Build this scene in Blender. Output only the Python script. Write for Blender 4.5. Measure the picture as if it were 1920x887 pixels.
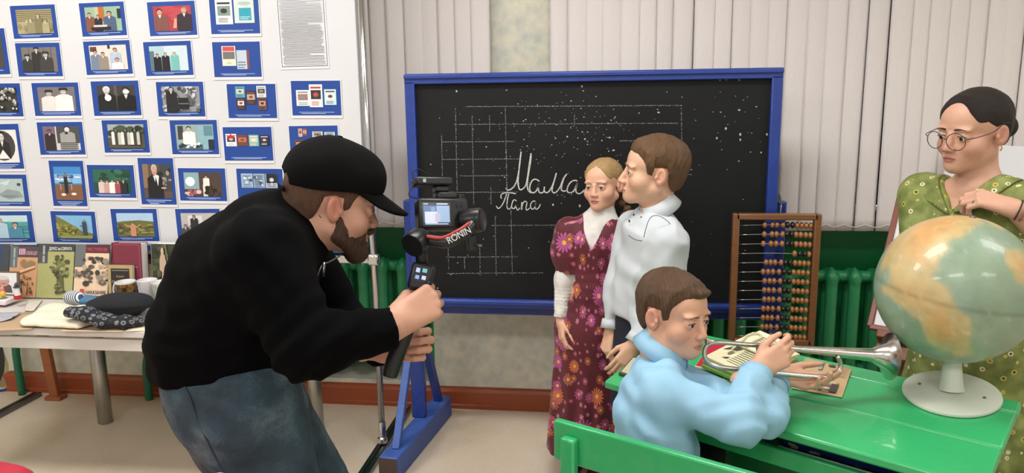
import bpy, bmesh, math, random
import numpy as np
from mathutils import Vector, Matrix
random.seed(7); np.random.seed(7)
for _o in list(bpy.data.objects): bpy.data.objects.remove(_o)
SC = bpy.context.scene
COL = SC.collection
PI = math.pi

# ------------------------------------------------------------------ camera
CAM_H, FPX, PITCH, ROLL, YAW = 1.56, 1450.0, 10.7, 0.86, 7.5
def _cam_axes():
    p, r, y = (math.radians(a) for a in (PITCH, ROLL, YAW))
    fw = np.array([-math.sin(y)*math.cos(p), math.cos(y)*math.cos(p), -math.sin(p)])
    rt = np.array([math.cos(y), math.sin(y), 0.0])
    up = np.cross(rt, fw)
    return rt*math.cos(r)-up*math.sin(r), up*math.cos(r)+rt*math.sin(r), fw
RT, UP, FW = _cam_axes()
EYE = np.array([0.0, 0.0, CAM_H])
cd = bpy.data.cameras.new('camera'); cam = bpy.data.objects.new('camera', cd); COL.objects.link(cam)
cd.sensor_fit = 'HORIZONTAL'; cd.sensor_width = 36.0; cd.lens = 36.0*FPX/1920.0
cd.clip_start = 0.05; cd.clip_end = 50
cam.matrix_world = Matrix(((RT[0], UP[0], -FW[0], 0), (RT[1], UP[1], -FW[1], 0), (RT[2], UP[2], -FW[2], CAM_H), (0, 0, 0, 1)))
SC.camera = cam
def ray(px, py): return RT*((px-960.0)/FPX) - UP*((py-443.5)/FPX) + FW
def onz(px, py, z): d = ray(px, py); return EYE + d*((z-EYE[2])/d[2])
def ony(px, py, y): d = ray(px, py); return EYE + d*((y-EYE[1])/d[1])
def W(px, py, D): return EYE + ray(px, py)*D
def vbasis(P):
    v = np.asarray(P, float)-EYE; v = v/np.linalg.norm(v)
    r = np.cross(v, [0, 0, 1.0]); r /= np.linalg.norm(r)
    return r, np.cross(r, v), -v          # image right, up, towards the viewer

# ------------------------------------------------------------------ world, lights, exposure
wd = bpy.data.worlds.new('world'); SC.world = wd; wd.use_nodes = True
bg = wd.node_tree.nodes['Background']; bg.inputs[0].default_value = (1.0, 0.985, 0.965, 1); bg.inputs[1].default_value = 0.72
SC.view_settings.view_transform = 'Standard'; SC.view_settings.look = 'None'
SC.view_settings.gamma = 1.0; SC.view_settings.use_curve_mapping = False
SC.view_settings.exposure = 0.05
LAMPS = [(-2.4, 1.9), (-0.3, 1.9), (2.2, 1.9), (-2.4, -0.6), (-0.3, -0.6), (2.2, -0.6)]
CEIL = 3.0
for i, (lx, ly) in enumerate(LAMPS):
    ld = bpy.data.lights.new('ceiling_lamp_light', 'AREA'); ld.shape = 'RECTANGLE'; ld.size = 1.2; ld.size_y = 0.5
    ld.energy = (33, 26, 11, 26, 21, 11)[i]; ld.color = (1.0, 0.985, 0.972)
    lo = bpy.data.objects.new('ceiling_lamp_light', ld); COL.objects.link(lo); lo.location = (lx, ly, CEIL-0.09)

# ------------------------------------------------------------------ helpers
def lin(h):
    h = h.lstrip('#'); h = ''.join(c*2 for c in h) if len(h) == 3 else h; v = [int(h[i:i+2], 16)/255 for i in (0, 2, 4)]
    return tuple((c/12.92 if c <= .04045 else ((c+.055)/1.055)**2.4) for c in v)
class NT:
    """tiny node-graph writer"""
    def __init__(s, m): s.t = m.node_tree; s.n = s.t.nodes
    def node(s, ty, **kw):
        n = s.n.new(ty)
        for k, v in kw.items():
            if k.startswith('_'): setattr(n, k[1:], v)
        return n
    def link(s, a, b): s.t.links.new(a, b)
    def val(s, sock, v):
        if hasattr(v, 'is_linked') or hasattr(v, 'links'): s.link(v, sock)
        else: sock.default_value = v
    def math(s, op, a, b=0.0, c=0.0):
        n = s.n.new('ShaderNodeMath'); n.operation = op
        for i, v in enumerate((a, b, c)): s.val(n.inputs[i], v)
        return n.outputs[0]
    def mix(s, f, a, b):
        n = s.n.new('ShaderNodeMix'); n.data_type = 'RGBA'
        s.val(n.inputs[0], f)
        for i, v in ((6, a), (7, b)):
            if isinstance(v, str): v = (*lin(v), 1)
            s.val(n.inputs[i], v)
        return n.outputs[2]
    def noise(s, vec, scale, detail=3, rough=.5):
        n = s.n.new('ShaderNodeTexNoise'); n.inputs['Scale'].default_value = scale
        n.inputs['Detail'].default_value = detail; n.inputs['Roughness'].default_value = rough
        if vec is not None: s.link(vec, n.inputs['Vector'])
        return n.outputs[0]
    def obj(s): return s.n.new('ShaderNodeTexCoord').outputs['Object']
    def sep(s, v):
        n = s.n.new('ShaderNodeSeparateXYZ'); s.link(v, n.inputs[0]); return n.outputs
    def comb(s, x, y, z):
        n = s.n.new('ShaderNodeCombineXYZ')
        for i, v in enumerate((x, y, z)): s.val(n.inputs[i], v)
        return n.outputs[0]
    def ramp(s, f, stops):
        n = s.n.new('ShaderNodeValToRGB'); s.link(f, n.inputs[0]); e = n.color_ramp.elements
        while len(e) > 1: e.remove(e[-1])
        e[0].position = stops[0][0]; e[0].color = (*lin(stops[0][1]), 1)
        for p, c in stops[1:]:
            q = e.new(p); q.color = (*lin(c), 1)
        return n.outputs[0]
def mat(name, col, rough=.5, metal=0.0, var=0.0, vscale=6.0, bump=0.0, bscale=40.0, stretch=None, spec=.5, coat=0.0, attr=None):
    m = bpy.data.materials.new(name); m.use_nodes = True
    b = m.node_tree.nodes['Principled BSDF']; N = NT(m)
    b.inputs['Roughness'].default_value = rough; b.inputs['Metallic'].default_value = metal
    b.inputs['Specular IOR Level'].default_value = spec; b.inputs['Coat Weight'].default_value = coat
    c = (*lin(col), 1)
    co = N.obj()
    if stretch:
        mp = N.node('ShaderNodeMapping'); N.link(co, mp.inputs[0]); mp.inputs['Scale'].default_value = stretch; co = mp.outputs[0]
    base = None
    if attr:
        a = N.node('ShaderNodeAttribute'); a.attribute_name = attr; base = a.outputs['Color']
    if var > 0:
        n = N.noise(co, vscale, 4)
        if base is None:
            d = tuple(x*(1-var) for x in c[:3])+(1,); l = tuple(min(1, x*(1+var*.6)) for x in c[:3])+(1,)
            base = N.mix(n, d, l)
        else:
            hs = N.node('ShaderNodeHueSaturation'); N.link(base, hs.inputs['Color'])
            N.link(N.math('MULTIPLY_ADD', n, var*2, 1-var), hs.inputs['Value']); base = hs.outputs[0]
    if base is None: b.inputs['Base Color'].default_value = c
    else: N.link(base, b.inputs['Base Color'])
    if bump > 0:
        bn = N.node('ShaderNodeBump'); bn.inputs['Strength'].default_value = bump; bn.inputs['Distance'].default_value = .01
        N.link(N.noise(co, bscale, 3), bn.inputs['Height']); N.link(bn.outputs[0], b.inputs['Normal'])
    return m
MATS = {}
def M(name, *a, **k):
    if name not in MATS: MATS[name] = mat(name, *a, **k)
    return MATS[name]

WLOC = {}
def link(o, parent=None):
    COL.objects.link(o)
    if parent is not None:
        o.parent = parent; o.matrix_parent_inverse = Matrix.Translation(-Vector(WLOC[parent.name]))
    WLOC[o.name] = WLOC[parent.name] if False else (0, 0, 0)
    return o
def tag(o, label=None, cat=None, group=None, kind=None):
    if label: o['label'] = label
    if cat: o['category'] = cat
    if group: o['group'] = group
    if kind: o['kind'] = kind
    return o
def thing(name, loc, label=None, cat=None, group=None):
    o = bpy.data.objects.new(name, None); o.empty_display_size = .05; COL.objects.link(o)
    o.location = loc; WLOC[o.name] = tuple(loc)
    return tag(o, label, cat, group)
def unit(v): v = np.asarray(v, float); return v/np.linalg.norm(v)
def frame(z, x=(1, 0, 0)):
    z = unit(z); x = np.asarray(x, float); x = x-z*(x@z)
    if np.linalg.norm(x) < 1e-6: x = np.array([0, 1., 0])-z*z[1]
    x = unit(x); return np.array([x, np.cross(z, x), z])     # rows
def rotz(a): c, s = math.cos(a), math.sin(a); return np.array([[c, -s, 0], [s, c, 0], [0, 0, 1.0]])
def rotx(a): c, s = math.cos(a), math.sin(a); return np.array([[1.0, 0, 0], [0, c, -s], [0, s, c]])
def roty(a): c, s = math.cos(a), math.sin(a); return np.array([[c, 0, s], [0, 1.0, 0], [-s, 0, c]])
class MB:
    def __init__(s): s.v = []; s.f = []; s.m = []; s.cols = []
    def add(s, vs, fs, mi=0, col=None):
        o = len(s.v); s.v += [tuple(map(float, p)) for p in vs]; s.f += [tuple(o+i for i in f) for f in fs]
        s.m += [mi]*len(fs); s.cols += [col]*len(fs); return s
    def box(s, c, size, R=None, mi=0, col=None):
        h = np.array(size)/2; vs = [np.array([x, y, z])*h for x in (-1, 1) for y in (-1, 1) for z in (-1, 1)]
        if R is not None: vs = [R@v for v in vs]
        return s.add([np.array(c)+v for v in vs], [(0, 1, 3, 2), (4, 6, 7, 5), (0, 4, 5, 1), (2, 3, 7, 6), (0, 2, 6, 4), (1, 5, 7, 3)], mi, col)
    def bar(s, a, b, w, h, upv=(0, 0, 1), mi=0):
        a = np.array(a, float); b = np.array(b, float); d = b-a; F = frame(d, np.cross(upv, d) if abs(unit(d)@unit(upv)) < .99 else (1, 0, 0))
        return s.box((a+b)/2, (w, h, np.linalg.norm(d)), F.T, mi)
    def poly(s, pts, thick, n=None, mi=0, col=None):
        """flat polygon extruded along n"""
        P = [np.array(p, float) for p in pts]; n = np.array(n, float)*thick; k = len(P)
        vs = P+[p+n for p in P]
        return s.add(vs, [tuple(range(k))[::-1], tuple(range(k, 2*k))]+[(i, (i+1) % k, (i+1) % k+k, i+k) for i in range(k)], mi, col)
    def flat(s, pts, mi=0, col=None): return s.add(pts, [tuple(range(len(pts)))], mi, col)
    def tube(s, path, r, seg=10, cap=True, mi=0, flat=1.0):
        P = [np.array(p, float) for p in path]; n = len(P); rr = list(np.interp(np.linspace(0, 1, n), np.linspace(0, 1, len(r)), r)) if hasattr(r, '__len__') else [r]*n
        T = [unit(P[min(i+1, n-1)]-P[max(i-1, 0)]) for i in range(n)]
        F = frame(T[0], (0, 0, 1)); x = F[0]; vs = []
        for i in range(n):
            x = x-T[i]*(x@T[i])
            x = unit(x) if np.linalg.norm(x) > 1e-6 else frame(T[i])[0]
            y = np.cross(T[i], x)
            vs += [P[i]+rr[i]*(math.cos(2*PI*k/seg)*x+flat*math.sin(2*PI*k/seg)*y) for k in range(seg)]
        fs = [(i*seg+k, i*seg+(k+1) % seg, (i+1)*seg+(k+1) % seg, (i+1)*seg+k) for i in range(n-1) for k in range(seg)]
        if cap: fs += [tuple(range(seg))[::-1], tuple((n-1)*seg+k for k in range(seg))]
        return s.add(vs, fs, mi)
    def lathe(s, prof, c=(0, 0, 0), axis=(0, 0, 1), seg=24, mi=0, x=(1, 0, 0)):
        F = frame(axis, x); c = np.array(c, float); vs = []
        for r, z in prof:
            vs += [c+F[2]*z+r*(math.cos(2*PI*k/seg)*F[0]+math.sin(2*PI*k/seg)*F[1]) for k in range(seg)]
        n = len(prof); fs = [(i*seg+k, i*seg+(k+1) % seg, (i+1)*seg+(k+1) % seg, (i+1)*seg+k) for i in range(n-1) for k in range(seg)]
        if prof[0][0] > 1e-5: fs.append(tuple(range(seg))[::-1])
        if prof[-1][0] > 1e-5: fs.append(tuple((n-1)*seg+k for k in range(seg)))
        return s.add(vs, fs, mi)
    def grid(s, fn, nu, nv, mi=0):
        vs = [fn(i/nu, j/nv) for i in range(nu+1) for j in range(nv+1)]
        return s.add(vs, [(i*(nv+1)+j, (i+1)*(nv+1)+j, (i+1)*(nv+1)+j+1, i*(nv+1)+j+1) for i in range(nu) for j in range(nv)], mi)
    def build(s, name, mats, parent=None, smooth=False, bevel=0.0, solid=0.0, subd=0, colors=False):
        me = bpy.data.meshes.new(name); me.from_pydata(s.v, [], s.f)
        for mm in (mats if isinstance(mats, (list, tuple)) else [mats]): me.materials.append(mm)
        for p, i in zip(me.polygons, s.m): p.material_index = i
        if smooth is True: me.polygons.foreach_set('use_smooth', [True]*len(me.polygons))
        if colors:
            ca = me.color_attributes.new('Col', 'FLOAT_COLOR', 'CORNER')
            for p, c in zip(me.polygons, s.cols):
                for li in p.loop_indices: ca.data[li].color = (*(c or (1, 1, 1)), 1)
        me.validate(); me.update()
        o = bpy.data.objects.new(name, me); link(o, parent)
        if solid: md = o.modifiers.new('s', 'SOLIDIFY'); md.thickness = solid; md.offset = 0
        if subd: md = o.modifiers.new('d', 'SUBSURF'); md.levels = subd; md.render_levels = subd
        if bevel:
            md = o.modifiers.new('b', 'BEVEL'); md.width = bevel; md.segments = 2; md.limit_method = 'ANGLE'; md.angle_limit = .7
        if smooth == 'auto' or bevel:
            me.polygons.foreach_set('use_smooth', [True]*len(me.polygons))
            bm = bmesh.new(); bm.from_mesh(me)
            for e in bm.edges:
                if len(e.link_faces) == 2 and e.calc_face_angle(0) > .6: e.smooth = False
            bm.to_mesh(me); bm.free()
        return o
def dup(o, parent, loc=None, mw=None):
    c = o.copy(); COL.objects.link(c); c.parent = parent
    if mw is not None: c.matrix_parent_inverse = Matrix.Identity(4); c.matrix_basis = mw
    return c
def text(body, size, origin, xdir, ydir, m, name, parent, depth=.0005, align='LEFT', shear=0, sx=1.0):
    """lettering as a flat mesh"""
    cu = bpy.data.curves.new('lettering', 'FONT'); cu.body = body; cu.size = size; cu.extrude = depth; cu.align_x = align; cu.shear = shear
    t = bpy.data.objects.new('lettering', cu); COL.objects.link(t)
    dg = bpy.context.evaluated_depsgraph_get(); me = bpy.data.meshes.new_from_object(t.evaluated_get(dg))
    bpy.data.objects.remove(t); bpy.data.curves.remove(cu)
    x = unit(xdir); y = np.asarray(ydir, float); y = unit(y-x*(x@y)); z = np.cross(x, y)
    me.transform(Matrix(((x[0]*sx, y[0], z[0], origin[0]), (x[1]*sx, y[1], z[1], origin[1]), (x[2]*sx, y[2], z[2], origin[2]), (0, 0, 0, 1))))
    me.materials.clear(); me.materials.append(m)
    return link(bpy.data.objects.new(name, me), parent)
def spline(pts, n=6):
    P = [np.array(p, float) for p in pts]; out = []
    for i in range(len(P)-1):
        a, b, c, d = P[max(i-1, 0)], P[i], P[i+1], P[min(i+2, len(P)-1)]
        for k in range(n):
            t = k/n; out.append(.5*((2*b)+(c-a)*t+(2*a-5*b+4*c-d)*t*t+(3*b-a-3*c+d)*t**3))
    return out+[P[-1]]

# ------------------------------------------------------------------ implicit surfaces (bodies, clothes, hair)
_LAT = np.random.RandomState(3).rand(32, 32, 32).astype(np.float32)
def vnoise(P, scale):
    q = np.asarray(P)*scale; i = np.floor(q).astype(int); f = q-i; f = f*f*(3-2*f); i %= 32; j = (i+1) % 32
    L = _LAT; x0, y0, z0 = i.T; x1, y1, z1 = j.T; fx, fy, fz = f.T
    a = L[x0, y0, z0]*(1-fx)+L[x1, y0, z0]*fx; b = L[x0, y1, z0]*(1-fx)+L[x1, y1, z0]*fx
    c = L[x0, y0, z1]*(1-fx)+L[x1, y0, z1]*fx; d = L[x0, y1, z1]*(1-fx)+L[x1, y1, z1]*fx
    return ((a*(1-fy)+b*fy)*(1-fz)+(c*(1-fy)+d*fy)*fz)*2-1
def fbm(P, scale): return vnoise(P, scale)*.6+vnoise(np.asarray(P)+7.7, scale*2.1)*.3+vnoise(np.asarray(P)+3.1, scale*4.3)*.15
def smin(a, b, k):
    if k <= 0: return np.minimum(a, b)
    h = np.maximum(k-np.abs(a-b), 0)/k; return np.minimum(a, b)-h*h*k*.25
class Sh:
    """list of blended primitives; f(points) is about the distance to the surface"""
    def __init__(s): s.ops = []; s.post = None; s.boxes = []
    def _op(s, fn, c, r, k, op):
        s.ops.append((fn, np.asarray(c, float), float(r), k, op)); return s
    def cone(s, a, b, ra, rb=None, k=.02, op='+'):
        a = np.asarray(a, float); b = np.asarray(b, float); rb = ra if rb is None else rb; ab = b-a; L2 = max(ab@ab, 1e-12)
        def fn(P):
            q = P-a; t = np.clip((q@ab)/L2, 0, 1); return np.linalg.norm(q-t[:, None]*ab, axis=1)-(ra+(rb-ra)*t)
        return s._op(fn, (a+b)/2, np.linalg.norm(ab)/2+max(ra, rb), k, op)
    def chain(s, pts, rs, k=.02, op='+'):
        for i in range(len(pts)-1): s.cone(pts[i], pts[i+1], rs[i], rs[i+1], k if i else k, op)
        return s
    def ell(s, c, r, R=None, k=.02, op='+'):
        c = np.asarray(c, float); r = np.asarray(r, float) if hasattr(r, '__len__') else np.array([r]*3, float)
        def fn(P):
            q = P-c
            if R is not None: q = q@np.asarray(R).T      # rows of R are the local axes
            k0 = np.linalg.norm(q/r, axis=1); k1 = np.linalg.norm(q/(r*r), axis=1)
            return np.where(k1 > 1e-9, k0*(k0-1)/np.maximum(k1, 1e-9), -r.min())
        return s._op(fn, c, r.max(), k, op)
    def econe(s, a, b, u, ra, rb, k=.02, op='+'):
        """capsule of elliptic section: u is the direction of the first radius"""
        a = np.asarray(a, float); b = np.asarray(b, float); ab = b-a; L2 = ab@ab; w = ab/math.sqrt(L2)
        u = np.asarray(u, float); u = unit(u-w*(u@w)); v = np.cross(w, u)
        def fn(P):
            q = P-a; t = np.clip((q@ab)/L2, 0, 1); q = q-t[:, None]*ab
            ru = ra[0]+(rb[0]-ra[0])*t; rv = ra[1]+(rb[1]-ra[1])*t; rm = np.minimum(ru, rv)
            k0 = np.sqrt(((q@u)/ru)**2+((q@v)/rv)**2+((q@w)/rm)**2); k1 = np.sqrt(((q@u)/ru**2)**2+((q@v)/rv**2)**2+((q@w)/rm**2)**2)
            return np.where(k1 > 1e-9, k0*(k0-1)/np.maximum(k1, 1e-9), -rm)
        return s._op(fn, (a+b)/2, math.sqrt(L2)/2+max(*ra, *rb), k, op)
    def cyl(s, a, b, r, k=0.0, op='-'):
        a = np.asarray(a, float); b = np.asarray(b, float); L = np.linalg.norm(b-a); w = (b-a)/L
        def fn(P):
            q = P-(a+b)/2; h = q@w; rad = np.linalg.norm(q-h[:, None]*w, axis=1)-r; h = np.abs(h)-L/2
            return np.minimum(np.maximum(rad, h), 0)+np.sqrt(np.maximum(rad, 0)**2+np.maximum(h, 0)**2)
        return s._op(fn, (a+b)/2, L/2+r, k, op)
    def box(s, c, h, R=None, rad=.005, k=.01, op='+'):
        c = np.asarray(c, float); h = np.asarray(h, float)-rad
        def fn(P):
            q = P-c
            if R is not None: q = q@np.asarray(R).T
            q = np.abs(q)-h; return np.linalg.norm(np.maximum(q, 0), axis=1)+np.minimum(q.max(axis=1), 0)-rad
        return s._op(fn, c, np.linalg.norm(h)+rad, k, op)
    def half(s, p, n, k=0.0):
        """keep only the side of the plane that n points away from"""
        p = np.asarray(p, float); n = unit(n)
        return s._op(lambda P: -((P-p)@n), p, 1e9, k, '-')
    def sub(s, sh, o, R, sc, rad, k=.01, op='+'):
        """another shape placed in a frame (rows of R are its axes in world)"""
        o = np.asarray(o, float); R = np.asarray(R)
        return s._op(lambda P: sh.f((P-o)@R.T/sc)*sc, o, rad, k, op)
    def fn(s, f, c, r, k=.01, op='+'): return s._op(f, c, r, k, op)
    def f(s, P, cull=.07):
        d = np.full(len(P), 10.0)
        for fn, c, r, k, op in s.ops:
            if r < 1e8 and len(P) > 3000:
                m = np.abs(P-c).max(axis=1) < r+cull+k
                if not m.any(): continue
                if op == '+':
                    d[m] = smin(d[m], fn(P[m]), k)
                elif op == '-': d[m] = -smin(-d[m], fn(P[m]), k)
            else:
                v = fn(P)
                d = smin(d, v, k) if op == '+' else -smin(-d, v, k)
        if s.post is not None: d = s.post(P, d)
        return d
def nets(f, lo, hi, h, skip=None):
    """surface nets over a box; returns verts, quads"""
    lo = np.asarray(lo, float); n = np.maximum(np.ceil((np.asarray(hi)-lo)/h).astype(int), 2)+1
    B = 8; nb = np.ceil(n/B).astype(int)
    ci = np.stack(np.meshgrid(*[np.arange(k) for k in nb], indexing='ij'), -1).reshape(-1, 3)
    cc = lo+(ci*B+B/2)*h; dv = np.concatenate([f(cc[i:i+2500]) for i in range(0, len(cc), 2500)])
    V = np.repeat(np.repeat(np.repeat(np.sign(dv).reshape(nb).astype(np.float32), B, 0), B, 1), B, 2)
    act = np.abs(dv) < B*h*1.75
    if act.any():
        off = np.stack(np.meshgrid(*[np.arange(B)]*3, indexing='ij'), -1).reshape(-1, 3)
        gi = (ci[act][:, None, :]*B+off[None]).reshape(-1, 3)
        vals = np.empty(len(gi), np.float32)
        # spatially coherent chunks cull well
        for i in range(0, len(gi), 60000): vals[i:i+60000] = f(lo+gi[i:i+60000]*h)
        V[gi[:, 0], gi[:, 1], gi[:, 2]] = vals
    V = V[:n[0], :n[1], :n[2]]; S = V < 0
    c0 = np.zeros(tuple(k-1 for k in V.shape), np.int8)
    for a in (0, 1):
        for b in (0, 1):
            for c in (0, 1): c0 += S[a:V.shape[0]-1+a, b:V.shape[1]-1+b, c:V.shape[2]-1+c]
    cells = np.argwhere((c0 > 0) & (c0 < 8)); idx = -np.ones(c0.shape, np.int64); idx[tuple(cells.T)] = np.arange(len(cells))
    acc = np.zeros((len(cells), 3)); cnt = np.zeros(len(cells))
    corners = [(a, b, c) for a in (0, 1) for b in (0, 1) for c in (0, 1)]
    for p in corners:
        for ax in range(3):
            if p[ax]: continue
            q = list(p); q[ax] = 1
            va = V[tuple((cells+p).T)]; vb = V[tuple((cells+q).T)]; m = (va < 0) != (vb < 0)
            t = np.where(m, va/np.where(np.abs(va-vb) < 1e-12, 1e-12, va-vb), 0)
            pt = np.tile(np.array(p, float), (len(cells), 1)); pt[:, ax] += t
            acc += pt*m[:, None]; cnt += m
    verts = lo+(cells+acc/np.maximum(cnt, 1)[:, None])*h
    quads = []
    for ax in range(3):
        s0 = [slice(None)]*3; s1 = [slice(None)]*3; s0[ax] = slice(0, -1); s1[ax] = slice(1, None)
        e = np.argwhere(S[tuple(s0)] != S[tuple(s1)]); u, v = (ax+1) % 3, (ax+2) % 3
        e = e[(e[:, u] > 0) & (e[:, v] > 0) & (e[:, u] < c0.shape[u]) & (e[:, v] < c0.shape[v])]
        if not len(e): continue
        def cid(du, dv): q = e.copy(); q[:, u] -= du; q[:, v] -= dv; return idx[tuple(q.T)]
        Q = np.stack([cid(0, 0), cid(1, 0), cid(1, 1), cid(0, 1)], 1)
        inside = S[tuple(e.T)]; Q[~inside] = Q[~inside][:, ::-1]; quads.append(Q)
    Q = np.concatenate(quads) if quads else np.zeros((0, 4), int); Q = Q[(Q >= 0).all(1)]
    if skip:
        ce = verts[Q].mean(1); keep = np.ones(len(Q), bool)
        for a, b in skip: keep &= ~((ce > np.asarray(a)) & (ce < np.asarray(b))).all(1)
        Q = Q[keep]
    return verts, Q
def mesh_np(name, V, Q, mt, parent=None, col=None, vec=None):
    used = np.unique(Q); rm = -np.ones(len(V), int); rm[used] = np.arange(len(used)); V = V[used]; Q = rm[Q]
    me = bpy.data.meshes.new(name); me.vertices.add(len(V)); me.vertices.foreach_set('co', V.astype(np.float32).ravel())
    me.loops.add(Q.size); me.loops.foreach_set('vertex_index', Q.astype(np.int32).ravel())
    me.polygons.add(len(Q)); me.polygons.foreach_set('loop_start', np.arange(0, Q.size, 4, dtype=np.int32))
    me.polygons.foreach_set('loop_total', np.full(len(Q), 4, np.int32))
    me.polygons.foreach_set('use_smooth', np.ones(len(Q), bool))
    me.materials.append(mt); me.update(calc_edges=True); me.validate()
    if col is not None:
        C = col(V); ca = me.color_attributes.new('Col', 'FLOAT_COLOR', 'POINT')
        ca.data.foreach_set('color', np.concatenate([C, np.ones((len(C), 1))], 1).astype(np.float32).ravel())
    if vec is not None:
        va = me.attributes.new('strand', 'FLOAT_VECTOR', 'POINT'); va.data.foreach_set('vector', vec(V).astype(np.float32).ravel())
    return link(bpy.data.objects.new(name, me), parent)
def skinned(name, f, patches, mt, parent, col=None):
    """one surface from several boxes: (lo, hi, voxel); later boxes give way to earlier ones"""
    VV, QQ, n, skip = [], [], 0, []
    for lo, hi, h in patches:
        V, Q = nets(f, lo, hi, h, skip); VV.append(V); QQ.append(Q+n); n += len(V)
        lo = np.asarray(lo, float); hi = np.asarray(hi, float); skip.append((lo+h*4, hi-h*4))
    return mesh_np(name, np.concatenate(VV), np.concatenate(QQ), mt, parent, col)

# ================================================================== the room
WY = 3.60                                   # face of the back wall
X0, X1, YB = -4.2, 3.4, -2.6
def wallpaper():
    m = mat('wallpaper', '#b9b7a6', .75); N = NT(m); b = N.n['Principled BSDF']; co = N.obj()
    a = N.noise(co, 14, 5, .65); v = N.node('ShaderNodeTexVoronoi'); v.inputs['Scale'].default_value = 22; N.link(co, v.inputs['Vector'])
    f = N.math('ADD', N.math('MULTIPLY', a, .8), N.math('MULTIPLY', v.outputs['Distance'], .25))
    N.link(N.ramp(f, [(.3, '#babdb1'), (.48, '#cbcabd'), (.62, '#d8d3c0'), (.8, '#e2dcca')]), b.inputs['Base Color'])
    bn = N.node('ShaderNodeBump'); bn.inputs['Strength'].default_value = .25; bn.inputs['Distance'].default_value = .004
    N.link(a, bn.inputs['Height']); N.link(bn.outputs[0], b.inputs['Normal']); return m
def lino():
    m = mat('linoleum', '#b3a48f', .34); N = NT(m); b = N.n['Principled BSDF']; co = N.obj()
    a = N.noise(co, 2.2, 5, .6); c = N.noise(co, 60, 2)
    f = N.math('ADD', N.math('MULTIPLY', a, .75), N.math('MULTIPLY', c, .25))
    N.link(N.ramp(f, [(.32, '#c6b59e'), (.5, '#d1c1ad'), (.68, '#d9cbb9')]), b.inputs['Base Color'])
    N.link(N.math('MULTIPLY_ADD', a, .25, .22), b.inputs['Roughness']); return m
MW, ML = wallpaper(), lino()
GREEN_WALL = M('green_wall_paint', '#078a4a', .45, var=.18, vscale=5, bump=.15, bscale=25)
GREEN_RAD = M('green_radiator_paint', '#2c8a57', .38, var=.15, vscale=8, bump=.2, bscale=30)
BROWN = M('brown_paint', '#9a4a28', .4, var=.25, vscale=9, bump=.2, bscale=30)
PLASTER = M('plaster', '#d9d7d0', .8, var=.05)
def struct(o): o['kind'] = 'structure'; return o
struct(MB().box(((X0+X1)/2, (YB+4.2)/2, -.05), (X1-X0, 4.2-YB, .1)).build('floor', ML))
struct(MB().box(((X0+X1)/2, (YB+4.0)/2, CEIL+.05), (X1-X0, 4.0-YB, .1)).build('ceiling', PLASTER))
struct(MB().box((X0-.06, (YB+4.0)/2, CEIL/2), (.12, 4.0-YB, CEIL)).build('wall_left', MW))
struct(MB().box((X1+.06, (YB+4.0)/2, CEIL/2), (.12, 4.0-YB, CEIL)).build('wall_right', MW))
# back wall with two openings: each a window above a heater niche
OPEN = [(-2.25, -.872), (.05, 2.75)]; OZ0, OZ1 = .13, 2.5
wback = None
def wpiece(xa, xb, z0, z1):
    o = struct(MB().box(((xa+xb)/2, WY+.15, (z0+z1)/2), (xb-xa, .3, z1-z0)).build('wall_back', MW)); return o
for xa, xb in ((X0, OPEN[0][0]), (OPEN[0][1], OPEN[1][0]), (OPEN[1][1], X1)): wback = wpiece(xa, xb, 0, CEIL)
for xa, xb in OPEN: wpiece(xa, xb, 0, OZ0); wpiece(xa, xb, OZ1, CEIL)
GLASS = M('night_glass', '#20242a', .06, spec=.8)
for i, (xa, xb) in enumerate(OPEN):
    struct(MB().box(((xa+xb)/2, WY+.27, (OZ0+.95)/2), (xb-xa, .06, .95-OZ0)).build('wall_niche', GREEN_WALL))
    for xs in (xa+.006, xb-.006): struct(MB().box((xs, WY+.12, (OZ0+.95)/2), (.012, .236, .95-OZ0)).build('wall_niche_side', GREEN_WALL))
    w = MB(); w.box(((xa+xb)/2, WY+.15, .97), (xb-xa, .2, .04)); w.box(((xa+xb)/2, WY+.15, OZ1-.03), (xb-xa, .1, .06))
    k = max(2, round((xb-xa)/.7))
    for j in range(k+1): w.box((xa+.03+(xb-xa-.06)*j/k, WY+.15, (OZ1+.97)/2), (.06, .08, OZ1-.99))
    wo = struct(w.build('window_%d' % (i+1), M('brown_window_paint', '#6b4a35', .5, var=.2), bevel=.004))
    for j in range(k):
        pa = xa+.03+(xb-xa-.06)*j/k; pb = xa+.03+(xb-xa-.06)*(j+1)/k
        MB().box(((pa+pb)/2, WY+.16, (OZ1+.97)/2), (pb-pa-.05, .006, OZ1-1.05)).build('pane', GLASS, wo)
# skirting with a rounded top moulding
bb = MB(); pr = [(0, 0), (-.028, 0), (-.028, .018), (-.022, .024), (-.022, .085), (-.015, .1), (-.006, .106), (0, .108)]
for i in range(len(pr)-1):
    a, b = pr[i], pr[i+1]; bb.add([(X0, WY+a[0], a[1]), (X1, WY+a[0], a[1]), (X1, WY+b[0], b[1]), (X0, WY+b[0], b[1])], [(0, 1, 2, 3)])
struct(bb.build('baseboard_back', BROWN))

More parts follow.
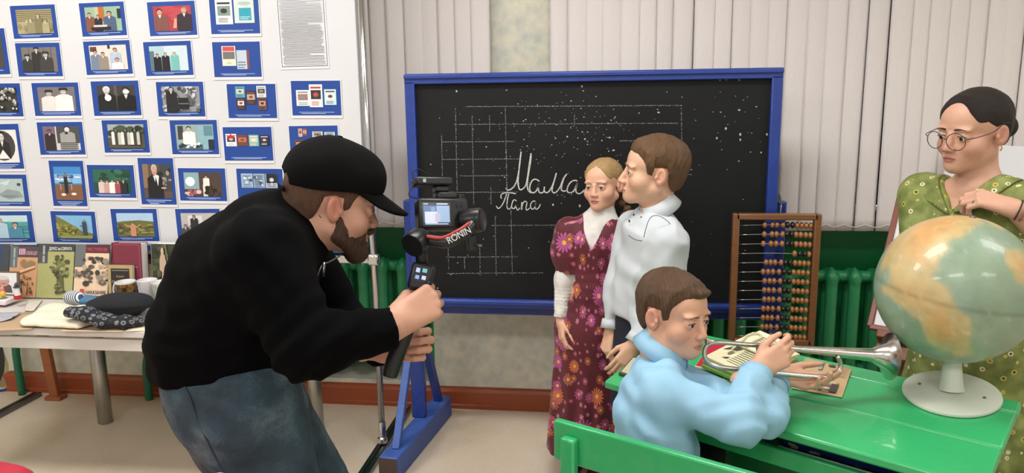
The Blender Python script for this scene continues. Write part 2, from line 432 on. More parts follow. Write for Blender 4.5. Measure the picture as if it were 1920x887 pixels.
# ------------------------------------------------------------------ cast iron radiators
def section_mesh():
    s = Sh()
    for y in (-.045, .045):
        s.econe((0, y, .05), (0, y, .50), (1, 0, 0), (.027, .022), (.027, .022), k=.01)
    s.cone((-.05, 0, .50), (.05, 0, .50), .027, k=.015); s.cone((-.05, 0, .055), (.05, 0, .055), .027, k=.015)
    s.econe((0, -.045, .50), (0, .045, .50), (1, 0, 0), (.028, .03), (.028, .03), k=.012)
    s.econe((0, -.045, .055), (0, .045, .055), (1, 0, 0), (.028, .03), (.028, .03), k=.012)
    s.cone((0, -.035, .525), (0, -.02, .548), .02, .006, k=.014)
    V, Q = nets(s.f, (-.056, -.085, 0), (.056, .085, .57), .0085)
    return V, Q
RSV, RSQ = section_mesh()
_rs = None
def radiator(x0, n, y, z, label):
    global _rs
    t = thing('radiator', (x0+n*.05, y, z), label, 'radiator', 'green cast iron radiators')
    for i in range(n):
        if _rs is None:
            _rs = mesh_np('radiator_section', RSV, RSQ, GREEN_RAD, t); _rs.matrix_parent_inverse = Matrix.Identity(4); _rs.location = (i*.1-n*.05, 0, 0)
        else:
            c = _rs.copy(); COL.objects.link(c); c.parent = t; c.matrix_parent_inverse = Matrix.Identity(4); c.location = (i*.1-n*.05, 0, 0)
    return t
r1 = radiator(-2.12, 12, WY+.04, .215, 'green cast iron radiator in the niche beside the exhibition stand')
tag(MB().tube(spline([(-2.14, WY-.062, .30), (-2.26, WY-.062, .305), (-2.34, WY-.062, .29), (-2.385, WY-.062, .2), (-2.39, WY-.062, .06), (-2.39, WY-.062, .0)]), .02, 10).build('heating_pipe', M('green_pipe_paint', '#1d6b4a', .4), None, True), 'green bent heating pipe running from the radiator down to the floor', 'pipe', 'green heating pipes')
tag(MB().tube(spline([(-2.14, WY-.062, .715), (-2.4, WY-.062, .73), (-2.98, WY-.062, .45), (-3.11, WY-.062, .34), (-3.12, WY-.062, .0)]), .019, 10).build('heating_pipe', MATS['green_pipe_paint'], None, True), 'long sloping green heating pipe behind the brown wooden post', 'pipe', 'green heating pipes')
r2 = radiator(.2, 24, WY+.04, .195, 'long green cast iron radiator behind the chalkboard and the desk')
for t, xs in ((r1, (-1.9, -1.2)), (r2, (.5, 2.3))):
    for x in xs:
        zz = .26; MB().box((x, WY+.175, zz+.0), (.03, .12, .02)).build('bracket', GREEN_WALL, t)

# ------------------------------------------------------------------ vertical blinds
BLIND = M('blind_fabric', '#d3ccca', .8, var=.04, vscale=20, bump=.25, bscale=220, stretch=(1, 1, .15))
CHAIN = M('white_plastic', '#e2e0dc', .4)
def slat_mesh(w=.089, z0=.925, z1=2.42):
    vs = []; fs = []; k = 6; zs = (z0, z0+.058, z0+.062, z1)
    for z in zs:
        for i in range(k+1):
            u = i/k-.5; vs.append((u*w, -.006*math.cos(u*PI)-(.0015 if z < z0+.06 else 0), z))
    for r in range(3):
        for i in range(k): fs.append((r*(k+1)+i, r*(k+1)+i+1, (r+1)*(k+1)+i+1, (r+1)*(k+1)+i))
    me = bpy.data.meshes.new('slat'); me.from_pydata(vs, [], fs); me.materials.append(BLIND)
    me.polygons.foreach_set('use_smooth', [True]*len(fs)); return me
SLAT = slat_mesh()
def blind(xa, xb, gaps, label):
    t = thing('vertical_blind', ((xa+xb)/2, WY-.05, 2.42), label, 'blind', 'white vertical slat blinds')
    MB().box(((xa+xb)/2, WY-.05, 2.44), (xb-xa+.04, .04, .035)).build('head_rail', CHAIN, t, bevel=.004)
    x = xa+.0445; rnd = random.Random(5); pts = []
    while x < xb-.03:
        o = bpy.data.objects.new('slat', SLAT); link(o, t); tilt = rnd.uniform(-.0025, .0025)
        g = [q for q in gaps if x-.0445 < q <= x+.034]
        o.location = (x, WY-.055+rnd.uniform(-.003, .003), 0); o.rotation_euler = (0, tilt+(.004 if g else 0), math.radians(rnd.uniform(4, 9)))
        if rnd.random() < .25: o.rotation_euler[2] *= -.4
        md = o.modifiers.new('t', 'SOLIDIFY'); md.thickness = .0012
        pts.append(x); x += .0755+rnd.uniform(-.004, .003)+(.0165 if g else 0)
    for a, b in zip(pts[:-1], pts[1:]):
        if b < -1.3: continue
        MB().tube([(a+(b-a)*q/6, WY-.072, .958-.014*math.sin(PI*q/6)) for q in range(7)], .0016, 5).build('bead_chain', CHAIN, t, True)
    return t
blind(-1.58, -.545, (-1.105, -.865), 'white vertical blind between the exhibition stand and the wallpapered pier')
blind(-.283, 2.85, (.27, .425, .8, 1.02, 1.135), 'wide white vertical blind behind the chalkboard and the girl in glasses')

# ------------------------------------------------------------------ ceiling lamps (above the frame)
EM = bpy.data.materials.new('lamp_diffuser'); EM.use_nodes = True
_b = EM.node_tree.nodes['Principled BSDF']; _b.inputs['Base Color'].default_value = (.9, .9, .88, 1); _b.inputs['Emission Color'].default_value = (1, .965, .92, 1); _b.inputs['Emission Strength'].default_value = 6
for (lx, ly), where in zip(LAMPS, ('over the exhibition table', 'over the chalkboard', 'over the easel', 'far behind the exhibition table', 'far in front of the chalkboard', 'far in front of the easel')):
    t = thing('ceiling_light', (lx, ly, CEIL-.06), 'rectangular white ceiling light '+where, 'ceiling light', 'ceiling lights')
    MB().box((lx, ly, CEIL-.03), (1.24, .54, .06)).build('housing', CHAIN, t, bevel=.005)
    MB().box((lx, ly, CEIL-.066), (1.18, .48, .012)).build('diffuser', EM, t)

# ================================================================== exhibition stand with photographs
CHROME = M('chrome', '#c9c9c9', .16, 1.0)
STEEL = M('steel_dark', '#77787a', .3, 1.0)
WHITE_BOARD = M('white_panel', '#d0d0d3', .45, var=.02, bump=.05, bscale=8)
BLUE_PRINT = M('blue_print', '#16408f', .5)
PX = -1.005; PLX = -3.02; PYB = 3.13           # pole positions, panel plane
st = thing('exhibition_stand', (-2.0, PYB, 0), 'white exhibition panel on chrome poles, covered with blue framed photographs', 'display stand')
pz0 = ony(690, 475, PYB)[2]
MB().box(((PLX+PX)/2-.005, PYB+.012, (pz0+.023+2.35)/2), (PX-PLX-.055, .018, 2.35-pz0-.023)).build('panel', WHITE_BOARD, st, bevel=.002)
MB().box(((PLX+PX)/2-.005, PYB+.012, pz0+.0115), (PX-PLX-.055, .0185, .023)).build('panel_stripe', BLUE_PRINT, st)
for x, yy in ((PX, 3.114), (PLX, 3.114)):
    MB().tube([(x, yy, .02), (x, yy, 2.4)], .0135, 14).build('pole', CHROME, st, True)
    MB().lathe([(.022, .028), (.022, .05), (.0165, .055), (.0165, .12), (.014, .125)], (x, yy, 0), seg=14).build('pole_socket', CHROME, st, 'auto')
    r = MB(); 
    for dx in (-.014, .014): r.box((x+dx, 3.0, .012), (.018, 1.06, .024))
    r.box((x, 3.0, .009), (.012, 1.06, .014)); r.build('floor_rail', STEEL, st, bevel=.003)
MB().box(((PLX+PX)/2, 3.114, pz0-.024), (PX-PLX-.03, .012, .032)).build('crossbar', CHROME, st, bevel=.003)
for x in (PX, PLX):
    c = MB(); c.box((x-.0, 3.114, pz0-.024), (.05, .034, .05)); c.build('clamp', CHROME, st, bevel=.01)
    MB().lathe([(.009, 0), (.009, .006), (.004, .007), (.004, .003)], (x-.05, 3.106, pz0-.024), (0, -1, 0), 12).build('clamp_screw', STEEL, st, 'auto')

VC = M('printed_colours', '#ffffff', .42, attr='Col', var=.10, vscale=60)
class Pic:
    """flat printed picture: coloured shapes in card coordinates 0..1 (x right, y up)"""
    def __init__(s, o, ex, ey, n): s.o, s.ex, s.ey, s.n, s.mb, s.k = o, ex, ey, n, MB(), 0
    def p(s, pts, c):
        s.k += 1; c = lin(c)
        s.mb.add([s.o+s.ex*min(max(x, 0), 1)+s.ey*min(max(y, 0), 1)+s.n*(.00012*s.k) for x, y in pts], [tuple(range(len(pts)))], 0, c); return s
    def r(s, x0, y0, x1, y1, c): return s.p([(x0, y0), (x1, y0), (x1, y1), (x0, y1)], c)
    def e(s, x, y, rx, ry, c, k=12): return s.p([(x+rx*math.cos(2*PI*i/k), y+ry*math.sin(2*PI*i/k)) for i in range(k)], c)
    def person(s, x, h, skin, top, hair='#201a17', w=.1, y0=0, hat=None):
        """bust or figure: shoulders, neck, head with hair"""
        hy = y0+h; r = w*.62
        s.p([(x-w*1.25, y0), (x+w*1.25, y0), (x+w*1.2, hy-r*2.6), (x+w*.5, hy-r*1.9), (x-w*.5, hy-r*1.9), (x-w*1.2, hy-r*2.6)], top)
        s.e(x, hy-r*.55, r*.78, r*1.05, hair); s.e(x, hy-r*1.0, r*.66, r*.95, skin)
        s.p([(x-w*.25, hy-r*2.0), (x+w*.25, hy-r*2.0), (x, hy-r*3.4)], '#d9d6d0')
        s.r(x-r*.42, hy-r*.95, x-r*.14, hy-r*.8, hair); s.r(x+r*.14, hy-r*.95, x+r*.42, hy-r*.8, hair); s.r(x-r*.25, hy-r*1.55, x+r*.25, hy-r*1.45, '#7a4a40' if skin != '#b5b5b5' else '#555555')
        if hat: s.p([(x-r*1.1, hy-r*.45), (x+r*1.1, hy-r*.45), (x+r*.8, hy+r*.45), (x-r*.8, hy+r*.45)], hat)
        return s
    def blobs(s, n, x0, y0, x1, y1, cols, rx, ry, seed=1):
        rn = random.Random(seed)
        for _ in range(n): s.e(rn.uniform(x0, x1), rn.uniform(y0, y1), rx*rn.uniform(.5, 1.3), ry*rn.uniform(.5, 1.3), rn.choice(cols), 7)
        return s
    def lines(s, n, x0, y0, x1, y1, c, t=.35, seed=1):
        rn = random.Random(seed); h = (y1-y0)/n
        for i in range(n): s.r(x0, y0+i*h, x0+(x1-x0)*rn.uniform(.75, 1), y0+i*h+h*t, c)
        return s
SK, GK = '#c99a80', '#b5b5b5'
def p_logs(q):
    q.r(0, 0, 1, 1, '#a39a78')
    for i in range(6): q.r(0, .52+i*.08, 1, .56+i*.08, '#6f684b')
    q.blobs(14, .05, .05, .95, .5, ['#8b8460', '#b5ad88', '#75704f'], .08, .1, 4); q.person(.4, .62, '#c3b994', '#8f8867', '#4c452f', .09); q.person(.62, .78, '#c3b994', '#7b7454', '#4c452f', .09); q.person(.82, .55, '#b8ae89', '#a59c78', '#4c452f', .08)
def p_table(q):
    q.r(0, 0, 1, 1, '#8fae94'); q.r(.28, .3, .5, 1, '#b9b48f'); q.r(.38, .4, .54, 1, '#b0652e'); q.r(.9, .5, 1, .9, '#1d2a3c')
    q.person(.12, .75, SK, '#7a4e3e', w=.11); q.person(.36, .66, SK, '#23232b', w=.09); q.person(.68, .78, SK, '#4b5c78', w=.14); q.r(.15, .05, .7, .18, '#2b1d1f'); q.r(.22, .18, .6, .26, '#cfcac4')
def p_red(q):
    q.r(0, 0, 1, 1, '#a8363f'); q.blobs(6, .1, .4, .9, .9, ['#b5444a', '#96303a'], .2, .2, 2); q.person(.17, .86, SK, '#7a4b45', w=.17); q.person(.82, .88, SK, '#2f2530', '#9b9087', .16); q.p([(.5, .1), (.56, .5), (.62, .48), (.6, .1)], SK)
def p_group(q):
    q.r(0, 0, 1, 1, '#d6cdc4'); q.r(.02, .75, .2, .95, '#5b4038'); q.r(.5, .85, .57, 1, '#3a302b'); q.person(.16, .78, SK, '#6f7f96', w=.12); q.person(.36, .7, SK, '#8e8378', w=.11); q.person(.7, .85, SK, '#aab9cf', '#2d2522', .12); q.person(.74, .45, SK, '#e8e2df', '#6b5546', .13)
def p_three(q):
    q.r(0, 0, 1, 1, '#a8c2c8'); q.r(.4, 0, 1, 1, '#c4d3d9'); q.r(0, 0, .12, .8, '#56707a'); q.person(.2, .68, SK, '#15161a', w=.085); q.person(.42, .72, SK, '#1b1b20', '#7d7a78', .085); q.person(.66, .74, SK, '#6fb3ad', '#b39a70', .085)
def p_caps(q):
    q.r(0, 0, 1, 1, '#716d6a')
    for i in range(5): q.r(i*.21, .5, i*.21+.02, 1, '#5b5754')
    q.person(.44, .97, GK, '#2c2a2a', w=.12, hat='#24211f'); q.person(.17, .68, GK, '#343231', w=.13, hat='#22201f'); q.person(.7, .78, GK, '#3b3937', w=.15, hat='#2a2826')
def p_two(q): q.r(0, 0, 1, 1, '#736c6d'); q.person(.3, .84, GK, '#d7d4d2', w=.18, hat='#2a2828'); q.person(.7, .92, '#c4c1bf', '#e3e1df', w=.19, hat='#262424')
def p_bw(q):
    q.r(0, 0, 1, 1, '#3b3836'); q.r(.45, 0, .53, 1, '#57504c'); q.person(.25, .92, '#c6c4c2', '#16171a', '#dcdad8', .2); q.e(.28, .52, .09, .13, '#e4e2e0'); q.person(.76, .88, '#a9a6a3', '#0f1012', '#1b1b1b', .2); q.e(.78, .75, .08, .08, '#e8e6e4')
def p_outdoor(q):
    q.r(0, 0, 1, 1, '#8b8d90'); q.blobs(60, 0, 0, 1, 1, ['#3a3c40', '#c7c9cc', '#55585c', '#9fa2a6'], .06, .08, 8); q.person(.27, .95, GK, '#1d1e21', w=.12); q.r(.45, .1, .72, .55, '#18191c'); q.r(.45, .3, .72, .34, '#6d7075')
def p_crowd(q):
    q.r(0, 0, 1, 1, '#33332f')
    rn = random.Random(3)
    for i in range(46):
        x, y = rn.uniform(0, 1), rn.uniform(.05, .98); q.e(x, y-.06, .06, .06, rn.choice(['#1d1d1c', '#76766f', '#aaa9a2'])); q.e(x, y, .03, .045, '#c9c6bf', 8)
def p_sailor(q):
    q.r(0, 0, 1, 1, '#dcdbd9'); q.e(.5, .52, .42, .46, '#3c3a3a', 20); q.person(.5, .78, '#cfcdca', '#1d1e22', w=.2, y0=.12); q.p([(.3, .12), (.7, .12), (.5, .4)], '#e6e4e2')
def p_pair(q): q.r(0, 0, 1, 1, '#c9c6c8'); q.r(0, 0, .34, 1, '#75606f'); q.person(.18, .85, '#6d5a62', '#2e2428', w=.12); q.r(.38, .3, 1, 1, '#47474a'); q.person(.68, .97, '#dedcda', '#9d9b99', '#1c1c1c', .17); q.e(.66, .72, .05, .06, '#2b2b2b'); [q.r(.45, .05+i*.08, .95, .08+i*.08, '#3c3c3e') for i in range(4)]
def p_meadow(q):
    q.r(0, 0, 1, 1, '#9aa5a4'); q.blobs(30, 0, .5, 1, .85, ['#32392f', '#47503f', '#262c25'], .12, .13, 5); q.r(0, 0, 1, .45, '#4f4b3e'); 
    for i in range(9): q.person(.15+i*.09, .58+.05*math.sin(i*2), GK, ['#e1dfd8', '#3d3d3a', '#bdbbb2'][i % 3], w=.035, y0=.15)
def p_indoor(q):
    q.r(0, 0, 1, 1, '#8fa6a4'); q.r(.05, .4, .2, .95, '#423c38'); q.r(.6, .0, 1, .95, '#86aeb8'); q.r(.75, .55, .98, .95, '#5d8492'); q.r(.85, 0, 1, .4, '#1b2730'); q.person(.35, .9, '#c8b9ab', '#dfe4e4', w=.14); q.r(.05, .0, .7, .2, '#4f6470'); q.blobs(14, .1, .05, .7, .25, ['#e3e8e8', '#28323c'], .05, .05, 6)
def p_sign(q):
    q.r(0, 0, 1, 1, '#3f86c4'); q.r(0, .5, 1, .78, '#7fb2da'); q.blobs(7, .1, .6, .9, .74, ['#dfe9f2'], .14, .04, 7); q.r(0, 0, 1, .46, '#80563c'); q.r(.12, .66, .7, .76, '#2a4d8e'); q.lines(2, .16, .68, .66, .75, '#dfe6f0'); q.r(.2, .3, .23, .66, '#9aa'); q.r(.6, .3, .63, .66, '#9aa'); q.person(.42, .6, '#a98069', '#1e2430', w=.055, y0=.2); q.r(.18, .5, .66, .53, '#1e2430'); q.e(.3, .16, .09, .04, '#e6e0da'); q.e(.68, .18, .1, .04, '#e6e0da')
def p_board(q):
    q.r(0, 0, 1, 1, '#1d4a39'); q.r(0, .45, .6, 1, '#27604a'); q.blobs(8, .1, .55, .9, .95, ['#183d30', '#356b55'], .12, .1, 3)
    for i in range(5): q.person(.22+i*.15, .56-.03*(i % 2), SK, ['#d9c3c0', '#c59a95', '#efe9e4', '#a44a52', '#23252a'][i], w=.075)
def p_profile(q):
    q.r(0, 0, 1, 1, '#5a4a41'); q.r(0, .3, .2, 1, '#8a6c54'); q.r(.6, .2, 1, 1, '#3c4043'); q.blobs(9, .6, .3, 1, .9, ['#777', '#222', '#9c8f80'], .1, .06, 9); q.person(.42, .94, SK, '#14151b', '#b5b2b0', .22); q.p([(.45, .7), (.58, .66), (.52, .35)], '#e9e7e5'); q.e(.72, .3, .1, .03, SK)
def p_hall(q):
    q.r(0, 0, 1, 1, '#4b3a33'); q.r(0, .3, .4, 1, '#87a5ab'); q.e(.16, .62, .13, .2, '#dff2f4'); q.e(.16, .62, .08, .13, '#f8ffff'); q.blobs(10, .05, .05, .4, .25, ['#a15a63', '#d9b9b5', '#513238'], .06, .08, 5); q.r(.5, .0, .62, .5, '#d8d3cb'); q.person(.6, .66, SK, '#e6e2da', w=.07, y0=.2); q.blobs(12, .6, .05, .98, .4, ['#211a17', '#40302a'], .07, .1, 4)
def p_sea(q):
    q.r(0, 0, 1, 1, '#bcd6dc'); q.r(0, .0, 1, .72, '#4f9a9d'); q.blobs(14, 0, .15, 1, .6, ['#3f8486', '#6db1b1', '#2f6f74'], .15, .03, 4); q.person(.38, .85, SK, '#a9c6d8', '#8f8a86', .14); q.person(.72, .66, SK, '#4d86a0', '#3a2b25', .13)
def p_hill(q):
    q.r(0, 0, 1, 1, '#7fb3d8'); q.p([(0, 0), (1, 0), (1, .22), (.72, .3), (.3, .72), (0, .98)], '#75743a'); q.blobs(40, 0, .05, .55, .6, ['#8b8742', '#5f6531', '#9a944f'], .07, .07, 8); q.r(.1, 0, 1, .13, '#8d945a'); q.person(.8, .66, '#8b705c', '#3d4450', w=.045, y0=.15); q.p([(.8, .5), (.68, .6), (.68, .56), (.8, .46)], '#3d4450')
def p_arms(q):
    q.r(0, 0, 1, 1, '#a9c6e0'); q.p([(0, 0), (1, 0), (1, .64), (.6, .7), (.2, .66), (0, .62)], '#6a6a3e'); q.blobs(40, 0, .1, 1, .55, ['#7d7a45', '#54572f', '#93894f'], .08, .05, 6); q.person(.45, .58, '#c99a80', '#c48a6c', w=.06, y0=.02); q.p([(.45, .36), (.24, .55), (.22, .52), (.45, .3)], '#c9906f'); q.p([(.45, .36), (.66, .55), (.68, .52), (.45, .3)], '#c9906f')
def p_class(q): q.r(0, 0, 1, 1, '#b8b2b0'); q.r(.2, .35, .6, .9, '#d5d2d2'); q.blobs(24, 0, 0, 1, .45, ['#3a3432', '#7d7471', '#59504d'], .08, .08, 4); q.person(.38, .7, '#8e8884', '#26262b', w=.09, y0=.2); q.person(.12, .5, '#9a9490', '#4b4340', w=.1); q.person(.7, .5, '#9a9490', '#332d2b', w=.1)
def p_dark(q): q.r(0, 0, 1, 1, '#453f3d'); q.person(.5, .85, '#a79f99', '#1c1b1d', w=.22)
def p_drawing(q): q.r(0, 0, 1, 1, '#a9bdbd'); q.r(0, 0, .35, 1, '#8ab5b0'); q.p([(.35, .3), (.6, .55), (.9, .45), (.98, .2), (.6, .1)], '#8c9899'); q.p([(.4, .8), (.7, .95), (.6, .7)], '#c9d6d5'); q.e(.9, .75, .05, .07, '#3c4a55'); q.lines(3, .45, .2, .85, .3, '#6f8081')
def cover(q, x0, y0, x1, y1, a, b, c, n=3):
    q.r(x0, y0, x1, y1, a); w, h = x1-x0, y1-y0; q.r(x0+w*.12, y0+h*.35, x1-w*.12, y0+h*.75, b); q.lines(n, x0+w*.15, y0+h*.08, x1-w*.15, y0+h*.28, c, .4, n); q.r(x0+w*.12, y0+h*.82, x1-w*.12, y0+h*.9, c)
    q.e(x0+w*.5, y0+h*.55, w*.2, h*.1, c)
def p_books2(q): cover(q, .1, .12, .46, .93, '#e9e9e6', '#7f9187', '#2a2f30', 4); q.r(.5, .15, .92, .94, '#c9d4ce'); q.r(.6, .24, .86, .65, '#2f9aae'); q.lines(2, .62, .28, .84, .4, '#bfe2e6'); q.e(.72, .8, .14, .06, '#a9b8b0')
def p_books2b(q): q.r(.18, .2, .48, .9, '#e7e6c8'); q.r(.2, .72, .46, .88, '#c9474e'); q.r(.2, .44, .46, .7, '#6f6c6c'); q.r(.5, .08, .72, .75, '#b9c6d2'); q.r(.72, .08, .78, .75, '#7a4652'); q.lines(3, .52, .12, .7, .4, '#5d6a78'); q.e(.33, .3, .06, .05, '#c9c79f')
def p_books5(q):
    cover(q, .16, .56, .36, .96, '#5fa0b5', '#d9cfae', '#3f6c7c'); cover(q, .38, .3, .6, .8, '#3a2c2b', '#b5a79a', '#7f4c44'); cover(q, .62, .56, .82, .98, '#dcdad6', '#4c4c4c', '#8f8f8f'); cover(q, .18, .12, .36, .54, '#3b2b30', '#d8d0c8', '#7f4444'); cover(q, .64, .1, .82, .54, '#5d4a48', '#c98a77', '#2d2224')
def p_leaf3(q): cover(q, .08, .15, .36, .72, '#dfe8e6', '#a9716e', '#6f8c8c', 2); cover(q, .36, .1, .64, .92, '#e3e3e0', '#33302f', '#b5474a', 4); cover(q, .68, .18, .93, .74, '#bfe0e4', '#d9dfe0', '#6b3f44', 3)
def p_books4(q):
    cover(q, .03, .34, .26, .8, '#e8e8e8', '#3a3436', '#b9b9b9'); q.p([(.03, .74), (.12, .74), (.145, .82), (.17, .74), (.26, .74), (.19, .68), (.22, .6), (.145, .65), (.07, .6), (.1, .68)], '#c8202c')
    cover(q, .28, .36, .5, .76, '#7d3b36', '#c9684a', '#4a5a3a'); cover(q, .53, .34, .74, .76, '#7fb0a4', '#c9cdb0', '#e6e3d3'); cover(q, .77, .36, .96, .74, '#231f24', '#3a3038', '#d9d3cf')
def p_books6(q):
    cover(q, .18, .66, .26, .95, '#d9c9b5', '#b5583f', '#6f4436'); cover(q, .28, .7, .36, .95, '#b5583f', '#d9c9b5', '#493029'); cover(q, .48, .6, .7, .84, '#d9d4c9', '#7f7a70', '#473f39'); cover(q, .74, .58, .96, .82, '#cfd4d9', '#8fa0ae', '#50606c'); cover(q, .1, .2, .3, .55, '#6f4a43', '#b58a7a', '#2d2020'); cover(q, .3, .25, .44, .5, '#dcdcdc', '#555', '#888')
def p_sheets(q):
    for i, x in enumerate((.08, .36, .64)): q.r(x, .3, x+.26, .86, ['#9fb6cf', '#8fa6bf', '#b5c2d0'][i]); q.lines(7, x+.03, .34, x+.23, .82, ['#5f7590', '#3c4a5c', '#40485a'][i], .4, i); q.blobs(5, x+.03, .4, x+.22, .78, ['#44526a', '#c9d6e3'], .04, .06, i)
    q.r(.66, .5, .9, .86, '#1d2028'); q.e(.78, .62, .05, .08, '#c9cdd6')
CARDS = [  # pixel box on the panel, picture, what it shows, inner picture margins (left, bottom, right, top)
 ((23, 10, 107, 72), p_logs, 'sepia photograph of people before a log house', None), ((152, 5, 236, 68), p_table, 'colour photograph of three men at a table', None),
 ((279, 3, 368, 67), p_red, 'colour photograph of two men talking before a red wall', None), ((394, -8, 486, 63), p_books2, 'blue print of a white and a teal book cover', 0),
 ((-70, 55, 15, 141), p_dark, 'dark portrait photograph of one person', None), ((32, 80, 115, 143), p_caps, 'grey photograph of three men in caps', None),
 ((160, 77, 247, 140), p_group, 'colour photograph of four seated people against a white wall', None), ((272, 78, 361, 142), p_three, 'pale photograph of two people in black and a woman in turquoise', None),
 ((400, 78, 489, 144), p_books2b, 'blue print of a cream and a pale grey book cover', 0), ((-48, 156, 41, 218), p_crowd, 'grey photograph of a packed crowd of faces', None),
 ((63, 155, 150, 217), p_two, 'grey portrait of two young men in white shirts', None), ((174, 152, 263, 217), p_bw, 'dark photograph of a white-bearded man and another man', None),
 ((295, 153, 383, 218), p_outdoor, 'grey photograph of a man standing among foliage', None), ((427, 157, 518, 221), p_books5, 'blue print of five small book covers', 0),
 ((547, 151, 639, 216), p_leaf3, 'blue print of three fanned leaflets', 0), ((-30, 233, 41, 317), p_sailor, 'oval portrait of a young man in a sailor collar', None),
 ((73, 229, 158, 290), p_pair, 'print of a purple portrait beside a man in a striped shirt', None), ((194, 225, 279, 286), p_meadow, 'photograph of a row of people before dark trees', None),
 ((321, 225, 409, 289), p_indoor, 'bluish photograph of a crowded room', None), ((420, 238, 511, 301), p_books4, 'blue print of four book covers, one with a red star', 0),
 ((544, 236, 635, 300), p_books6, 'blue print of scattered book covers', 0), ((-40, 327, 53, 386), p_drawing, 'pale teal print of a drawing', None),
 ((96, 301, 160, 386), p_sign, 'upright photograph of a man under a road sign and blue sky', None), ((166, 309, 253, 370), p_board, 'photograph of five people before a green board', None),
 ((262, 296, 328, 383), p_profile, 'upright photograph of a grey-haired man in a dark suit', None), ((336, 315, 424, 376), p_hall, 'photograph of a dim hall with a bright light', None),
 ((445, 316, 531, 375), p_sheets, 'blue print of three bluish newspaper sheets', 0), ((-42, 397, 64, 455), p_sea, 'photograph of a couple by a turquoise sea', None),
 ((98, 396, 181, 454), p_hill, 'photograph of a figure pointing on a grassy slope', None), ((211, 392, 297, 452), p_arms, 'photograph of a person with spread arms before hills', None),
 ((332, 392, 415, 452), p_class, 'grey photograph of a classroom', None)]
CARDW = M('white_card', '#d8d8db', .5)
for (x0, y0, x1, y1), fn, what, plain in CARDS:
    yf = PYB+.002; cx, cy = (x0+x1)/2, (y0+y1)/2
    a = ony(x0, cy, yf); b = ony(x1, cy, yf); zt = ony(cx, y0, yf)[2]; zb = ony(cx, y1, yf)[2]
    xa, xb = a[0], b[0]; n = np.array([0, -1.0, 0]); rr = random.Random(x0*7+y0).uniform(-.012, .012)
    ex = np.array([math.cos(rr), 0, math.sin(rr)]); ey = np.array([-math.sin(rr), 0, math.cos(rr)])
    w, h = xb-xa, zt-zb; o = np.array([xa, yf-.0008, zb])
    t = thing('photo_print', ((xa+xb)/2, yf, zb), what+' on the exhibition panel', 'photo', 'prints on the exhibition panel')
    q = o-ex*.004-ey*.012
    MB().poly([q, q+ex*(w+.008), q+ex*(w+.008)+ey*(h+.016), q+ey*(h+.016)], .0012, n).build('paper', CARDW, t)
    q = o+n*.0008
    MB().poly([q, q+ex*w, q+ex*w+ey*h, q+ey*h], .0008, n).build('blue_border', BLUE_PRINT, t)
    ml, mb_, mr, mt = (.02, .16, .02, .04) if plain == 0 else (.115, .14, .09, .13)
    pc = Pic(o+n*.0019+ex*w*ml+ey*h*mb_, ex*w*(1-ml-mr), ey*h*(1-mb_-mt), n)
    fn(pc); pc.mb.build('picture', VC, t, colors=True)
    cp = Pic(o+n*.0019, ex*w, ey*h, n)
    for i in range(2 if h < w else 3): cp.r(.14+.05*i, .085-.035*i, .86-.09*i*(1+(x0 % 3)), .098-.035*i, '#b9c9ea')
    cp.mb.build('caption', VC, t, colors=True)
# the tall typed sheet
yf = PYB+.002; xa = ony(522, 60, yf)[0]; xb = ony(614, 60, yf)[0]; zb = ony(570, 130, yf)[2]; h = (xb-xa)*1.414
t = thing('typed_sheet', ((xa+xb)/2, yf, zb), 'white typed page with a thin black border on the exhibition panel', 'paper')
n = np.array([0, -1., 0]); ex = np.array([1, 0, .008]); ey = np.array([-.008, 0, 1.])
q = np.array([xa, yf, zb]); w = xb-xa
MB().poly([q, q+ex*w, q+ex*w+ey*h, q+ey*h], .0012, n).build('paper', CARDW, t)
pc = Pic(q+n*.0014, ex*w, ey*h, n)
for r in ((.03, .035, .97, .043), (.03, .035, .04, .985), (.96, .035, .97, .985), (.03, .977, .97, .985)): pc.r(*r, '#1c1c20')
rn = random.Random(2)
for i in range(46): pc.r(.07+(.03 if i % 6 == 0 else 0), .06+i*.0196, .93-rn.choice([0, 0, .02, .05, .3 if i % 7 == 0 else .01]), .0655+i*.0196, '#66666c')
pc.mb.build('typed_lines', VC, t, colors=True)

# ================================================================== table with its exhibits
TZ = .686; TX0, TX1, TY0, TY1 = -2.66, -1.30, 2.60, 3.36
TABLE = M('white_laminate', '#cfc9c4', .35, var=.04)
tb = thing('table', ((TX0+TX1)/2, (TY0+TY1)/2, 0), 'white laminate table with thick round chrome legs under the exhibition panel', 'table')
MB().box(((TX0+TX1)/2, (TY0+TY1)/2, TZ-.014), (TX1-TX0, TY1-TY0, .028)).build('table_top', TABLE, tb, bevel=.004)
for y in (TY0+.02, TY1-.02): MB().box(((TX0+TX1)/2, y, TZ-.062), (TX1-TX0-.03, .02, .046)).build('apron', TABLE, tb, bevel=.003)
for x in (TX0+.02, TX1-.02): MB().box((x, (TY0+TY1)/2, TZ-.062), (.02, TY1-TY0-.08, .046)).build('apron', TABLE, tb, bevel=.003)
for x, y in ((-2.439, 3.25), (-1.372, 3.27), (-2.60, 2.66), (-1.372, 2.66)):
    l = MB().lathe([(.03, 0), (.034, .004), (.034, TZ-.03)], (x, y, 0), seg=20).build('leg', M('brushed_steel', '#a9a6a0', .32, 1.0), tb, True)
def tp(px, py, z=TZ): return onz(px, py, z)
SERIES = 0
PAPER = M('book_pages', '#e4e0d8', .7, var=.05, vscale=80, stretch=(1, 1, 20))
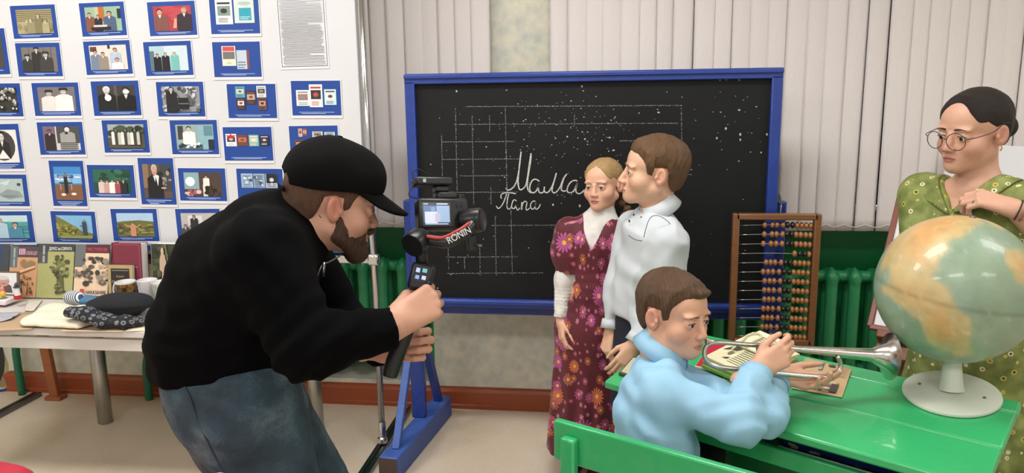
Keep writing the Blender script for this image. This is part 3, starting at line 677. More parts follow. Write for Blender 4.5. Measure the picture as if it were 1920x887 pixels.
def book(bl, br, tl, name, label, thick, fn, lean=.06, cloth=None, cat='book', pages=True, z=TZ, yb=None):
    B0 = tp(*bl, z=z+.004); B1 = tp(*br, z=z+.004); yb = min(B0[1], 3.085-lean-thick) if yb is None else yb
    B0 = ony(bl[0], bl[1], yb); B1 = ony(br[0], br[1], yb); B0[2] = B1[2] = z+.0008; T = ony(tl[0], tl[1], yb+lean)
    ex = B1-B0; ex[2] = 0; ey = T-B0; xu = unit(ex); ey = ey-xu*(ey@xu); n = np.cross(unit(ey), xu)
    if n[1] > 0: n = -n
    B0 = B0+np.array([0, 0, thick*max(float(n[2]), 0)]); o = B0; t = thing(name, o+ex/2, label, cat, 'books on the white table' if cat == 'book' else None)
    P = lambda x, y, d: o+ex*x+ey*y-n*d
    c = cloth or M('book_board', '#4a4a4c', .5)
    MB().poly([P(0, 0, 0), P(1, 0, 0), P(1, 1, 0), P(0, 1, 0)], .0022, -n).build('front_cover', c, t)
    MB().poly([P(0, 0, thick-.0022), P(1, 0, thick-.0022), P(1, 1, thick-.0022), P(0, 1, thick-.0022)], .0022, -n).build('back_cover', c, t)
    MB().poly([P(-.01, 0, 0), P(.03, 0, 0), P(.03, 1, 0), P(-.01, 1, 0)], thick, -n).build('spine', c, t)
    MB().poly([P(.03, .012, .0022), P(.985, .012, .0022), P(.985, .985, .0022), P(.03, .985, .0022)], thick-.0044, -n).build('page_block', PAPER, t)
    q = Pic(o+n*.0006, ex, ey, n); fn(q)
    if q.mb.f: q.mb.build('cover_print', VC, t, colors=True)
    def lab(body, x, y, size, color, vert=False, sx=1.0):
        text(body, size, o+ex*x+ey*y+n*.0022, unit(ey) if vert else xu, -xu if vert else unit(ey), M('ink_'+color, color, .6), 'lettering', t, sx=sx)
    return lab
def ink(q, n, x0, y0, x1, y1, cols, seed, s=.05): q.blobs(n, x0, y0, x1, y1, cols, s, s*.55, seed)
def c_dark(q): q.r(0, 0, 1, 1, '#3c434b'); q.r(0, .62, .75, 1, '#1f3f86'); q.r(0, .05, .75, .55, '#5a4c38')
book((-50, 553), (12, 553), (-44, 459), 'book', 'dark book with a blue band standing beside the peach-coloured book', .02, c_dark)
def unread(q, y0, y1):
    """author line up the spine strip, too small to read: short bars"""
    n = 15
    for i in range(n):
        if i != 6: q.r(.13, y0+(y1-y0)*i/n, .19, y0+(y1-y0)*(i+.7)/n, '#bdbdba')
def c_peach(q):
    q.r(0, 0, 1, 1, '#c99872'); q.r(0, .58, .27, 1, '#5f6a70'); q.r(.27, .78, 1, 1, '#4b4246'); [q.r(.31+i*.062, .83, .352+i*.062, .95, '#d9a3b0') for i in range(4)]; unread(q, .6, .96); ink(q, 10, .3, .58, .9, .68, ['#a5805d', '#8e7355'], 2, .12); ink(q, 34, .15, .08, .9, .42, ['#8a5f3f', '#6f4a31', '#b07f58', '#54402f'], 4, .05); q.p([(.3, .5), (.95, .62), (.95, .58), (.3, .44)], '#dbb18b'); q.r(.2, .05, .23, .3, '#5c4430'); q.r(.5, .05, .53, .36, '#5c4430'); q.r(.72, .05, .75, .3, '#5c4430')
lab = book((14, 556), (66, 556), (18, 463), 'book', 'peach-coloured paperback with pink title lettering and a grey author strip', .018, c_peach)
lab('СВОБОДУ', .575, .83, .021, '#d9a3b0', sx=.52)
def c_green(q):
    q.r(0, 0, 1, 1, '#a3a26c'); q.r(0, .64, .27, 1, '#474b4d'); q.r(0, .86, 1, 1, '#3c3f42'); unread(q, .66, .97); ink(q, 26, .4, .4, .85, .8, ['#6f7047', '#4b4d33', '#8b8b5a'], 5, .06); q.p([(.55, .1), (.6, .5), (.72, .52), (.78, .12), (.68, .08)], '#5a5b3d'); ink(q, 18, .5, .1, .8, .5, ['#3f402c', '#77784f'], 8, .05)
lab = book((67, 556), (134, 551), (73, 459), 'book', 'olive green paperback with a white title on a dark band', .018, c_green)
lab('ДОНОС на СОКРАТА', .3, .885, .019, '#e6e6e2', sx=.56)
def c_crime(q):
    q.r(0, 0, 1, 1, '#dfc3a6'); q.r(0, .58, .3, 1, '#66696c'); q.r(.3, .84, 1, 1, '#4d3034'); ink(q, 46, .25, .28, 1, .76, ['#8f8170', '#5c5348', '#b3a28c', '#3d3832'], 3, .08); ink(q, 16, .02, .38, .5, .54, ['#4d473f', '#80756a'], 6, .06); q.r(.22, .1, .34, .18, '#b5443c')
lab = book((136, 551), (200, 553), (149, 460), 'book', 'pale paperback with a red title and a sketch of a landscape', .018, c_crime)
lab('ПРЕСТУПЛЕНИЕ', .33, .875, .02, '#d8506a', sx=.62); lab('НАКАЗАНИЯ', .37, .09, .021, '#54484a', sx=.72); lab('БЕЗ', .235, .115, .010, '#efd9c9', sx=.8)
MAROON = M('maroon_cloth', '#7a2a3c', .6, var=.1, bump=.3, bscale=300)
def c_maroon(q): q.r(.06, .965, .94, .975, '#a35a68'); q.r(.93, .05, .945, .97, '#a35a68'); q.r(.32, .58, .62, .592, '#b08088'); q.r(.66, .57, .86, .585, '#b08088')
book((213, 540), (267, 538), (209, 457), 'book', 'thick maroon clothbound book with rounded cover line', .05, c_maroon, cloth=MAROON, lean=.02)
def c_garden(q): q.r(0, 0, 1, 1, '#3a3d2c'); ink(q, 40, 0, 0, 1, 1, ['#4b5037', '#2c3023', '#565a3c', '#333626'], 9, .12); q.p([(.55, 1), (.62, 1), (.78, .35), (.72, .35)], '#626b50'); q.p([(.36, .05), (.42, .5), (.33, .55), (.34, .72), (.4, .82), (.54, .82), (.6, .68), (.58, .5), (.55, .5), (.57, .05), (.5, .05), (.48, .4), (.44, .05)], '#bfa58f'); q.e(.46, .87, .06, .07, '#c7ab92')
book((286, 538), (333, 538), (282, 459), 'book', 'dark green book showing a man in a pale suit in a garden', .05, c_garden, cloth=M('white_cover', '#dcdcda', .4), lean=.02)
def c_small(q): q.r(0, 0, 1, 1, '#b09a6c'); q.r(.12, .06, .86, .9, '#2c2427'); q.r(.16, .84, .82, .855, '#a3988c')
lab = book((203, 553), (250, 552), (197, 497), 'book', 'small black book with a golden frame printed on its cover', .014, c_small, lean=.018, yb=2.992)
lab('Борис', .34, .66, .0125, '#b09a6c'); lab('Паст', .17, .5, .016, '#b8ad98', sx=.8)
def c_card(q): q.r(0, 0, 1, 1, '#a39c9e'); q.p([(.3, .0), (.5, .6), (.8, .75), (.95, .7), (.8, .68), (.55, .55), (.36, 0)], '#2d2a2c')
book((318, 544), (345, 543), (314, 502), 'card', 'small mottled grey card before the dark green garden book', .004, c_card, lean=.012, cat='card', yb=2.985)
def c_frame(q): q.r(.14, .08, .9, .9, '#a98d88'); ink(q, 24, .2, .12, .85, .85, ['#b79d97', '#8d736f', '#c9b0a8'], 4, .1)
book((346, 545), (398, 545), (344, 449), 'framed_picture', 'wooden framed pinkish picture standing behind the white mugs', .02, c_frame, cloth=M('brown_wood', '#6d4630', .45, var=.25, vscale=12, stretch=(1, 1, 6)), cat='picture', lean=.03)
GOLD = M('gold', '#c79a34', .3, .8)
_fp = ony(352, 449, 3.08)
_fr = [o for o in bpy.data.objects if o.name.startswith('framed_picture')][0]
MB().tube(spline([_fp+np.array([-.01, 0, 0]), _fp+np.array([-.012, 0, .02]), _fp+np.array([0, 0, .028]), _fp+np.array([.014, 0, .02]), _fp+np.array([.016, 0, 0])]), .003, 8).build('hanger', GOLD, _fr, True)

# portrait in a small stand, figurines
def c_port(q): q.r(0, 0, 1, 1, '#6f5a48'); q.r(.0, .04, .94, .94, '#d9d7d8'); q.p([(.2, .1), (.8, .1), (.75, .4), (.6, .5), (.4, .5), (.25, .4)], '#5d4a4c'); q.e(.5, .58, .2, .22, '#b98f86'); q.e(.5, .73, .17, .1, '#c9c1bf'); q.r(.42, .46, .58, .5, '#8d5f58')
lp = ony(10, 552, 2.93); lp[2] = TZ
led = thing('display_tray', lp, 'small white tray with brown feet holding figurines beside the portrait', 'tray')
MB().box((lp[0]-.03, lp[1]-.02, TZ+.022), (.17, .1, .024)).build('tray_top', M('white_glaze', '#dcd8d8', .3), led, bevel=.006)
for i in range(5): MB().lathe([(.006, 0), (.009, .005), (.006, .011)], (lp[0]-.095+i*.032, lp[1]-.055, TZ), seg=10).build('foot', BROWN, led, True)
book((-22, 540), (33, 536), (-20, 509), 'portrait_photo', 'small portrait photograph of a white-haired person in a brown stand', .008, c_port, lean=.015, cat='photo', z=TZ+.035, yb=2.93)
def figurine(name, label, px, py, prof, mats_, axis=(0, 0, 1)):
    c = ony(px, py, 2.885); c[2] = TZ+.034; t = thing(name, c, label, 'figurine')
    for nm, m, pr in mats_: MB().lathe(pr, c, axis, 16).build(nm, m, t, 'auto')
    return t
WG = MATS['white_glaze']
figurine('lighthouse_figurine', 'little white lighthouse with a red base and dark top', 33, 553, None, [('base', M('red_glaze', '#b3202c', .3), [(.016, 0), (.0155, .016), (.0125, .017)]), ('tower', WG, [(.0125, .017), (.0095, .05)]), ('lantern', M('dark_glaze', '#3a3f4c', .4), [(.013, .05), (.013, .055), (.007, .056), (.008, .064), (.0, .074)])])
figurine('bird_figurine', 'little yellow and pink figurine on a round foot beside the lighthouse', 6, 556, None, [('foot', M('olive_glaze', '#8a8148', .4), [(.015, 0), (.015, .004), (.006, .006)]), ('body', M('yellow_glaze', '#d8b24e', .35), [(.005, .006), (.011, .014), (.012, .024), (.007, .034)]), ('head', M('pink_glaze', '#d9807a', .35), [(.007, .034), (.009, .042), (.006, .052), (0, .057)])])

# mugs
def mug(name, label, px, py, yb, r0, r1, h, band, handle=None):
    c = ony(px, py, yb); c[2] = TZ; t = thing(name, c, label, 'mug', 'mugs on the white table')
    MB().lathe([(r0*.9, 0), (r0, .004), (r1, h), (r1-.003, h+.001), (r1-.0045, h-.002), (r0-.004, .007), (0, .006)], c, seg=32).build('mug_body', WG, t, 'auto')
    a0, a1 = .06, .94
    prof = [(r0+(r1-r0)*a0+.0006, h*a0), (r0+(r1-r0)*a1+.0006, h*a1)]
    b = MB(); k = 32; F = frame((0, 0, 1)); s0, s1 = band[1], band[2]
    for i in range(k):
        an = s0+(s1-s0)*i/k; bn = s0+(s1-s0)*(i+1)/k
        b.add([c+np.array([r*math.cos(q), r*math.sin(q), z]) for (r, z), q in ((prof[0], an), (prof[0], bn), (prof[1], bn), (prof[1], an))], [(0, 1, 2, 3)])
    b.build('mug_picture', band[0], t, True)
    if handle is not None:
        d = np.array([math.cos(handle), math.sin(handle), 0]); z = np.array([0, 0, 1.])
        MB().tube(spline([c+d*r1*.96+z*h*.84, c+d*(r1+.016)+z*h*.86, c+d*(r1+.027)+z*h*.6, c+d*(r1+.02)+z*h*.32, c+d*r0*.98+z*h*.2]), .0042, 10).build('handle', WG, t, True)
    return t
def blotch(name, stops, sc):
    m = mat(name, '#888888', .35); N = NT(m); N.link(N.ramp(N.noise(N.obj(), sc, 3), stops), N.n['Principled BSDF'].inputs['Base Color']); return m
mug('mug', 'brown and gold picture mug with a white handle beside the small black book', 238, 556, 2.945, .035, .0415, .104, (blotch('mug_gold', [(.35, '#33241a'), (.45, '#6b4a24'), (.55, '#9a7433'), (.66, '#3f2c1e')], 38), -3.0, .2), 2.95)
mug('mug', 'white tapered mug with small blue flowers', 279, 557, 2.955, .029, .041, .11, (blotch('mug_blue', [(.45, '#dde2e8'), (.56, '#dde2e8'), (.62, '#5b7f9c'), (.7, '#8fb0c0')], 50), -3.0, -1.9), None)
mug('mug', 'white tapered mug with a pale green picture panel', 306, 564, 2.93, .029, .0405, .11, (blotch('mug_green', [(.3, '#9aa592'), (.5, '#b7bfae'), (.7, '#a3ab97')], 30), -2.6, -1.5), None)

# cloth things on the table
def cloth_obj(name, label, cat, sh, lo, hi, h, m, amp=.003, sc=22, parent=None, col=None):
    if amp: sh.post = lambda P, d: d+fbm(P, sc)*amp
    V, Q = nets(sh.f, lo, hi, h); o = mesh_np(name, V, Q, m, parent, col)
    return tag(o, label, cat) if label else o
FELT = M('black_felt', '#15161b', .9, var=.2, bump=.2, bscale=200)
c = ony(226, 575, 2.80); c[2] = TZ-.014; s = Sh()
s.ell(c+[0, 0, .062], (.140, .085, .030), rotx(.08), k=.01).ell(c+[.02, .005, .078], (.105, .065, .024), k=.03).ell(c+[.01, .0, .036], (.085, .065, .018), k=.02)
bt = thing('beret', c, 'black felt beret lying on the patterned dark scarf', 'beret')
V, Q = nets(s.f, c+[-.16, -.14, .0], c+[.16, .14, .13], .006); mesh_np('crown', V, Q, FELT, bt)
MB().lathe([(.060, .016), (.066, .018), (.066, .034), (.060, .036)], c+[.01, 0, 0], seg=30).build('band', FELT, bt, True)
def scarf_mat():
    m = mat('scarf_cloth', '#1b1c22', .85); N = NT(m); b = N.n['Principled BSDF']; v = N.node('ShaderNodeTexVoronoi'); v.inputs['Scale'].default_value = 42; v.inputs['Randomness'].default_value = .25
    N.link(N.obj(), v.inputs['Vector']); d = v.outputs['Distance']
    ring = N.math('MULTIPLY', N.math('GREATER_THAN', d, .22), N.math('LESS_THAN', d, .42)); dot = N.math('LESS_THAN', d, .1)
    N.link(N.mix(N.math('MULTIPLY', N.math('MAXIMUM', ring, dot), .8), '#17181d', '#787a7e'), b.inputs['Base Color']); return m
s = Sh(); pts = [tp(x, y)+np.array([0, 0, z]) for x, y, z in ((136, 616, .066), (162, 616, .062), (198, 616, .030), (236, 616, .027), (262, 612, .02), (286, 607, .017))]
for i, (a, b) in enumerate(zip(pts[:-1], pts[1:])): s.econe(a, b, (0, 1, 0), ((.034, .020), (.042, .022), (.045, .022), (.04, .018), (.03, .012))[i], ((.042, .022), (.045, .022), (.04, .018), (.03, .012), (.022, .009))[i], k=.02)
s.half((0, 0, TZ+.008), (0, 0, -1))
cloth_obj('scarf', 'black scarf patterned with small grey squares, lying under the beret', 'scarf', s, np.min(pts, 0)-[.1, .1, .03], np.max(pts, 0)+[.08, .1, .06], .006, scarf_mat(), .003, 26)
CREAM = M('cream_cotton', '#e0d8c2', .85, var=.06, vscale=14, bump=.25, bscale=90)
s = Sh(); a, b, c3, d3 = [tp(*p) for p in ((62, 610), (160, 614), (156, 590), (98, 584))]
for p, q in ((a, b), (b, c3), (c3, d3), (d3, a), (a, c3)): s.econe(p+[0, 0, .012], q+[0, 0, .014], (1, 0, 0) if abs((q-p)[1]) > abs((q-p)[0]) else (0, 1, 0), (.045, .014), (.045, .016), k=.03)
s.cone(a+[-.012, -.02, .018], b+[0, -.03, .018], .015, .014, k=.02); s.half((0, 0, TZ+.0085), (0, 0, -1))
cloth_obj('folded_cloth', 'cream cotton cloth folded in front of the striped shirt', 'cloth', s, np.min([a, b, c3, d3], 0)-[.08, .1, .03], np.max([a, b, c3, d3], 0)+[.08, .1, .06], .006, CREAM, .0035, 16)
def stripes():
    m = mat('striped_knit', '#dddddd', .85); N = NT(m); mp = N.node('ShaderNodeMapping'); mp.inputs['Rotation'].default_value = (0, .3, .5); N.link(N.obj(), mp.inputs[0])
    x = N.sep(mp.outputs[0])[0]; f = N.math('GREATER_THAN', N.math('FRACT', N.math('MULTIPLY', x, 95)), .5)
    N.link(N.mix(f, '#dcdcd8', '#3a5168'), N.n['Principled BSDF'].inputs['Base Color']); return m
sp = [ony(134, 560, 2.93)*[1, 1, 0]+[0, 0, TZ+.032], ony(148, 562, 2.915)*[1, 1, 0]+[0, 0, TZ+.034]]
s = Sh().econe(sp[0], sp[1], (1, 0, 0), (.032, .03), (.026, .03), k=.01); s.half((0, 0, TZ+.001), (0, 0, -1))
ss = thing('striped_shirt', tp(143, 562), 'folded white and blue striped sailor shirt behind the cream cloth', 'shirt')
V, Q = nets(s.f, sp[0]-[.06, .08, .05], sp[1]+[.06, .08, .06], .005); mesh_np('striped_fold', V, Q, stripes(), ss)
cf0 = ony(158, 560, 2.925)*[1, 1, 0]+[0, 0, TZ+.024]; cf1 = ony(180, 560, 2.935)*[1, 1, 0]+[0, 0, TZ+.022]; s = Sh().econe(cf0, cf1, (0, 1, 0), (.034, .02), (.03, .018), k=.01); s.half((0, 0, TZ+.0055), (0, 0, -1)); s.post = lambda P, d: d+fbm(P, 24)*.004
V, Q = nets(s.f, cf0-[.08, .08, .04], cf1+[.08, .08, .06], .005); mesh_np('collar_fold', V, Q, M('blue_collar', '#4a7596', .8, var=.35, vscale=30), ss)
# loose papers
def sheet(name, label, pts, m, z=TZ, wave=.004, fn=None, group='papers on the white table', cat='paper'):
    P = [tp(*p, z=z+.0015) for p in pts]
    def g(u, v):
        p = (P[0]*(1-u)+P[1]*u)*(1-v)+(P[3]*(1-u)+P[2]*u)*v
        return p+np.array([0, 0, wave*(.6+.6*math.sin(u*7+v*4)*math.sin(v*5+1))])
    return tag(MB().grid(g, 10, 8).build(name, m, smooth=True, solid=.0012), label, cat, group)
sheet('cardboard_sheet', 'brown cardboard sheet lying at the left table edge', [(-40, 622), (60, 617), (110, 585), (-30, 588)], M('cardboard', '#b59a7a', .8, var=.15), wave=.0003)
sheet('newspaper', 'grey-blue crumpled old newspaper on the brown cardboard', [(-40, 610), (22, 600), (40, 588), (-40, 588)], M('newsprint_blue', '#a9a8b2', .8, var=.3, vscale=40), TZ+.004, .008)
sheet('paper_sheet', 'cream paper sheet lying before the peach-coloured book', [(46, 584), (64, 583), (80, 563), (52, 563)], M('cream_paper', '#cdc6b6', .8, var=.12, vscale=20), TZ+.003, .003)
sheet('paper_sheet', 'cream torn paper sheet under the patterned scarf', [(236, 621), (330, 620), (330, 592), (262, 594)], M('cream_paper2', '#ddd0b4', .8, var=.08), TZ, .0005)
sheet('paper_sheet', 'pale pink-brown paper sheet under the cream cloth', [(114, 621), (232, 622), (234, 607), (122, 604)], M('pinkish_paper', '#cdb59c', .8, var=.1), TZ, .0003)
# things on the floor under the table
pb = onz(8, 733, 0)
t = thing('picture_board', pb, 'white board with a painted yellowish picture standing under the table', 'picture')
P0 = onz(-60, 742, .0); P1 = onz(34, 731, .0); up = np.array([.0, .06, .42])
MB().poly([P0, P1, P1+up, P0+up], .006, (0, 1, 0)).build('board', M('white_card_board', '#cfd0cf', .6), t)
n = unit(np.cross(P1-P0, up)); n = n if n[1] < 0 else -n
q = Pic(P0+n*.001, P1-P0, up, n); q.r(0, .06, .82, 1, '#a39a66'); ink(q, 20, .1, .1, .75, .95, ['#b5a977', '#8d8450', '#8f7a52'], 3, .14); q.e(.55, .4, .2, .3, '#1c1a18'); q.r(0, 0, 1, .035, '#27386a'); q.mb.build('painting', VC, t, colors=True)
ws = ony(60, 700, 3.5); ws[0] += .12; t = thing('wooden_post', (ws[0], 3.5, 0), 'short brown wooden post standing by the wall under the table', 'post')
MB().bar((ws[0], 3.5, 0), (ws[0]-.03, 3.5, .36), .05, .03, (0, 1, 0)).build('post_shaft', M('orange_wood', '#9c5a32', .5, var=.25, stretch=(1, 1, 5)), t, bevel=.004)
MB().box((ws[0], 3.5, .01), (.09, .06, .02)).build('post_foot', MATS['orange_wood'], t, bevel=.003)

# ================================================================== chalkboard on its blue stand
BLUE = M('blue_paint', '#1f3a8c', .35, var=.2, vscale=10, bump=.25, bscale=26, coat=.2)
BLUE2 = M('blue_paint_worn', '#3f5ea8', .5, var=.35, vscale=22, bump=.3, bscale=30)
CY = 3.17; CX0, CX1, CZ0, CZ1 = -.852, .650, .648, 1.632; FWD = .042
cb = thing('chalkboard', ((CX0+CX1)/2, CY+.03, 0), 'black chalkboard with a blue frame on a blue wooden trestle stand, written in chalk', 'chalkboard')
def slate():
    m = mat('slate_paint', '#17191b', .55); N = NT(m); b = N.n['Principled BSDF']; co = N.obj(); a = N.noise(co, 5, 6, .7); c = N.noise(co, 130, 2)
    f = N.math('ADD', N.math('MULTIPLY', a, .7), N.math('MULTIPLY', c, .3)); N.link(N.ramp(f, [(.35, '#08090a'), (.55, '#0f1112'), (.7, '#181a1c'), (.85, '#2a2c2d')]), b.inputs['Base Color'])
    N.link(N.math('MULTIPLY_ADD', a, .3, .42), b.inputs['Roughness']); b.inputs['Specular IOR Level'].default_value = .3; return m
MB().box(((CX0+CX1)/2, CY+.014, (CZ0+CZ1)/2), (CX1-CX0-.03, .02, CZ1-CZ0-.03)).build('slate', slate(), cb)
for z0, z1 in ((CZ1-FWD, CZ1), (CZ0, CZ0+FWD*.85)):
    f = MB(); f.box(((CX0+CX1)/2, CY+.006, (z0+z1)/2), (CX1-CX0, .05, z1-z0)); f.box(((CX0+CX1)/2, CY-.022, z1-.012), (CX1-CX0, .012, .018)); f.build('frame_rail', BLUE, cb, bevel=.004)
for x0, x1 in ((CX0, CX0+FWD), (CX1-FWD, CX1)): MB().box(((x0+x1)/2, CY+.006, (CZ0+CZ1)/2), (x1-x0, .05, CZ1-CZ0-.06)).build('frame_stile', BLUE, cb, bevel=.005)
for sx, x in ((-1, -.866), (1, .672)):
    MB().box((x, CY+.075, .6), (.062, .045, 1.0)).build('post', BLUE, cb, bevel=.005)
    a = np.array([x-.03, 2.83, .05]); b = np.array([x+.055, 3.5, .05]); d = b-a
    bm_ = MB().bar(a, b, .085, .1); bo = bm_.build('foot_beam', BLUE2 if sx < 0 else BLUE, cb, bevel=.008)
    MB().bar(a-unit(d)*.002, a-unit(d)*.0005, .08, .095).build('worn_end', M('worn_wood', '#4b3a33', .8, var=.4, vscale=30), bo)
    MB().bar(a+d*.13+[0, 0, .045], (x-.004, CY+.045, .56), .032, .03).build('brace', BLUE2, cb, bevel=.003)
    MB().bar(a+d*.9+[0, 0, .045], (x+.008, CY+.1, .56), .034, .032).build('brace', BLUE, cb, bevel=.003)
MB().box(((CX0+CX1)/2, CY+.075, .62), (CX1-CX0+.02, .03, .05)).build('crossbar', BLUE, cb, bevel=.004)
def chalk_mat(name, dens, col='#b9b9b4'):
    m = mat(name, col, .95); N = NT(m); b = N.n['Principled BSDF']; n = N.noise(N.obj(), 260, 2, .7)
    N.link(N.math('GREATER_THAN', n, dens), b.inputs['Alpha']); return m
CH1, CH2 = chalk_mat('chalk_strokes', .42, '#c9c9c4'), chalk_mat('chalk_lines', .53, '#9a9c99')
SY = CY+.0032
def stroke(pts, w, o=(920, 270), k=.15786, sm=True):
    P = [ony(o[0]+u*k, o[1]+v*k, SY) for u, v in pts]
    if sm: P = spline(P, 5)
    vs = []
    for i, p in enumerate(P):
        d = unit(P[min(i+1, len(P)-1)]-P[max(i-1, 0)]); nn = np.cross(d, (0, 1, 0)); vs += [p+nn*w/2, p-nn*w/2]
    return vs, [(2*i, 2*i+1, 2*i+3, 2*i+2) for i in range(len(P)-1)]
words = {'chalk_word': [  # the large word, then the small one
  [(180, 525), (200, 546), (235, 540), (280, 500), (315, 420), (340, 280), (362, 90)], [(362, 90), (345, 220), (330, 380), (325, 470), (345, 540), (385, 530), (420, 480), (440, 380), (465, 200), (480, 110)],
  [(480, 110), (475, 200), (455, 320), (440, 420), (435, 500), (450, 555), (480, 580)], [(578, 445), (540, 420), (500, 430), (470, 480), (465, 540), (490, 577), (530, 570), (560, 520), (578, 450), (565, 510), (575, 570), (610, 580), (640, 555)],
  [(640, 505), (635, 550), (655, 578), (690, 565), (730, 500), (760, 420), (780, 345)], [(780, 345), (760, 420), (735, 510), (730, 560), (755, 580), (790, 560), (830, 500), (865, 410), (905, 355)], [(885, 380), (865, 420), (845, 490), (840, 540), (860, 560), (895, 555)],
  [(1030, 440), (990, 432), (945, 460), (915, 510), (910, 560), (940, 580), (985, 560), (1015, 500), (1035, 445), (1015, 520), (1015, 570), (1050, 590), (1090, 570), (1110, 545)]],
 'chalk_word.001': [[(65, 735), (90, 765), (120, 745), (155, 690), (180, 620), (190, 590)], [(130, 650), (120, 620), (140, 590), (190, 578), (250, 582), (300, 592)], [(215, 590), (200, 660), (193, 730), (205, 770), (235, 765), (250, 730)],
  [(305, 672), (275, 665), (255, 700), (250, 745), (270, 770), (295, 740), (308, 680), (300, 740), (320, 785), (345, 760)], [(370, 690), (365, 770), (372, 770), (380, 710), (410, 680), (430, 700), (420, 760), (430, 785), (465, 760)],
  [(530, 680), (500, 680), (475, 720), (480, 765), (510, 770), (530, 730), (535, 690), (528, 750), (545, 775), (575, 750), (590, 715)]]}
for nm, ss_ in words.items():
    b = MB()
    for qi, q in enumerate(ss_):
        vv, ff = stroke(q, .0052 if nm == 'chalk_word' else .0042); b.add([v-np.array([0, .00025*(qi % 3), 0]) for v in vv], ff)
    b.build(nm.split('.')[0], CH1, cb)
b = MB()
HL = [(50, 180, 1180), (132, 125, 1160), (212, 70, 410), (212, 890, 1180), (293, 70, 430), (370, 150, 380), (370, 1090, 1225), (446, 75, 420), (600, 300, 640), (745, 90, 420), (820, 90, 540)]
VL = [(70, 180, 440), (137, 55, 450), (213, 90, 500), (293, 90, 165), (293, 420, 500), (367, 50, 500), (310, 560, 830), (384, 520, 830), (686, 80, 140), (165, 745, 800), (236, 690, 830), (1180, 50, 260), (90, 690, 800)]
for v, a, c in HL: b.add(*stroke([(a+(c-a)*i/8, v-(a+(c-a)*i/8-70)*.006) for i in range(9)], .0036, (800, 180), .4058, False))
for u, a, c in VL: b.add(*stroke([(u+(v0-250)*.02, v0) for v0 in (a, (a+c)/2, c)], .0034, (800, 180), .4058, False))
tag(b.build('chalk_grid', CH2, cb), kind=None)
b = MB(); rn = random.Random(11)
for i in range(270):
    if i < 170: u, v = rn.gauss(1080, 75), rn.gauss(255, 50)
    elif i < 200: u, v = rn.gauss(1380, 50), rn.gauss(220, 40)
    else: u, v = rn.uniform(800, 1430), rn.uniform(165, 545)
    if not (790 < u < 1432 and 162 < v < 548): continue
    p = ony(u, v, SY-.0002); r = rn.choice([.0012, .0016, .002, .0026, .004 if i % 9 == 0 else .0014]); a0 = rn.uniform(0, 6)
    b.add([p+np.array([r*math.cos(a0+q)*(1+.6*(j % 2)), 0, r*math.sin(a0+q)]) for j, q in enumerate(np.linspace(0, 2*PI, 6)[:-1])], [(0, 1, 2, 3, 4)])
for (u, v, r) in ((1037, 384, .0055), (1087, 386, .006), (1361, 241, .006), (1344, 259, .005), (1388, 252, .006), (1362, 148, .006), (1350, 150, .004), (1386, 150, .004), (1438, 252, .005), (856, 171, .005), (1091, 162, .005), (1427, 286, .004), (1388, 262, .005)):
    p = ony(u, v, SY-.0003); b.add([p+np.array([r*math.cos(q)*.75, 0, r*math.sin(q)]) for q in np.linspace(0, 2*PI, 8)[:-1]], [tuple(range(7))])
o = b.build('chalk_flecks', M('chalk_fleck', '#a9aaa2', .9), cb); o['kind'] = 'stuff'

# ================================================================== abacus hung on the right post
AY = 3.10
WOODA = M('abacus_wood', '#7d5230', .4, var=.35, vscale=14, stretch=(1, 1, 8), coat=.3)
ab = thing('abacus', ony(1456, 640, AY), 'wooden abacus with rows of brown and black beads hung on the chalkboard post', 'abacus')
TLc, TRc, BLc, BRc = [ony(*p, AY) for p in ((1380, 408), (1533, 404), (1386, 632), (1532, 642))]
TRc[1] += .0; dep = .038; nn = np.array([0, 1., 0])
def frame_bar(a, b, w, nm):
    return MB().bar(a, b, w, dep, np.cross(unit(b-a), nn) if False else (0, 1, 0)).build(nm, WOODA, ab, bevel=.004)
zt, zb = (TLc[2]+TRc[2])/2, min(BLc[2], BRc[2]); xl, xr = TLc[0], TRc[0]
for x, nm in ((xl, 'side_rail'), (xr, 'side_rail')): MB().box((x, AY, (zt+zb)/2), (.026, dep, zt-zb+.024)).build(nm, WOODA, ab, bevel=.004)
for z, nm in ((zt, 'top_rail'), (zb, 'bottom_rail')): MB().box(((xl+xr)/2, AY, z), (xr-xl, dep, .024)).build(nm, WOODA, ab, bevel=.004)
MB().tube(spline([(.655, AY+.01, zt+.01), (.66, AY+.03, zt+.05), (.67, CY+.05, zt+.075), (.672, CY+.052, zt+.03)]), .003, 8).build('hanging_hook', STEEL, ab, True)
BEAD = None; BEAD_M = [M('bead_brown', '#a06a3c', .3, var=.3, vscale=50, coat=.3), M('bead_black', '#17140f', .3, coat=.3)]
bead_me = []
for mm in BEAD_M:
    q = MB().lathe([(.004, -.0085), (.0085, -.0072), (.0125, -.003), (.0132, 0), (.0125, .003), (.0085, .0072), (.004, .0085)], (0, 0, 0), (1, 0, 0), 14)
    me = bpy.data.meshes.new('bead'); me.from_pydata(q.v, [], q.f); me.materials.append(mm); me.polygons.foreach_set('use_smooth', [True]*len(me.polygons)); bead_me.append(me)
WIRE = M('wire', '#c2bfb8', .25, .9)
rows = 13; x_in0, x_in1 = xl+.013, xr-.013
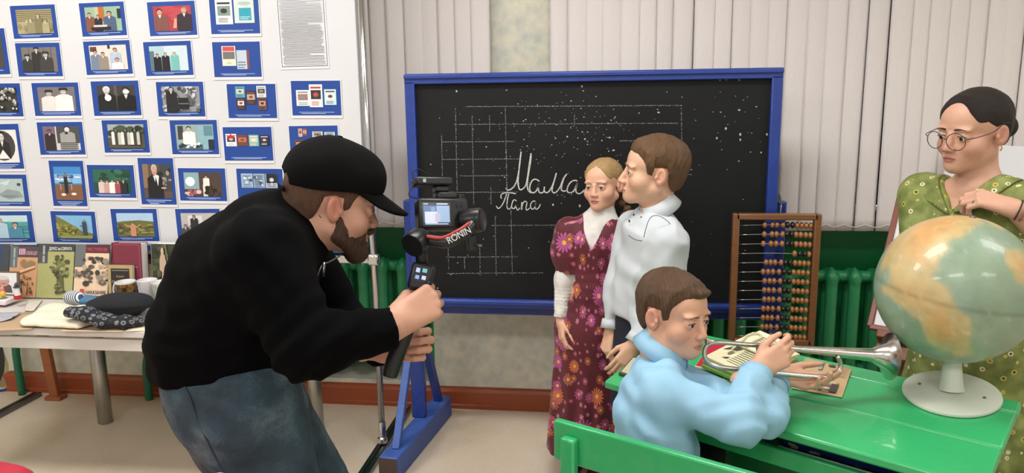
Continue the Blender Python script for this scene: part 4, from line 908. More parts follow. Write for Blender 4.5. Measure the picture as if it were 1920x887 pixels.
for r in range(rows):
    z = zt-.033-(zt-zb-.055)*r/(rows-1)
    bow = .004
    MB().tube([(x_in0+(x_in1-x_in0)*i/8, AY, z+bow*math.sin(PI*i/8)-.004) for i in range(9)], .0016, 6).build('wire', WIRE, ab, True)
    n = 4 if r == 3 else 10; x = x_in1-.010; rn = random.Random(r)
    for i in range(n):
        j = n-1-i; black = (j in (4, 5)) if n == 10 else (j in (1, 2))
        if n == 4: black = j in (1, 2)
        o = bpy.data.objects.new('bead', bead_me[1 if black else 0]); link(o, ab); o.location = (x, AY, z+bow*math.sin(PI*(x-x_in0)/(x_in1-x_in0))-.004)
        x -= .0172+(rn.choice([0, 0, .002]) if i != 6 else .006)+(.012 if i == 8 and r in (0, 1, 2) else 0)

# ================================================================== school desk and bench
GREEN = M('green_gloss', '#31a866', .3, var=.12, vscale=6, bump=.22, bscale=22, coat=.35)
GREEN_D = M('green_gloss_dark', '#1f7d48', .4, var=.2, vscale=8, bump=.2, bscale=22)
DN0 = np.array([-.019, 2.189, 0]); DU = unit([.744, -.50, 0]); DV = np.array([-DU[1], DU[0], 0]); DL, DD = .985, .40
dk = thing('school_desk', DN0+DU*DL/2+DV*DD/2, 'old green painted school desk with a sloping plank top', 'desk')
def dz(v): return .71+.06*v/.36
def D(u, v, dz_=0.0): p = DN0+DU*u+DV*v; return np.array([p[0], p[1], dz(v)+dz_])
def slab(nm, u0, u1, v0, v1, th, m=GREEN, parent=dk, bev=.006, dz_=0.0):
    vs = [D(u, v, d+dz_) for d in (0, -th) for u, v in ((u0, v0), (u1, v0), (u1, v1), (u0, v1))]
    return MB().add(vs, [(0, 1, 2, 3), (7, 6, 5, 4), (0, 4, 5, 1), (1, 5, 6, 2), (2, 6, 7, 3), (3, 7, 4, 0)]).build(nm, m, parent, bevel=bev)
slab('top_plank', 0, DL, 0, .1665, .024); slab('top_plank', 0, DL, .168, .335, .024); slab('back_ledge', 0, DL, .338, DD, .024)
def vert(nm, u0, u1, v0, v1, z0, z1, m=GREEN, parent=dk):
    c = DN0+DU*(u0+u1)/2+DV*(v0+v1)/2; c = np.array([c[0], c[1], (z0+z1)/2])
    return MB().box(c, (u1-u0, v1-v0, z1-z0), np.array([DU, DV, [0, 0, 1.]]).T).build(nm, m, parent, bevel=.004)
for u in (.06, DL-.09):
    vert('side_panel', u, u+.03, .04, DD-.03, .06, .68); vert('foot', u-.01, u+.04, 0.0, DD+.02, 0, .06)
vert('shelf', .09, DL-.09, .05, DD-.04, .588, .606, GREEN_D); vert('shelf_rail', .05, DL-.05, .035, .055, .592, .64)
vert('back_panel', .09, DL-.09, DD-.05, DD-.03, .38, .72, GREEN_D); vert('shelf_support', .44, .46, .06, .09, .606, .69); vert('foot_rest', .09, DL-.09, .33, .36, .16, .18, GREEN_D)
# bag of blue flowered cloth on the desk shelf
bgc = D(.68, .17); t = thing('cloth_bundle', (bgc[0], bgc[1], .608), 'blue cloth bundle with cream clover flowers on the desk shelf', 'cloth')
def clover():
    m = mat('blue_clover', '#1d3f86', .7); N = NT(m); b = N.n['Principled BSDF']; v = N.node('ShaderNodeTexVoronoi'); v.inputs['Scale'].default_value = 17; v.inputs['Randomness'].default_value = .55; co = N.obj(); N.link(co, v.inputs['Vector'])
    q = N.node('ShaderNodeVectorMath', _operation='SUBTRACT'); N.link(co, q.inputs[0]); N.link(v.outputs['Position'], q.inputs[1]) if False else None
    d = v.outputs['Distance']; w = N.noise(co, 70, 1); f = N.math('LESS_THAN', N.math('ADD', d, N.math('MULTIPLY', w, .5)), .52)
    N.link(N.mix(f, '#173a80', '#c9c29a'), b.inputs['Base Color']); return m
s = Sh().box((bgc[0]+DV[0]*.03, bgc[1]+DV[1]*.03, .648), (.2, .1, .034), np.array([DU, DV, [0, 0, 1.]]), .02); s.post = lambda P, d: d+fbm(P, 14)*.005
V, Q = nets(s.f, bgc-[.3, .3, .2], bgc+[.3, .3, .1], .008); mesh_np('bundle', V, Q, clover(), t)
c_ = DN0+DU*.67+DV*.062; MB().box((c_[0], c_[1], .624), (.33, .012, .026), np.array([DU, DV, [0, 0, 1.]]).T).build('white_edge', M('white_cloth', '#d5d5d2', .8), t, bevel=.004)
pc_ = onz(1458, 890, .2); t = thing('cloth_bag', (pc_[0], pc_[1], 0), 'slate blue and violet cloth bag standing under the desk', 'bag')
s = Sh().econe(pc_*[1, 1, 0]+[0, 0, .09], pc_*[1, 1, 0]+[0, 0, .33], DU, (.07, .05), (.05, .035), k=.02).half((0, 0, .001), (0, 0, -1)); s.post = lambda P, d: d+fbm(P*[1, 1, .4], 20)*.006
V, Q = nets(s.f, pc_*[1, 1, 0]-[.12, .12, .02], pc_*[1, 1, 0]+[.12, .12, .42], .008); mesh_np('bag_body', V, Q, M('violet_cloth', '#4b4a72', .8, var=.5, vscale=24), t)
MB().tube(spline([pc_*[1, 1, 0]+[-.03, 0, .34], pc_*[1, 1, 0]+[-.02, 0, .42], pc_*[1, 1, 0]+[.02, 0, .42], pc_*[1, 1, 0]+[.03, 0, .34]]), .005, 8).build('handle', MATS['violet_cloth'], t, True)
# bench
BZ = .76; b0 = onz(1037, 787, BZ); BU = unit([.86, -.47, 0]); BV = np.array([-BU[1], BU[0], 0])
bn = thing('bench', np.array([b0[0], b0[1], 0])+BU*.5+BV*.15, 'green painted wooden bench with a single backrest plank', 'bench')
RB = np.array([BU, BV, [0, 0, 1.]]).T
def bbox(nm, u0, u1, v0, v1, z0, z1, tilt=0):
    c = np.array([b0[0], b0[1], 0])+BU*(u0+u1)/2+BV*(v0+v1)/2+[0, 0, (z0+z1)/2]
    return MB().box(c, (u1-u0, v1-v0, z1-z0), RB).build(nm, GREEN, bn, bevel=.006)
bbox('backrest', 0, 1.0, .0, .022, BZ-.105, BZ)
for u in (.035, .85): bbox('post', u, u+.04, -.026, -.001, .06, BZ-.028); bbox('foot', u-.005, u+.045, -.06, .27, 0, .06); bbox('seat_support', u, u+.03, .0, .3, .06, .395)
for i in range(3): bbox('seat_plank', .0, 1.0, .03+i*.092, .03+i*.092+.088, .396, .42)

# ------------------------------------------------------------------ things on the desk
def on_desk(px, py, lift=0.0):
    """meet the sloping desk top"""
    z = .75
    for _ in range(6):
        p = onz(px, py, z+lift); z = dz(float((p-DN0)@DV))
    p[2] = z+lift; return p
OLD = M('old_paper', '#d8d2ae', .85, var=.14, vscale=30)
OLDG = M('green_magazine', '#7f9a4c', .7, var=.15, vscale=20)
def leaf(nm, label, px, m, lift, th, parent=None, fn=None, group=None, cat='magazine', wob=0.0):
    P = [on_desk(x, y, lift) for x, y in px]; up = unit(np.cross(P[1]-P[0], P[3]-P[0])); up = up if up[2] > 0 else -up
    t = thing(nm, P[0], label, cat, group)
    MB().poly([p+up*wob*i for i, p in enumerate(P)], th, up).build('pages', m, t, bevel=.0008)
    if fn:
        q = Pic(P[0]+up*(th+.0006), P[1]-P[0], P[3]-P[0], up); fn(q); q.mb.build('printed_page', VC, t, colors=True)
    return t, P, up
def f_red(q): q.r(.02, .02, .98, .98, '#b3263c'); q.e(.6, .35, .25, .2, '#d98a4a'); q.e(.55, .3, .14, .12, '#e3b98f')
leaf('magazine', 'red covered children magazine under the old papers', [(1303, 690), (1345, 700), (1420, 655), (1338, 640)], OLD, .002, .006, fn=f_red)
leaf('magazine', 'green edged magazine at the bottom of the paper pile', [(1316, 690), (1392, 722), (1490, 690), (1400, 640)], OLDG, .0105, .0105)
leaf('magazine', 'second green edged magazine in the middle of the paper pile', [(1318, 682), (1388, 713), (1492, 680), (1404, 634)], OLDG, .022, .011)
def f_page(q): q.lines(9, .5, .1, .95, .55, '#77745c', .35, 2); q.lines(6, .2, .72, .7, .95, '#77745c', .35, 3); q.p([(.08, .3), (.2, .5), (.42, .48), (.36, .4), (.22, .38)], '#4b4a3c'); q.p([(.1, .58), (.26, .7), (.3, .64), (.18, .55)], '#55533f'); q.e(.33, .3, .05, .06, '#77745c'); q.p([(.3, .12), (.46, .2), (.44, .14)], '#3d3c31')
_, P, up = leaf('magazine', 'open yellowed magazine with a drawing on top of the paper pile', [(1322, 672), (1386, 702), (1500, 668), (1412, 626)], OLD, .034, .008, fn=f_page)
leaf('magazine', 'folded yellowed sheet with torn edge leaning on the paper pile', [(1372, 645), (1430, 668), (1500, 655), (1425, 622)], M('old_paper_light', '#e0dcbc', .85, var=.1, vscale=30), .046, .006, fn=lambda q: q.lines(5, .35, .3, .85, .8, '#8d8a70', .3, 5))
tw = thing('twine', P[2], 'loop of pale twine lying on the old papers', 'twine')
MB().tube(spline([on_desk(x, y, .058) for x, y in ((1372, 655), (1390, 640), (1402, 628), (1420, 624), (1428, 632), (1412, 640), (1396, 652))]), .0028, 8).build('cord', M('pale_twine', '#cfc7a6', .9), tw, True)
leaf('paper_strip', 'small torn green paper strip beside the boy hands', [(1502, 684), (1514, 688), (1524, 677), (1510, 671)], M('pale_green_paper', '#a3b878', .8), .0065, .001, cat='paper')
def f_news(q): q.r(.1, .06, .86, .36, '#8b7a66'); ink(q, 26, .12, .08, .84, .34, ['#4d4239', '#c9b293', '#6d5f50'], 7, .07); q.r(.72, .06, .86, .3, '#4b443e'); q.lines(1, .22, .42, .86, .47, '#6d5c4a', .7); q.r(.34, .66, .42, .92, '#8fa3a0'); q.r(.52, .8, .66, .86, '#4d4438'); q.lines(10, .7, .55, .95, .94, '#a08a6c', .3, 4)
leaf('newspaper_clipping', 'yellowed newspaper clipping with a drawing lying flat on the desk', [(1484, 729), (1579, 746), (1597, 693), (1512, 671)], M('yellow_newsprint', '#c2a57d', .85, var=.1, vscale=20), .002, .0015, fn=f_news, cat='newspaper')
leaf('slate_board', 'thin dark-edged slate board lying behind the seated boy', [(1160, 704), (1200, 716), (1240, 680), (1188, 672)], M('dark_frame', '#3d3a2c', .5), .001, .008, fn=lambda q: q.r(.06, .08, .94, .92, '#b5ac90'), cat='slate')

# globe
gb = W(1783, 742, 2.0); gz = dz(float((gb-DN0)@DV)); gb[2] = gz; gc = W(1783, 538, 2.0); GR = .1885; gc[:2] = gb[:2]+(gc[:2]-gb[:2])*.6
g = thing('globe', gb, 'large worn school globe on a white disc foot standing on the desk', 'globe')
NRM = np.cross(D(1, 0)-D(0, 0), D(0, .3)-D(0, 0)); NRM = unit(NRM); NRM = NRM if NRM[2] > 0 else -NRM
WP = M('milky_plastic', '#c9cfc0', .35, var=.06)
MB().lathe([(.112, .001), (.114, .004), (.113, .009), (.06, .013), (.03, .016)], gb, NRM, 48).build('foot_disc', WP, g, 'auto')
for px, py in ((1722, 714), (1841, 750)):
    p = W(px, py, 2.0); q = gb+NRM*.0125+DU*(.075 if px > 1780 else -.075)*1.0
    MB().lathe([(.004, 0), (.004, .002), (0, .0025)], q, NRM, 10).build('screw', STEEL, g, True)
sd = unit(gc-gb); MB().lathe([(.032, .0145), (.028, .03), (.021, .09), (.02, np.linalg.norm(gc-gb)-GR+.012)], gb, sd, 24).build('stem', WP, g, 'auto')
blobs = [((1715, 470), .62, 1), ((1770, 420), .5, .9), ((1790, 575), .5, 1.0), ((1755, 620), .33, .8), ((1800, 640), .3, .5), ((1912, 500), .3, 1), ((1840, 410), .4, .6), ((1700, 560), .3, .3), ((1830, 500), .4, -1.2), ((1860, 600), .5, -1.1), ((1690, 620), .35, -1.0), ((1875, 440), .3, -.5)]
def hit(px, py):
    d = unit(ray(px, py)); oc = EYE-gc; b_ = oc@d; disc = b_*b_-(oc@oc-GR*GR)
    return unit(oc+d*(-b_-math.sqrt(disc))) if disc > 0 else unit(oc+d*(-b_)-0*d)
BD = [(hit(*p), s_, w_) for p, s_, w_ in blobs]
vs = []; nu, nv = 120, 60
GAX = unit([.12, -.05, 1]); GF = frame(GAX)
for j in range(nv+1):
    th = PI*j/nv
    for i in range(nu):
        ph = 2*PI*i/nu; vs.append(GF[2]*math.cos(th)+math.sin(th)*(math.cos(ph)*GF[0]+math.sin(ph)*GF[1]))
vs = np.array(vs); lat = vs@GAX
land = fbm(vs, 2.6)*.55+fbm(vs+4, 6)*.25-.18
for d_, s_, w_ in BD: land += w_*np.exp(-((1-vs@d_)*2)/(s_*s_))*.85
tt = np.clip((land-.12)/.2, 0, 1)[:, None]; hi_ = np.clip((land-.45)/.6, 0, 1)[:, None]
sea = np.array(lin('#84997f'))*(1+.18*fbm(vs, 5)[:, None]); sea2 = np.array(lin('#93a49a')); sea = sea*(1-.4*np.clip(fbm(vs+9, 3)[:, None]+.3, 0, 1))+sea2*.4*np.clip(fbm(vs+9, 3)[:, None]+.3, 0, 1)
ln_ = np.array(lin('#bda878'))*(1-hi_)+np.array(lin('#c79a62'))*hi_; ln_ = ln_*(1+.2*fbm(vs+2, 9)[:, None])
gc_col = sea*(1-tt)+ln_*tt
gc_col = gc_col*(1-.25*(np.abs(lat) < .012)[:, None]); gc_col += (vnoise(vs, 24) > .72)[:, None]*.08
Q = np.array([(j*nu+i, (j+1)*nu+i, (j+1)*nu+(i+1) % nu, j*nu+(i+1) % nu) for j in range(nv) for i in range(nu)])
mesh_np('sphere', gc+vs*GR, Q, mat('globe_paper', '#ffffff', .38, attr='Col', var=.12, vscale=40, bump=.05, bscale=60, coat=.25), g, col=lambda V: gc_col)
MB().lathe([(.007, -.004), (.007, .003), (.003, .005)], gc+GAX*GR, GAX, 12).build('pole_pin', STEEL, g, True)

# easel with two boards
TL, BL = W(1692, 350, 2.96), W(1631, 613, 2.77)
ey = TL-BL; ex = unit([ey[1], -ey[0], 0])*.36; wn = unit(np.cross(ex, ey)); wn = wn if wn@(EYE-BL) > 0 else -wn
FRW = M('reddish_frame', '#7c3f2e', .45, var=.2, stretch=(1, 1, 5))
fb = thing('framed_board', BL, 'white board in a thin reddish-brown frame standing on the easel', 'board')
WB2 = M('white_paper_board', '#dedee2', .5, var=.02)
exu = unit(ex); eyu = unit(ey); wd_ = .36; ht_ = np.linalg.norm(ey)
MB().poly([BL, BL+exu*wd_, BL+exu*wd_+ey, BL+ey], .006, -wn).build('white_sheet', WB2, fb)
for a, b in ((BL, BL+ey), (BL+exu*wd_, BL+exu*wd_+ey), (BL, BL+exu*wd_), (BL+ey, BL+exu*wd_+ey)): MB().bar(a, b, .02, .02, wn).build('frame_side', FRW, fb, bevel=.003)
wb_ = thing('white_board', (BL[0]+.3, BL[1]+.2, 0), 'tall plain white board leaning behind the framed board and the girl', 'board')
tl2 = W(1784, 268, 3.27); el = tl2-W(1752, 395, 3.275); eyl = unit(el); hl = tl2[2]/eyl[2]-.012; q0 = tl2-eyl*hl; ex2 = unit([eyl[1], -eyl[0], 0]); wn2 = np.cross(ex2, eyl); wn2 = wn2 if wn2[1] < 0 else -wn2
MB().poly([q0, q0+ex2*.75, q0+ex2*.75+eyl*hl, q0+eyl*hl], .008, -wn2).build('panel', WB2, wb_, bevel=.002)
MB().bar(q0-wn2*.016+eyl*.3, q0+ex2*.75-wn2*.016+eyl*.3, .02, .014, wn2).build('back_batten', FRW, wb_)
es = thing('easel', (BL[0]+.3, BL[1]+.1, 0), 'reddish-brown wooden easel carrying the framed board behind the desk', 'easel')
EW = M('easel_wood', '#7d4426', .5, var=.3, stretch=(1, 1, 6))
l0, l1 = BL+exu*.03-eyu*.026, BL+exu*.35-eyu*.026
MB().bar(l0-wn*.01, l1-wn*.01, .07, .03, eyu).build('ledge', EW, es, bevel=.004); MB().bar(l0-wn*.02-eyu*.05, l1-wn*.02-eyu*.05, .03, .05, eyu).build('ledge_rail', EW, es, bevel=.004)
for f_ in (.06, .3):
    top = BL+exu*(.08+f_*.6)+ey*.98-wn*.04; bot = BL+exu*f_-wn*.0; bot = np.array([bot[0], bot[1]-.02, 0.0])
    MB().bar(bot, top, .045, .025, wn).build('front_leg', EW, es, bevel=.003)
top = BL+exu*.18+ey*.9-wn*.06; MB().bar((top[0]+.0, top[1]-.05, 0), top, .04, .025, wn).build('rear_leg', EW, es, bevel=.003)

# ================================================================== people
SKIN_M = mat('skin', '#ffffff', .52, attr='Col', var=.05, vscale=30, bump=.06, bscale=260)
LASH = M('lash', '#1d1512', .6)
def axes(P, yaw, pitch=0, roll=0):
    """head or body axes (rows: person's right, forward, up); yaw 0 faces the viewer, +90 faces image right"""
    r, u, t = vbasis(P); u = np.array([0, 0, 1.]); t = unit(np.cross(r, u))*-1 if np.cross(r, u)@t < 0 else unit(np.cross(r, u))
    a = math.radians(yaw); f = t*math.cos(a)+r*math.sin(a); s = np.cross(f, u)
    b = math.radians(pitch); f2 = f*math.cos(b)+u*math.sin(b); u2 = u*math.cos(b)-f*math.sin(b)
    c = math.radians(roll); s2 = s*math.cos(c)+u2*math.sin(c); u3 = u2*math.cos(c)-s*math.sin(c)
    return np.array([s2, f2, u3])
def head_shape(p):
    """head in its own frame (x right, y forward, z up; metres, 0.22 tall, origin between the ears at eye level)"""
    g = lambda k, d: p.get(k, d); s = Sh(); fw = g('face_w', 1.0); jaw = g('jaw', 1.0)
    s.ell((0, -.018, .028), (.0735, .092, .080), k=.01).ell((0, .034, .034), (.060, .048, .054), k=.02).ell((0, .026, -.035), (.057*fw, .058, .070), k=.02)
    for x in (-1, 1):
        s.cone((x*.047*fw, -.004, -.05), (x*.012, .066, -.092*jaw), .021, .018, k=.02); s.ell((x*.040*fw, .050, -.030), (.026, .026, .026), k=.022)
        s.ell((x*.03, .074, .0195), (.022, .011, .006), k=.014)
    s.ell((0, .073, -.093*jaw), (.018, .017, .015), k=.015).ell((0, .0705, -.058), (.027, .02, .024), k=.018)
    nl = g('nose', 1.0)
    s.cone((0, .083, .004), (0, .083+.0185*nl, -.030), .0075, .0105, k=.012)
    for x in (-1, 1): s.ell((x*.0105, .0935, -.0335), (.0085, .0095, .0075), k=.006)
    for x in (-1, 1):
        s.ell((x*.031, .0955, -.001), (.0165, .0125, .0115), k=.014, op='-')
        s.ell((x*.031, .0705, -.001), (.0165, .0155, .0150), k=.004)
        s.ell((x*.031, .0865, -.0015), (.0128, .011, g('eye_open', .0048)), k=.0012, op='-')
        s.ell((x*.0055, .1005+.006*(nl-1), -.0385), (.0035, .006, .003), k=.003, op='-')
    s.ell((0, .0885, -.0562), (.0195, .0086, .0050), k=.004).ell((0, .0865, -.0655), (.0165, .0088, .0060), k=.004)
    s.ell((0, .0985, -.0607), (.021, .0085, .0014), k=.0016, op='-')
    for x in (-1, 1):
        E = rotx(-.2)@rotz(-x*.38)
        s.ell((x*.0775, -.012, -.008), (.0075, .0180, .029), E, k=.006); s.ell((x*.0865, -.009, -.004), (.0085, .0120, .0205), E, k=.003, op='-')
        s.cone((x*.0795, -.019, .006), (x*.0800, -.014, -.018), .0042, .0036, k=.004).ell((x*.0775, .004, -.010), (.0035, .004, .006), k=.004).ell((x*.081, -.006, -.014), (.004, .005, .006), k=.003, op='-')
    return s
def head_local(P, o, A, sc): return (np.asarray(P)-o)@A.T/sc
def skin_col(o, A, sc, base, lip, p):
    b = np.array(lin(base)); l = np.array(lin(lip)); fl = np.array(lin(p.get('flush', base)))
    stub = p.get('stubble')
    def col(V):
        q = head_local(V, o, A, sc); C = np.tile(b, (len(V), 1))
        m = np.exp(-(((np.abs(q[:, 0])-.04)/.022)**2+((q[:, 1]-.07)/.04)**2+((q[:, 2]+.032)/.022)**2))*.6
        m = np.maximum(m, .6*np.exp(-((q[:, 0]/.014)**2+((q[:, 1]-.104)/.014)**2+((q[:, 2]+.03)/.014)**2)))
        m = np.maximum(m, .7*((np.abs(q[:, 0]) > .071) & (np.abs(q[:, 1]+.012) < .03) & (np.abs(q[:, 2]+.008) < .04)))
        C = C*(1-m[:, None])+fl*m[:, None]
        e = np.sqrt((q[:, 0]/.0195)**2+((q[:, 2]+.0607)/.0092)**2); m = np.clip((1.08-e)/.2, 0, 1)*(q[:, 1] > .08)
        C = C*(1-m[:, None])+l*m[:, None]
        if stub is not None:
            m = stub(q)[:, None]; C = C*(1-m)+np.array(lin(p['stubble_col']))*m
        return C
    return col
def eyes(par, o, A, sc, iris, gaze=(0, 0)):
    ga = np.array([gaze[0], 1, gaze[1]]); ga = unit(ga)
    ms = [M('eye_white', '#d9d2cc', .2), M('iris_'+iris, iris, .2), M('pupil', '#0b0908', .1)]
    for x in (-1, 1):
        c = o+(np.array([x*.031, .0705, -.0015])@A)*sc; R = .0146*sc; b = MB(); d = unit(ga@A); F = frame(d); n = 16; ang = [0.0001, .17, .30, .43, .62, .9, 1.25, 1.6]
        for i, a in enumerate(ang):
            pass
        vs = [c+R*(math.cos(a)*F[2]+math.sin(a)*(math.cos(2*PI*k/n)*F[0]+math.sin(2*PI*k/n)*F[1])) for a in ang for k in range(n)]
        for i in range(len(ang)-1): b.add([], [], 0)
        b.v = [tuple(v) for v in vs]
        for i in range(len(ang)-1):
            for k in range(n): b.f.append((i*n+k, i*n+(k+1) % n, (i+1)*n+(k+1) % n, (i+1)*n+k)); b.m.append(2 if i < 1 else 1 if i < 3 else 0); b.cols.append(None)
        b.build('eye', ms, par, True)
        pts = [o+(np.array([x*.031+.0132*math.cos(t), .0705+.0160*math.sqrt(max(.05, 1-(.8*math.cos(t))**2)), -.0012+.0054*math.sin(t)])@A)*sc for t in np.linspace(.02, PI-.02, 9)]
        MB().tube(pts, .0010*sc, 6).build('eyelashes', LASH, par, True)
def surf(f, o, A, sc, x, z, y0=.13, y1=.0):
    """point on the head surface straight ahead of (x, z)"""
    ys = np.linspace(y0, y1, 90); P = np.stack([np.full(90, x), ys, np.full(90, z)], 1); d = f(P); i = int(np.argmax(d < 0))
    return o+(np.array([x, ys[i]+.0016, z])@A)*sc
def brows(par, hs, o, A, sc, m, thick=.0026, rise=.003, z0=.0205, x0=.014, x1=.046):
    for x in (-1, 1):
        pts = []
        for t in np.linspace(0, 1, 8):
            xx = x*(x0+(x1-x0)*t); zz = z0+rise*math.sin(t*PI*.75)-.003*t*t; pts.append(surf(hs.f, o, A, sc, xx, zz))
        MB().tube(pts, [thick*sc*(.75+.5*math.sin(PI*min(1, t*1.2+.15)))*(1-.55*t) for t in np.linspace(0, 1, 8)], 7).build('eyebrow', m, par, True)
def hair_mat(name, col, col2):
    m = mat(name, col, .55); N = NT(m); b = N.n['Principled BSDF']; at = N.node('ShaderNodeAttribute'); at.attribute_name = 'strand'; v = at.outputs['Vector']
    n = N.noise(v, 2.2, 5, .7); N.link(N.ramp(n, [(.3, col), (.7, col2)]), b.inputs['Base Color']); b.inputs['Specular IOR Level'].default_value = .35
    bn = N.node('ShaderNodeBump'); bn.inputs['Strength'].default_value = .7; bn.inputs['Distance'].default_value = .004; N.link(N.noise(v, 3.4, 4, .7), bn.inputs['Height']); N.link(bn.outputs[0], b.inputs['Normal']); return m
def hair_shape(line, thick, top, rough=.0016, sc_n=110, extra=None, taper=.042, arch=0.0):
    """line: (y, z) pairs of the hairline seen from the side; thick/top: depth of the hair at the nape and crown"""
    ys, zs = np.array(line).T; base = Sh(); base.ell((0, -.018, .028), (.0735, .092, .080), k=.01).ell((0, .034, .034), (.060, .048, .054), k=.02).ell((0, -.045, -.03), (.055, .05, .05), k=.03)
    def f(P):
        zl = np.interp(P[:, 1], ys, zs)+.25*np.maximum(np.abs(P[:, 0])-.045, 0)*(P[:, 1] > .03)*-1+vnoise(P, 160)*.0025
        if arch:
            w = np.clip((P[:, 1]-.025)/.03, 0, 1); w = w*w*(3-2*w); zl = zl*(1-w)+(arch-15*P[:, 0]**2)*w
        t = thick+(top-thick)*np.clip((P[:, 2]+.02)/.1, 0, 1); t = t*np.clip(.08+(P[:, 2]-zl)/taper, .08, 1); d = base.f(P, cull=1)-t
        d = d+vnoise(P*[1, 1, .6], sc_n)*rough*np.clip(t/.006, .2, 1)
        return -smin(-d, -(zl-P[:, 2])*.8, .006)
    s = Sh(); s.fn(f, (0, 0, 0), 1e9, 0.0)
    if extra: extra(s)
    return s
def put_local(name, sh, lo, hi, h, o, A, sc, m, par, pole=(0, -.35, 1)):
    V, Q = nets(sh.f, lo, hi, h); pl = unit(pole); F = frame(pl)
    def strand(Wv):
        q = head_local(Wv, o, A, sc)-np.array([0, -.018, .028]); a = q@F[0]; b = q@F[1]; r = np.sqrt(a*a+b*b)+1e-4
        return np.stack([a/r*26, b/r*26, (q@pl)*14], 1)
    return mesh_np(name, o+(V@A)*sc, Q, m, par, vec=strand)
SHORT = [(-.13, -.055), (-.06, -.058), (-.042, -.035), (-.034, .018), (.008, .020), (.013, -.012), (.028, -.006), (.036, .036), (.055, .058), (.075, .068), (.1, .072)]
def hand_shape(curl, thumb, spread=.12):
    """hand in its own frame: y to the fingers, z back of the hand, x thumb side; 0.185 long"""
    s = Sh(); K = [(.028, .092), (.009, .097), (-.010, .093), (-.027, .083)]
    for i, (x, y) in enumerate(K): s.cone((x*.62, .004, 0), (x, y, 0), .0165, .0108, k=.014)
    s.cone((0, -.06, 0), (0, .01, 0), .026, .022, k=.02)
    Ls = [(.044, .027, .021), (.049, .031, .023), (.045, .029, .022), (.035, .022, .019)]
    for i, (x, y) in enumerate(K):
        p = np.array([x, y, 0]); a = 0; sp = spread*(1.5-i)/1.5*.5
        cs = curl[i] if hasattr(curl[0], '__len__') else curl
        f = Sh()
        for j, L in enumerate(Ls[i]):
            a += cs[j]; d = np.array([math.sin(sp)*math.cos(a), math.cos(sp)*math.cos(a), -math.sin(a)]); q = p+d*L
            r0, r1 = [(.0100, .0090), (.0089, .0082), (.0081, .0068)][j]; kk = .92 if i == 3 else 1
            f.cone(p, q, r0*kk, r1*kk, k=.003); p = q
        s.fn(f.f, (x, y+.03, -.03), .12, .004)
    p = np.array([.024, .022, -.006]); f = Sh()
    for j, d in enumerate(thumb):
        q = p+unit(d)*(.045, .034, .027)[j]; r0, r1 = [(.0150, .0120), (.0112, .0100), (.0098, .0075)][j]; f.cone(p, q, r0, r1, k=.004); p = q
    s.fn(f.f, (.03, .05, -.02), .12, .010)
    return s
def hand_axes(d, dorsal, right):
    y = unit(d); z = np.asarray(dorsal, float); z = unit(z-y*(z@y)); x = np.cross(y, z)*(-1 if right else 1); return np.array([x, y, z])
def bb(pts, m): P = np.array(pts); return P.min(0)-m, P.max(0)+m
def cloth(name, sh, lo, hi, h, m, par, amp=.004, sc=14, st=(1, 1, 1), folds=(), ridge=.007):
    """folds: (centre, direction, wavelength, reach, depth)"""
    st = np.array(st)
    def post(P, d):
        d = d+fbm(P*st, sc)*amp+ridge*(np.abs(vnoise(P*st+11.3, sc*1.5))-.3)
        for c, dr, wl, rc, dp in folds:
            q = P-c; w = np.exp(-(q**2).sum(1)/(rc*rc)); d = d+dp*w*np.sin((q@unit(dr))*2*PI/wl+2.5*vnoise(P, 9))
        return d
    sh.post = post; V, Q = nets(sh.f, lo, hi, h); return mesh_np(name, V, Q, m, par)
def band(name, c, A, rx, ry, z0, z1, m, par, flare=0.0, gap=0.0, th=.003, dip=0.0, n=48, up=None):
    """collar or cuff: an elliptic band round c in axes A (x right, y forward, z up), open by gap at the front, lower there by dip"""
    b = MB(); pts = []
    for i in range(n+1):
        a = PI/2+gap+(2*PI-2*gap)*i/n; ca, sa = math.cos(a), math.sin(a); fr = max(0, sa)**2
        pts.append((c+np.array([rx*ca, ry*sa, z0-dip*fr])@A, c+np.array([(rx+flare)*ca, (ry+flare)*sa, z1-dip*fr])@A))
    b.add([p for q in pts for p in q], [(2*i, 2*i+1, 2*i+3, 2*i+2) for i in range(n)])
    return b.build(name, m, par, True, solid=th)
def tilt_axes(l, f, a):
    z = np.array([0, 0, 1.]); u = unit(z*math.cos(a)+f*math.sin(a)); return np.array([l, np.cross(u, l), u])
def cuff_axes(d, l):
    u = unit(d); x = unit(l-u*(l@u)); return np.array([x, np.cross(u, x), u])
def shoe(par, ankle, toe, m, h=.07, w=.04):
    a = np.array([ankle[0], ankle[1], 0]); t = np.array([toe[0], toe[1], 0]); s = Sh()
    s.econe(a+[0, 0, .04], t+[0, 0, .03], np.cross(t-a, (0, 0, 1)), (w*.9, .045), (w, .032), k=.02).cone(a+[0, 0, .04], a+[0, 0, h+.03], w*.95, w*.85, k=.02).half((0, 0, .002), (0, 0, -1))
    V, Q = nets(s.f, np.minimum(a, t)-[.08, .08, .01], np.maximum(a, t)+[.08, .08, .16], .008); return mesh_np('shoe', V, Q, m, par)

def finish_body(par, sh, fine, coarse, col): return skinned('body', sh.f, list(fine)+[(coarse[0], coarse[1], .022)], SKIN_M, par, col)
def hbox(o, sc): return o-.155*sc, o+.155*sc
def handbox(o, A, sc=1.0): c = o+A[1]*.075*sc; return c-.125*sc, c+.125*sc
BTN = M('button', '#d9d9d6', .4)

